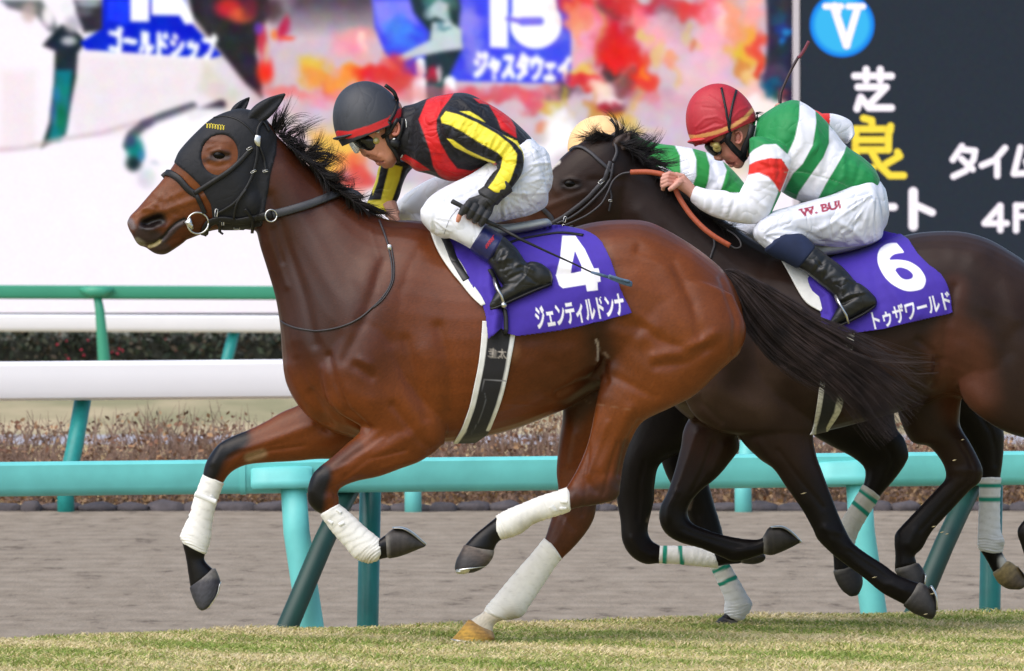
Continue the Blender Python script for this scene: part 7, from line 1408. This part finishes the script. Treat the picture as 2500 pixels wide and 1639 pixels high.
# helmet
def cf2(X, Yp, y):
    c = np.ones((len(X), 1)) * np.array(rgb(178, 34, 46))[None, :]
    d = poly_d(X, Yp, [(1680, 334), (1700, 335), (1745, 325), (1790, 308), (1820, 288), (1843, 262)]); c = mix(c, rgb(226, 158, 92), np.clip((5.5 - d) / 1.5, 0, 1)); return c
pk2 = seg([(1678, 346, 1682, 350, .035), (1686, 340, 1694, 353, .075), (1702, 334, 1714, 354, .090), (1730, 330, 1740, 346, .092)], 0, YB, sub=6, N=30)
M['redpeak'] = mat('red_peak', rgb(196, 40, 46), rough=.5)
h2 = helmet(1764, 308, 82, 102, .112, math.radians(23), YB, M['redpeak'], J2, pk2, cfn=cf2, straps=[([(1778, 300), (1750, 285), (1720, 290), (1700, 310)], 3.5, .0022), ([(1776, 290), (1745, 265), (1715, 262)], 3, -.002), ([(1778, 310), (1745, 300), (1712, 318)], 3, -.0022), ([(1776, 280), (1755, 250), (1730, 235)], 3, .002), ([(1786, 290), (1805, 270), (1825, 262)], 3, .002), ([(1786, 300), (1810, 290), (1835, 280)], 3, -.0022), ([(1782, 312), (1800, 305), (1830, 292)], 3, .0018), ([(1700, 250), (1730, 246), (1760, 262)], 4, .0018), ([(1770, 305), (1740, 312), (1700, 326)], 2.6, .002)]); th2 = bvh(h2.data)
for pl in ([(1761, 216), (1768, 250), (1776, 290), (1782, 325)], [(1797, 222), (1788, 255), (1782, 290), (1780, 325)]): strapw(onto(th2, crs2(pl, 4), .003, YB - .1), .009, .003, M['leather'], h2, 'helmet_strap')
strapw([P(1780, 322, YB - .108), P(1776, 345, YB - .09), P(1790, 362, YB - .08), P(1806, 378, YB - .066), P(1820, 392, YB - .045)], .024, .006, M['leather'], J2, 'chin_strap')
strapw([P(1838, 305, YB - .085), P(1830, 335, YB - .082), P(1818, 362, YB - .074), P(1812, 388, YB - .056)], .026, .006, M['leather'], J2, 'chin_strap')
gv = remesh([seg([(1720, 358, 1756, 342, .052), (1728, 370, 1768, 356, .062), (1740, 380, 1768, 370, .050)], 0, YB, ext=1)], .004, it=4); setcol(gv, np.ones((len(gv.vertices), 1)) * np.array(rgb(22, 22, 24))[None, :]); go2 = link('goggles', gv, M['gog'], J2); tg = bvh(gv)
q, _ = surf(tg, 1752, 361, 0); yq = q.y if q else YB - .07
v, f = merge([tube3([P(1738, 352, YB - .058), P(1750, 356, YB - .078), P(1754, 362, YB - .082)], [.010, .014, .010], 12), blob(1751, 362, 11, 10, .016, YB - .070, .3, 9)]); me = mesh(v, f); co = getco(me); X, Yp = toPx(co); c = mix(np.ones((len(co), 1)) * np.array(rgb(186, 166, 96))[None, :], rgb(150, 128, 60), ss(6, 3, np.hypot(X - 1751, Yp - 362))); setcol(me, c); link('vent', me, M['gog'], go2)
strapw([P(1758, 350, YB - .080), P(1768, 342, YB - .086), P(1780, 330, YB - .092)], .012, .003, M['leather'], go2, 'goggle_strap')
fz = tuft([(1845, 275), (1850, 285), (1852, 292)], [(1, -.4), (1, 0), (1, .2)], 30, 26, .8, (YB - .05, YB + .02)); strands(*fz, name='ribbon_ends', mat=M['hair'], parent=h2)
# far boot
v, f = merge([seg([(1900, 620, 1935, 600, .05, .23), (1960, 690, 1995, 665, .045, .27), (1990, 730, 2030, 710, .042, .28)], 0, YB), seg([(2060, 700, 2066, 730, .03, .28), (2020, 715, 2036, 752, .04, .28), (1985, 755, 1992, 780, .03, .28)], 0, YB)]); link('boot', mesh(v, f), M['boot'], J2)
v, f = merge([seg([(1085, 590, 1120, 560, .05, .23), (1170, 660, 1205, 630, .045, .27), (1200, 690, 1240, 670, .042, .28)], 0, 0), seg([(1270, 660, 1276, 700, .03, .28), (1230, 690, 1246, 725, .04, .28), (1195, 735, 1202, 757, .03, .28)], 0, 0)]); link('boot', mesh(v, f), M['boot'], J1)
W2 = tag(empty('riding_whip', tuple(P(1905, 265, YB + .26))), 'dark red whip raised behind the jockey in green and white', 'whip')
v, f = tube3([P(*p) for p in cat_rom([(1900, 285, YB + .26), (1904, 258, YB + .26), (1906, 230, YB + .27), (1918, 200, YB + .28), (1932, 170, YB + .29), (1950, 138, YB + .30)], 4)], [.0085] * 4 + [.007] * 5 + [.0055] * 12, 10); link('shaft', mesh(v, f), mat('whip_red', rgb(40, 14, 22), rough=.5), W2)
v, f = seg([(1946, 140, 1954, 143, .008), (1958, 124, 1965, 128, .010), (1971, 100, 1978, 104, .010)], 0, YB + .30, sub=4, p=3); link('flap', mesh(v, f), mat('whip_flap_red', rgb(112, 46, 62), rough=.6), W2)

# ================================================================== THIRD HORSE (mostly hidden) AND JOCKEY
YC = 2.0
H3 = empty('race_horse', (P(1950, 900, YC).x, YC, 0)); tag(H3, 'nearly black racehorse with green striped white leg bandages, mostly hidden behind the others', 'horse')
trunk3 = [(1700, 665, 1585, 900, .18, 0), (1760, 655, 1625, 1040, .22, 0), (1850, 655, 1800, 1075, .25, 0), (1950, 665, 1950, 1062, .27, 0), (2050, 660, 2060, 1036, .28, 0), (2150, 645, 2150, 1005, .27, 0), (2230, 655, 2230, 992, .26, 0), (2300, 690, 2300, 960, .22, 0), (2350, 740, 2340, 900, .14, 0)]
neck3 = [(1700, 655, 1600, 930, .18, 0), (1640, 650, 1560, 850, .13, 0), (1560, 640, 1500, 770, .10, 0), (1470, 628, 1440, 735, .085, 0), (1390, 615, 1370, 730, .08, 0)]
head3 = [(1400, 600, 1390, 740, .09, 0), (1340, 600, 1340, 735, .09, 0), (1280, 625, 1290, 720, .07, 0), (1220, 655, 1240, 712, .055, 0), (1185, 672, 1195, 706, .045, 0)]
fa = [(1560, 950, 1720, 1020, .07, -.10), (1530, 1050, 1690, 1090, .068, -.10), (1512, 1120, 1615, 1130, .058, -.10), (1506, 1180, 1599, 1184, .050, -.10), (1506, 1225, 1597, 1224, .043, -.10), (1514, 1270, 1586, 1270, .042, -.10), (1519, 1322, 1582, 1298, .042, -.10), (1540, 1358, 1592, 1320, .040, -.10), (1575, 1378, 1608, 1330, .036, -.10), (1612, 1376, 1618, 1334, .030, -.10), (1680, 1378, 1680, 1336, .029, -.10), (1735, 1386, 1725, 1338, .032, -.10), (1770, 1380, 1765, 1338, .034, -.10), (1810, 1376, 1805, 1345, .03, -.10)]
fb_ = [(1640, 960, 1800, 1000, .07, .10), (1610, 1080, 1760, 1090, .068, .10), (1622, 1150, 1730, 1155, .056, .10), (1660, 1220, 1742, 1222, .047, .10), (1682, 1270, 1756, 1268, .042, .10), (1694, 1312, 1766, 1306, .042, .10), (1714, 1345, 1770, 1332, .038, .10), (1738, 1382, 1770, 1362, .030, .10), (1754, 1424, 1796, 1410, .029, .10), (1772, 1470, 1820, 1455, .033, .10), (1774, 1492, 1828, 1482, .033, .10), (1762, 1505, 1808, 1508, .029, .10), (1756, 1515, 1800, 1520, .030, .10)]
hc = [(1950, 960, 2180, 960, .09, -.10), (1975, 1050, 2188, 1040, .085, -.10), (2022, 1086, 2208, 1070, .07, -.10), (2076, 1114, 2219, 1106, .052, -.10), (2106, 1138, 2214, 1128, .044, -.10), (2112, 1158, 2190, 1164, .040, -.10), (2106, 1186, 2148, 1214, .034, -.10), (2082, 1226, 2120, 1256, .029, -.10), (2057, 1267, 2096, 1296, .029, -.10), (2036, 1310, 2083, 1328, .034, -.10), (2031, 1335, 2080, 1350, .034, -.10), (2034, 1362, 2078, 1368, .029, -.10), (2036, 1398, 2084, 1388, .031, -.10)]
hd = [(2180, 860, 2340, 940, .09, .12), (2220, 950, 2390, 960, .085, .12), (2300, 1010, 2425, 1000, .07, .12), (2350, 1070, 2450, 1050, .055, .12), (2384, 1120, 2451, 1090, .044, .12), (2392, 1150, 2448, 1130, .040, .12), (2392, 1172, 2443, 1168, .034, .12), (2392, 1240, 2440, 1240, .028, .12), (2390, 1298, 2442, 1298, .031, .12), (2390, 1336, 2446, 1345, .033, .12), (2408, 1368, 2452, 1358, .029, .12), (2426, 1402, 2462, 1376, .030, .12)]
b3 = remesh([seg(trunk3, 0, YC, N=34), seg(neck3, 0, YC), seg(head3, 0, YC), seg(fa, 0, YC, N=22), seg(fb_, 0, YC, N=22), seg(hc, 0, YC, N=22), seg(hd, 0, YC, N=22)], .0085, it=6)
sculpt(b3, [leg_sc(fa, 6, 8, .4, 7, .005), leg_sc(fa, 2, 5, .6, 5, -.004), leg_sc(hc, 2, 5, .7, 5, -.005), leg_sc(hd, 2, 5, .7, 5, -.005), leg_sc(fb_, 4, 6, .4, 6, .004)])
co = getco(b3); px, py = toPx(co); c = np.ones((len(co), 1)) * np.array(rgb(17, 13, 13))[None, :]
for l in ([(1598, 1250), (1582, 1272)], [(1686, 1222), (1682, 1240)]): c = mix(c, rgb(96, 84, 74), ss(8, 2, seg_dist(px, py, l)))
c = mix(c, rgb(196, 190, 178), ss(16, 4, seg_dist(px, py, [(2448, 1368), (2452, 1390)])))
setcol(b3, c); link('body', b3, M['dark_coat'], H3)
g1 = [((1618, 1332), (1616, 1376), 4)]; 
bandage([(1611, 1332, 1610, 1377, .033), (1650, 1332, 1650, 1378, .032), (1700, 1334, 1705, 1384, .033), (1740, 1340, 1752, 1388, .037)], -.10, YC, H3, stripes=[((1624, 1328), (1622, 1382), 5), ((1660, 1328), (1666, 1384), 5)], col=(226, 226, 224))
bandage([(1734, 1385, 1770, 1360, .036), (1753, 1425, 1799, 1409, .036), (1769, 1462, 1822, 1450, .041), (1768, 1488, 1836, 1478, .043), (1770, 1498, 1816, 1512, .038)], .10, YC, H3, stripes=[((1740, 1398), (1780, 1380), 5), ((1752, 1430), (1795, 1410), 5)], col=(216, 217, 218))
bandage([(2106, 1184, 2148, 1215, .037), (2082, 1226, 2120, 1258, .033), (2056, 1268, 2096, 1300, .033), (2033, 1312, 2086, 1330, .037), (2034, 1330, 2078, 1345, .034)], -.10, YC, H3, stripes=[((2094, 1194), (2146, 1232), 5), ((2078, 1222), (2124, 1262), 5)], col=(200, 198, 190))
bandage([(2391, 1168, 2444, 1168, .037), (2390, 1238, 2441, 1238, .033), (2388, 1296, 2443, 1296, .035), (2387, 1325, 2452, 1322, .039), (2388, 1338, 2446, 1351, .037)], .12, YC, H3, stripes=[((2385, 1186), (2450, 1184), 5), ((2385, 1221), (2450, 1221), 5)], col=(222, 222, 222), dirt=[(2448, 1330, 14, .5)])
hoof_mesh([(1812, 1376, 1808, 1346, .033), (1840, 1378, 1832, 1340, .042), (1862, 1372, 1852, 1344, .045), (1868, 1364, 1864, 1352, .040)], -.10, YC, cols=HC, parent=H3)
hoof_mesh([(1755, 1510, 1802, 1518, .031), (1746, 1520, 1800, 1527, .044), (1738, 1524, 1792, 1528, .048)], .10, YC, cols=((40, 36, 34), (30, 28, 28)), parent=H3)
hoof_mesh([(2034, 1396, 2086, 1384, .032), (2042, 1420, 2104, 1404, .042), (2056, 1442, 2106, 1428, .046), (2070, 1453, 2098, 1448, .044)], -.10, YC, cols=HC, parent=H3)
hoof_mesh([(2424, 1402, 2464, 1370, .032), (2438, 1424, 2484, 1384, .041), (2460, 1438, 2500, 1404, .046), (2482, 1440, 2506, 1424, .044)], .12, YC, shoe=[(2484, 1382, 2490, 1390, .04), (2500, 1402, 2506, 1412, .045)], cols=((150, 128, 80), (86, 72, 54)), parent=H3)
J3 = person_root(P(1650, 900, YC).x, YC, 'jockey in pale orange cap and striped silks, half hidden behind the dark horse head')
j3_torso = [(1545, 330, 1520, 430, .065, 0), (1575, 345, 1545, 460, .11, 0), (1610, 354, 1580, 490, .16, 0), (1650, 359, 1620, 510, .18, 0), (1700, 368, 1670, 520, .18, 0), (1745, 384, 1715, 525, .17, 0), (1785, 415, 1755, 525, .16, 0), (1820, 455, 1795, 530, .155, 0)]
j3_head = [(1410, 330, 1515, 310, .06, 0), (1408, 360, 1532, 340, .07, 0), (1425, 395, 1535, 370, .066, 0), (1450, 430, 1530, 400, .055, 0), (1475, 450, 1515, 430, .04, 0)]
j3_arm = [(1560, 380, 1600, 470, .055, -.16), (1600, 460, 1640, 500, .05, -.19), (1660, 480, 1680, 530, .045, -.2), (1640, 440, 1650, 470, .04, -.19), (1608, 408, 1612, 436, .034, -.17)]
j3_thigh = [(1830, 470, 1850, 580, .11, -.06), (1800, 480, 1820, 600, .11, -.10), (1765, 515, 1780, 610, .095, -.16), (1745, 540, 1750, 600, .075, -.19)]
j3_leg = [(1745, 560, 1790, 560, .06, -.19), (1800, 650, 1840, 630, .05, -.24), (1850, 730, 1890, 710, .045, -.26)]
b = remesh([seg(j3_head, 0, YC), seg(j3_torso, 0, YC, shrink=.86), seg(j3_arm, 0, YC, shrink=.86), seg(j3_thigh, 0, YC, shrink=.86), seg(j3_leg, 0, YC, shrink=.86)], .006, it=4); setcol(b, np.ones((len(b.vertices), 1)) * np.array(rgb(196, 140, 114))[None, :]); link('body', b, M['skin'], J3)
jm = remesh([seg(j3_torso, 0, YC, ext=3), seg(j3_arm, 0, YC, ext=3)], .0048, it=4)
sculpt(jm, [([(1620, 370), (1650, 430), (1640, 480)], 9, -.004), ([(1700, 380), (1690, 430)], 9, .004), ([(1740, 400), (1750, 440), (1720, 470)], 8, -.006), ([(1780, 420), (1770, 460)], 7, .005), ([(1800, 440), (1760, 470)], 6, -.004)])
co = getco(jm); X, Yp = toPx(co); c = np.ones((len(co), 1)) * np.array(rgb(40, 142, 62))[None, :]
c = mix(c, wh, softpoly(X, Yp, [(1640, 340), (1686, 352), (1700, 390), (1700, 430), (1684, 470), (1670, 520), (1640, 520), (1650, 470), (1662, 420), (1660, 380)], 1.2)); c = mix(c, wh, softpoly(X, Yp, [(1722, 366), (1764, 392), (1774, 415), (1768, 440), (1758, 470), (1740, 530), (1700, 530), (1716, 480), (1730, 440), (1733, 405)], 1.2))
c = mix(c, wh, (co[:, 1] - YC < -.12) * (Yp > 470) * 1.0); setcol(jm, c); link('jacket', jm, M['silk2'], J3)
b = remesh([seg(j3_thigh, 0, YC, ext=3), seg([(1790, 455, 1780, 560, .15), (1830, 470, 1820, 590, .15), (1850, 510, 1845, 570, .12)], 0, YC), seg(j3_leg[:2], 0, YC, ext=3)], .006, it=4); sculpt(b, radial_folds(1790, 560, 2.2, 3.9, 8, 50, 9, 4, .004, 51)); setcol(b, np.ones((len(b.vertices), 1)) * np.array(rgb(226, 228, 234))[None, :]); link('breeches', b, M['breech'], J3)
v, f = seg(j3_leg[1:] + [(1830, 780, 1850, 760, .04, -.27)], 0, YC, ext=4); link('boot', mesh(v, f), M['boot'], J3)
def cf3(X, Yp, y):
    c = np.ones((len(X), 1)) * np.array(rgb(250, 202, 142))[None, :]; return mix(c, rgb(222, 150, 90), np.clip((1.3 - poly_d(X, Yp, [(1400, 345), (1450, 318), (1500, 322)])), 0, 1) * .5)
pk3 = seg([(1388, 392, 1392, 396, .035), (1398, 384, 1406, 398, .075), (1416, 380, 1426, 396, .090)], 0, YC, sub=5, N=26)
h3 = helmet(1466, 366, 76, 80, .108, math.radians(16), YC, mat('orange_peak', rgb(240, 180, 112), rough=.5), J3, pk3, cfn=cf3); t3 = bvh(h3.data)
strapw(onto(t3, crs2([(1490, 293), (1504, 312), (1508, 335), (1506, 355)], 4), .003, YC - .1), .009, .003, M['leather'], h3, 'helmet_strap')
me = remesh([tube3([P(1606, 412, YC - .19), P(1622, 416, YC - .19), P(1636, 424, YC - .18)], [.012, .014, .012], 10)], .003, it=1); setcol(me, np.ones((len(me.vertices), 1)) * np.array(rgb(226, 226, 226))[None, :]); link('cuff', me, M['silk2'], J3)
def flying_bits():
    m = mat('dry_clod', rgb(170, 156, 120), rough=.9, var=.3); g = 'bits of turf kicked up by the hooves'
    for i, (x, y, s) in enumerate([(1455, 1106, 5), (1445, 1124, 4), (2330, 1124, 5), (2350, 1074, 4), (1962, 1205, 7), (2280, 1286, 5), (2300, 1300, 5), (2312, 1304, 4), (2135, 1410, 6), (2276, 1450, 5), (2260, 1500, 5), (1386, 964, 4)]):
        v, f = tube3([P(x - s, y + s * .2, .9), P(x, y, .9), P(x + s, y - s * .3, .9)], [.0008, .0026, .0006], 6); o = link('turf_bit', mesh(v, f), m)
        tag(o, 'tiny straw coloured bit of turf flying in the air beside the horses', 'turf bit', g)
flying_bits()
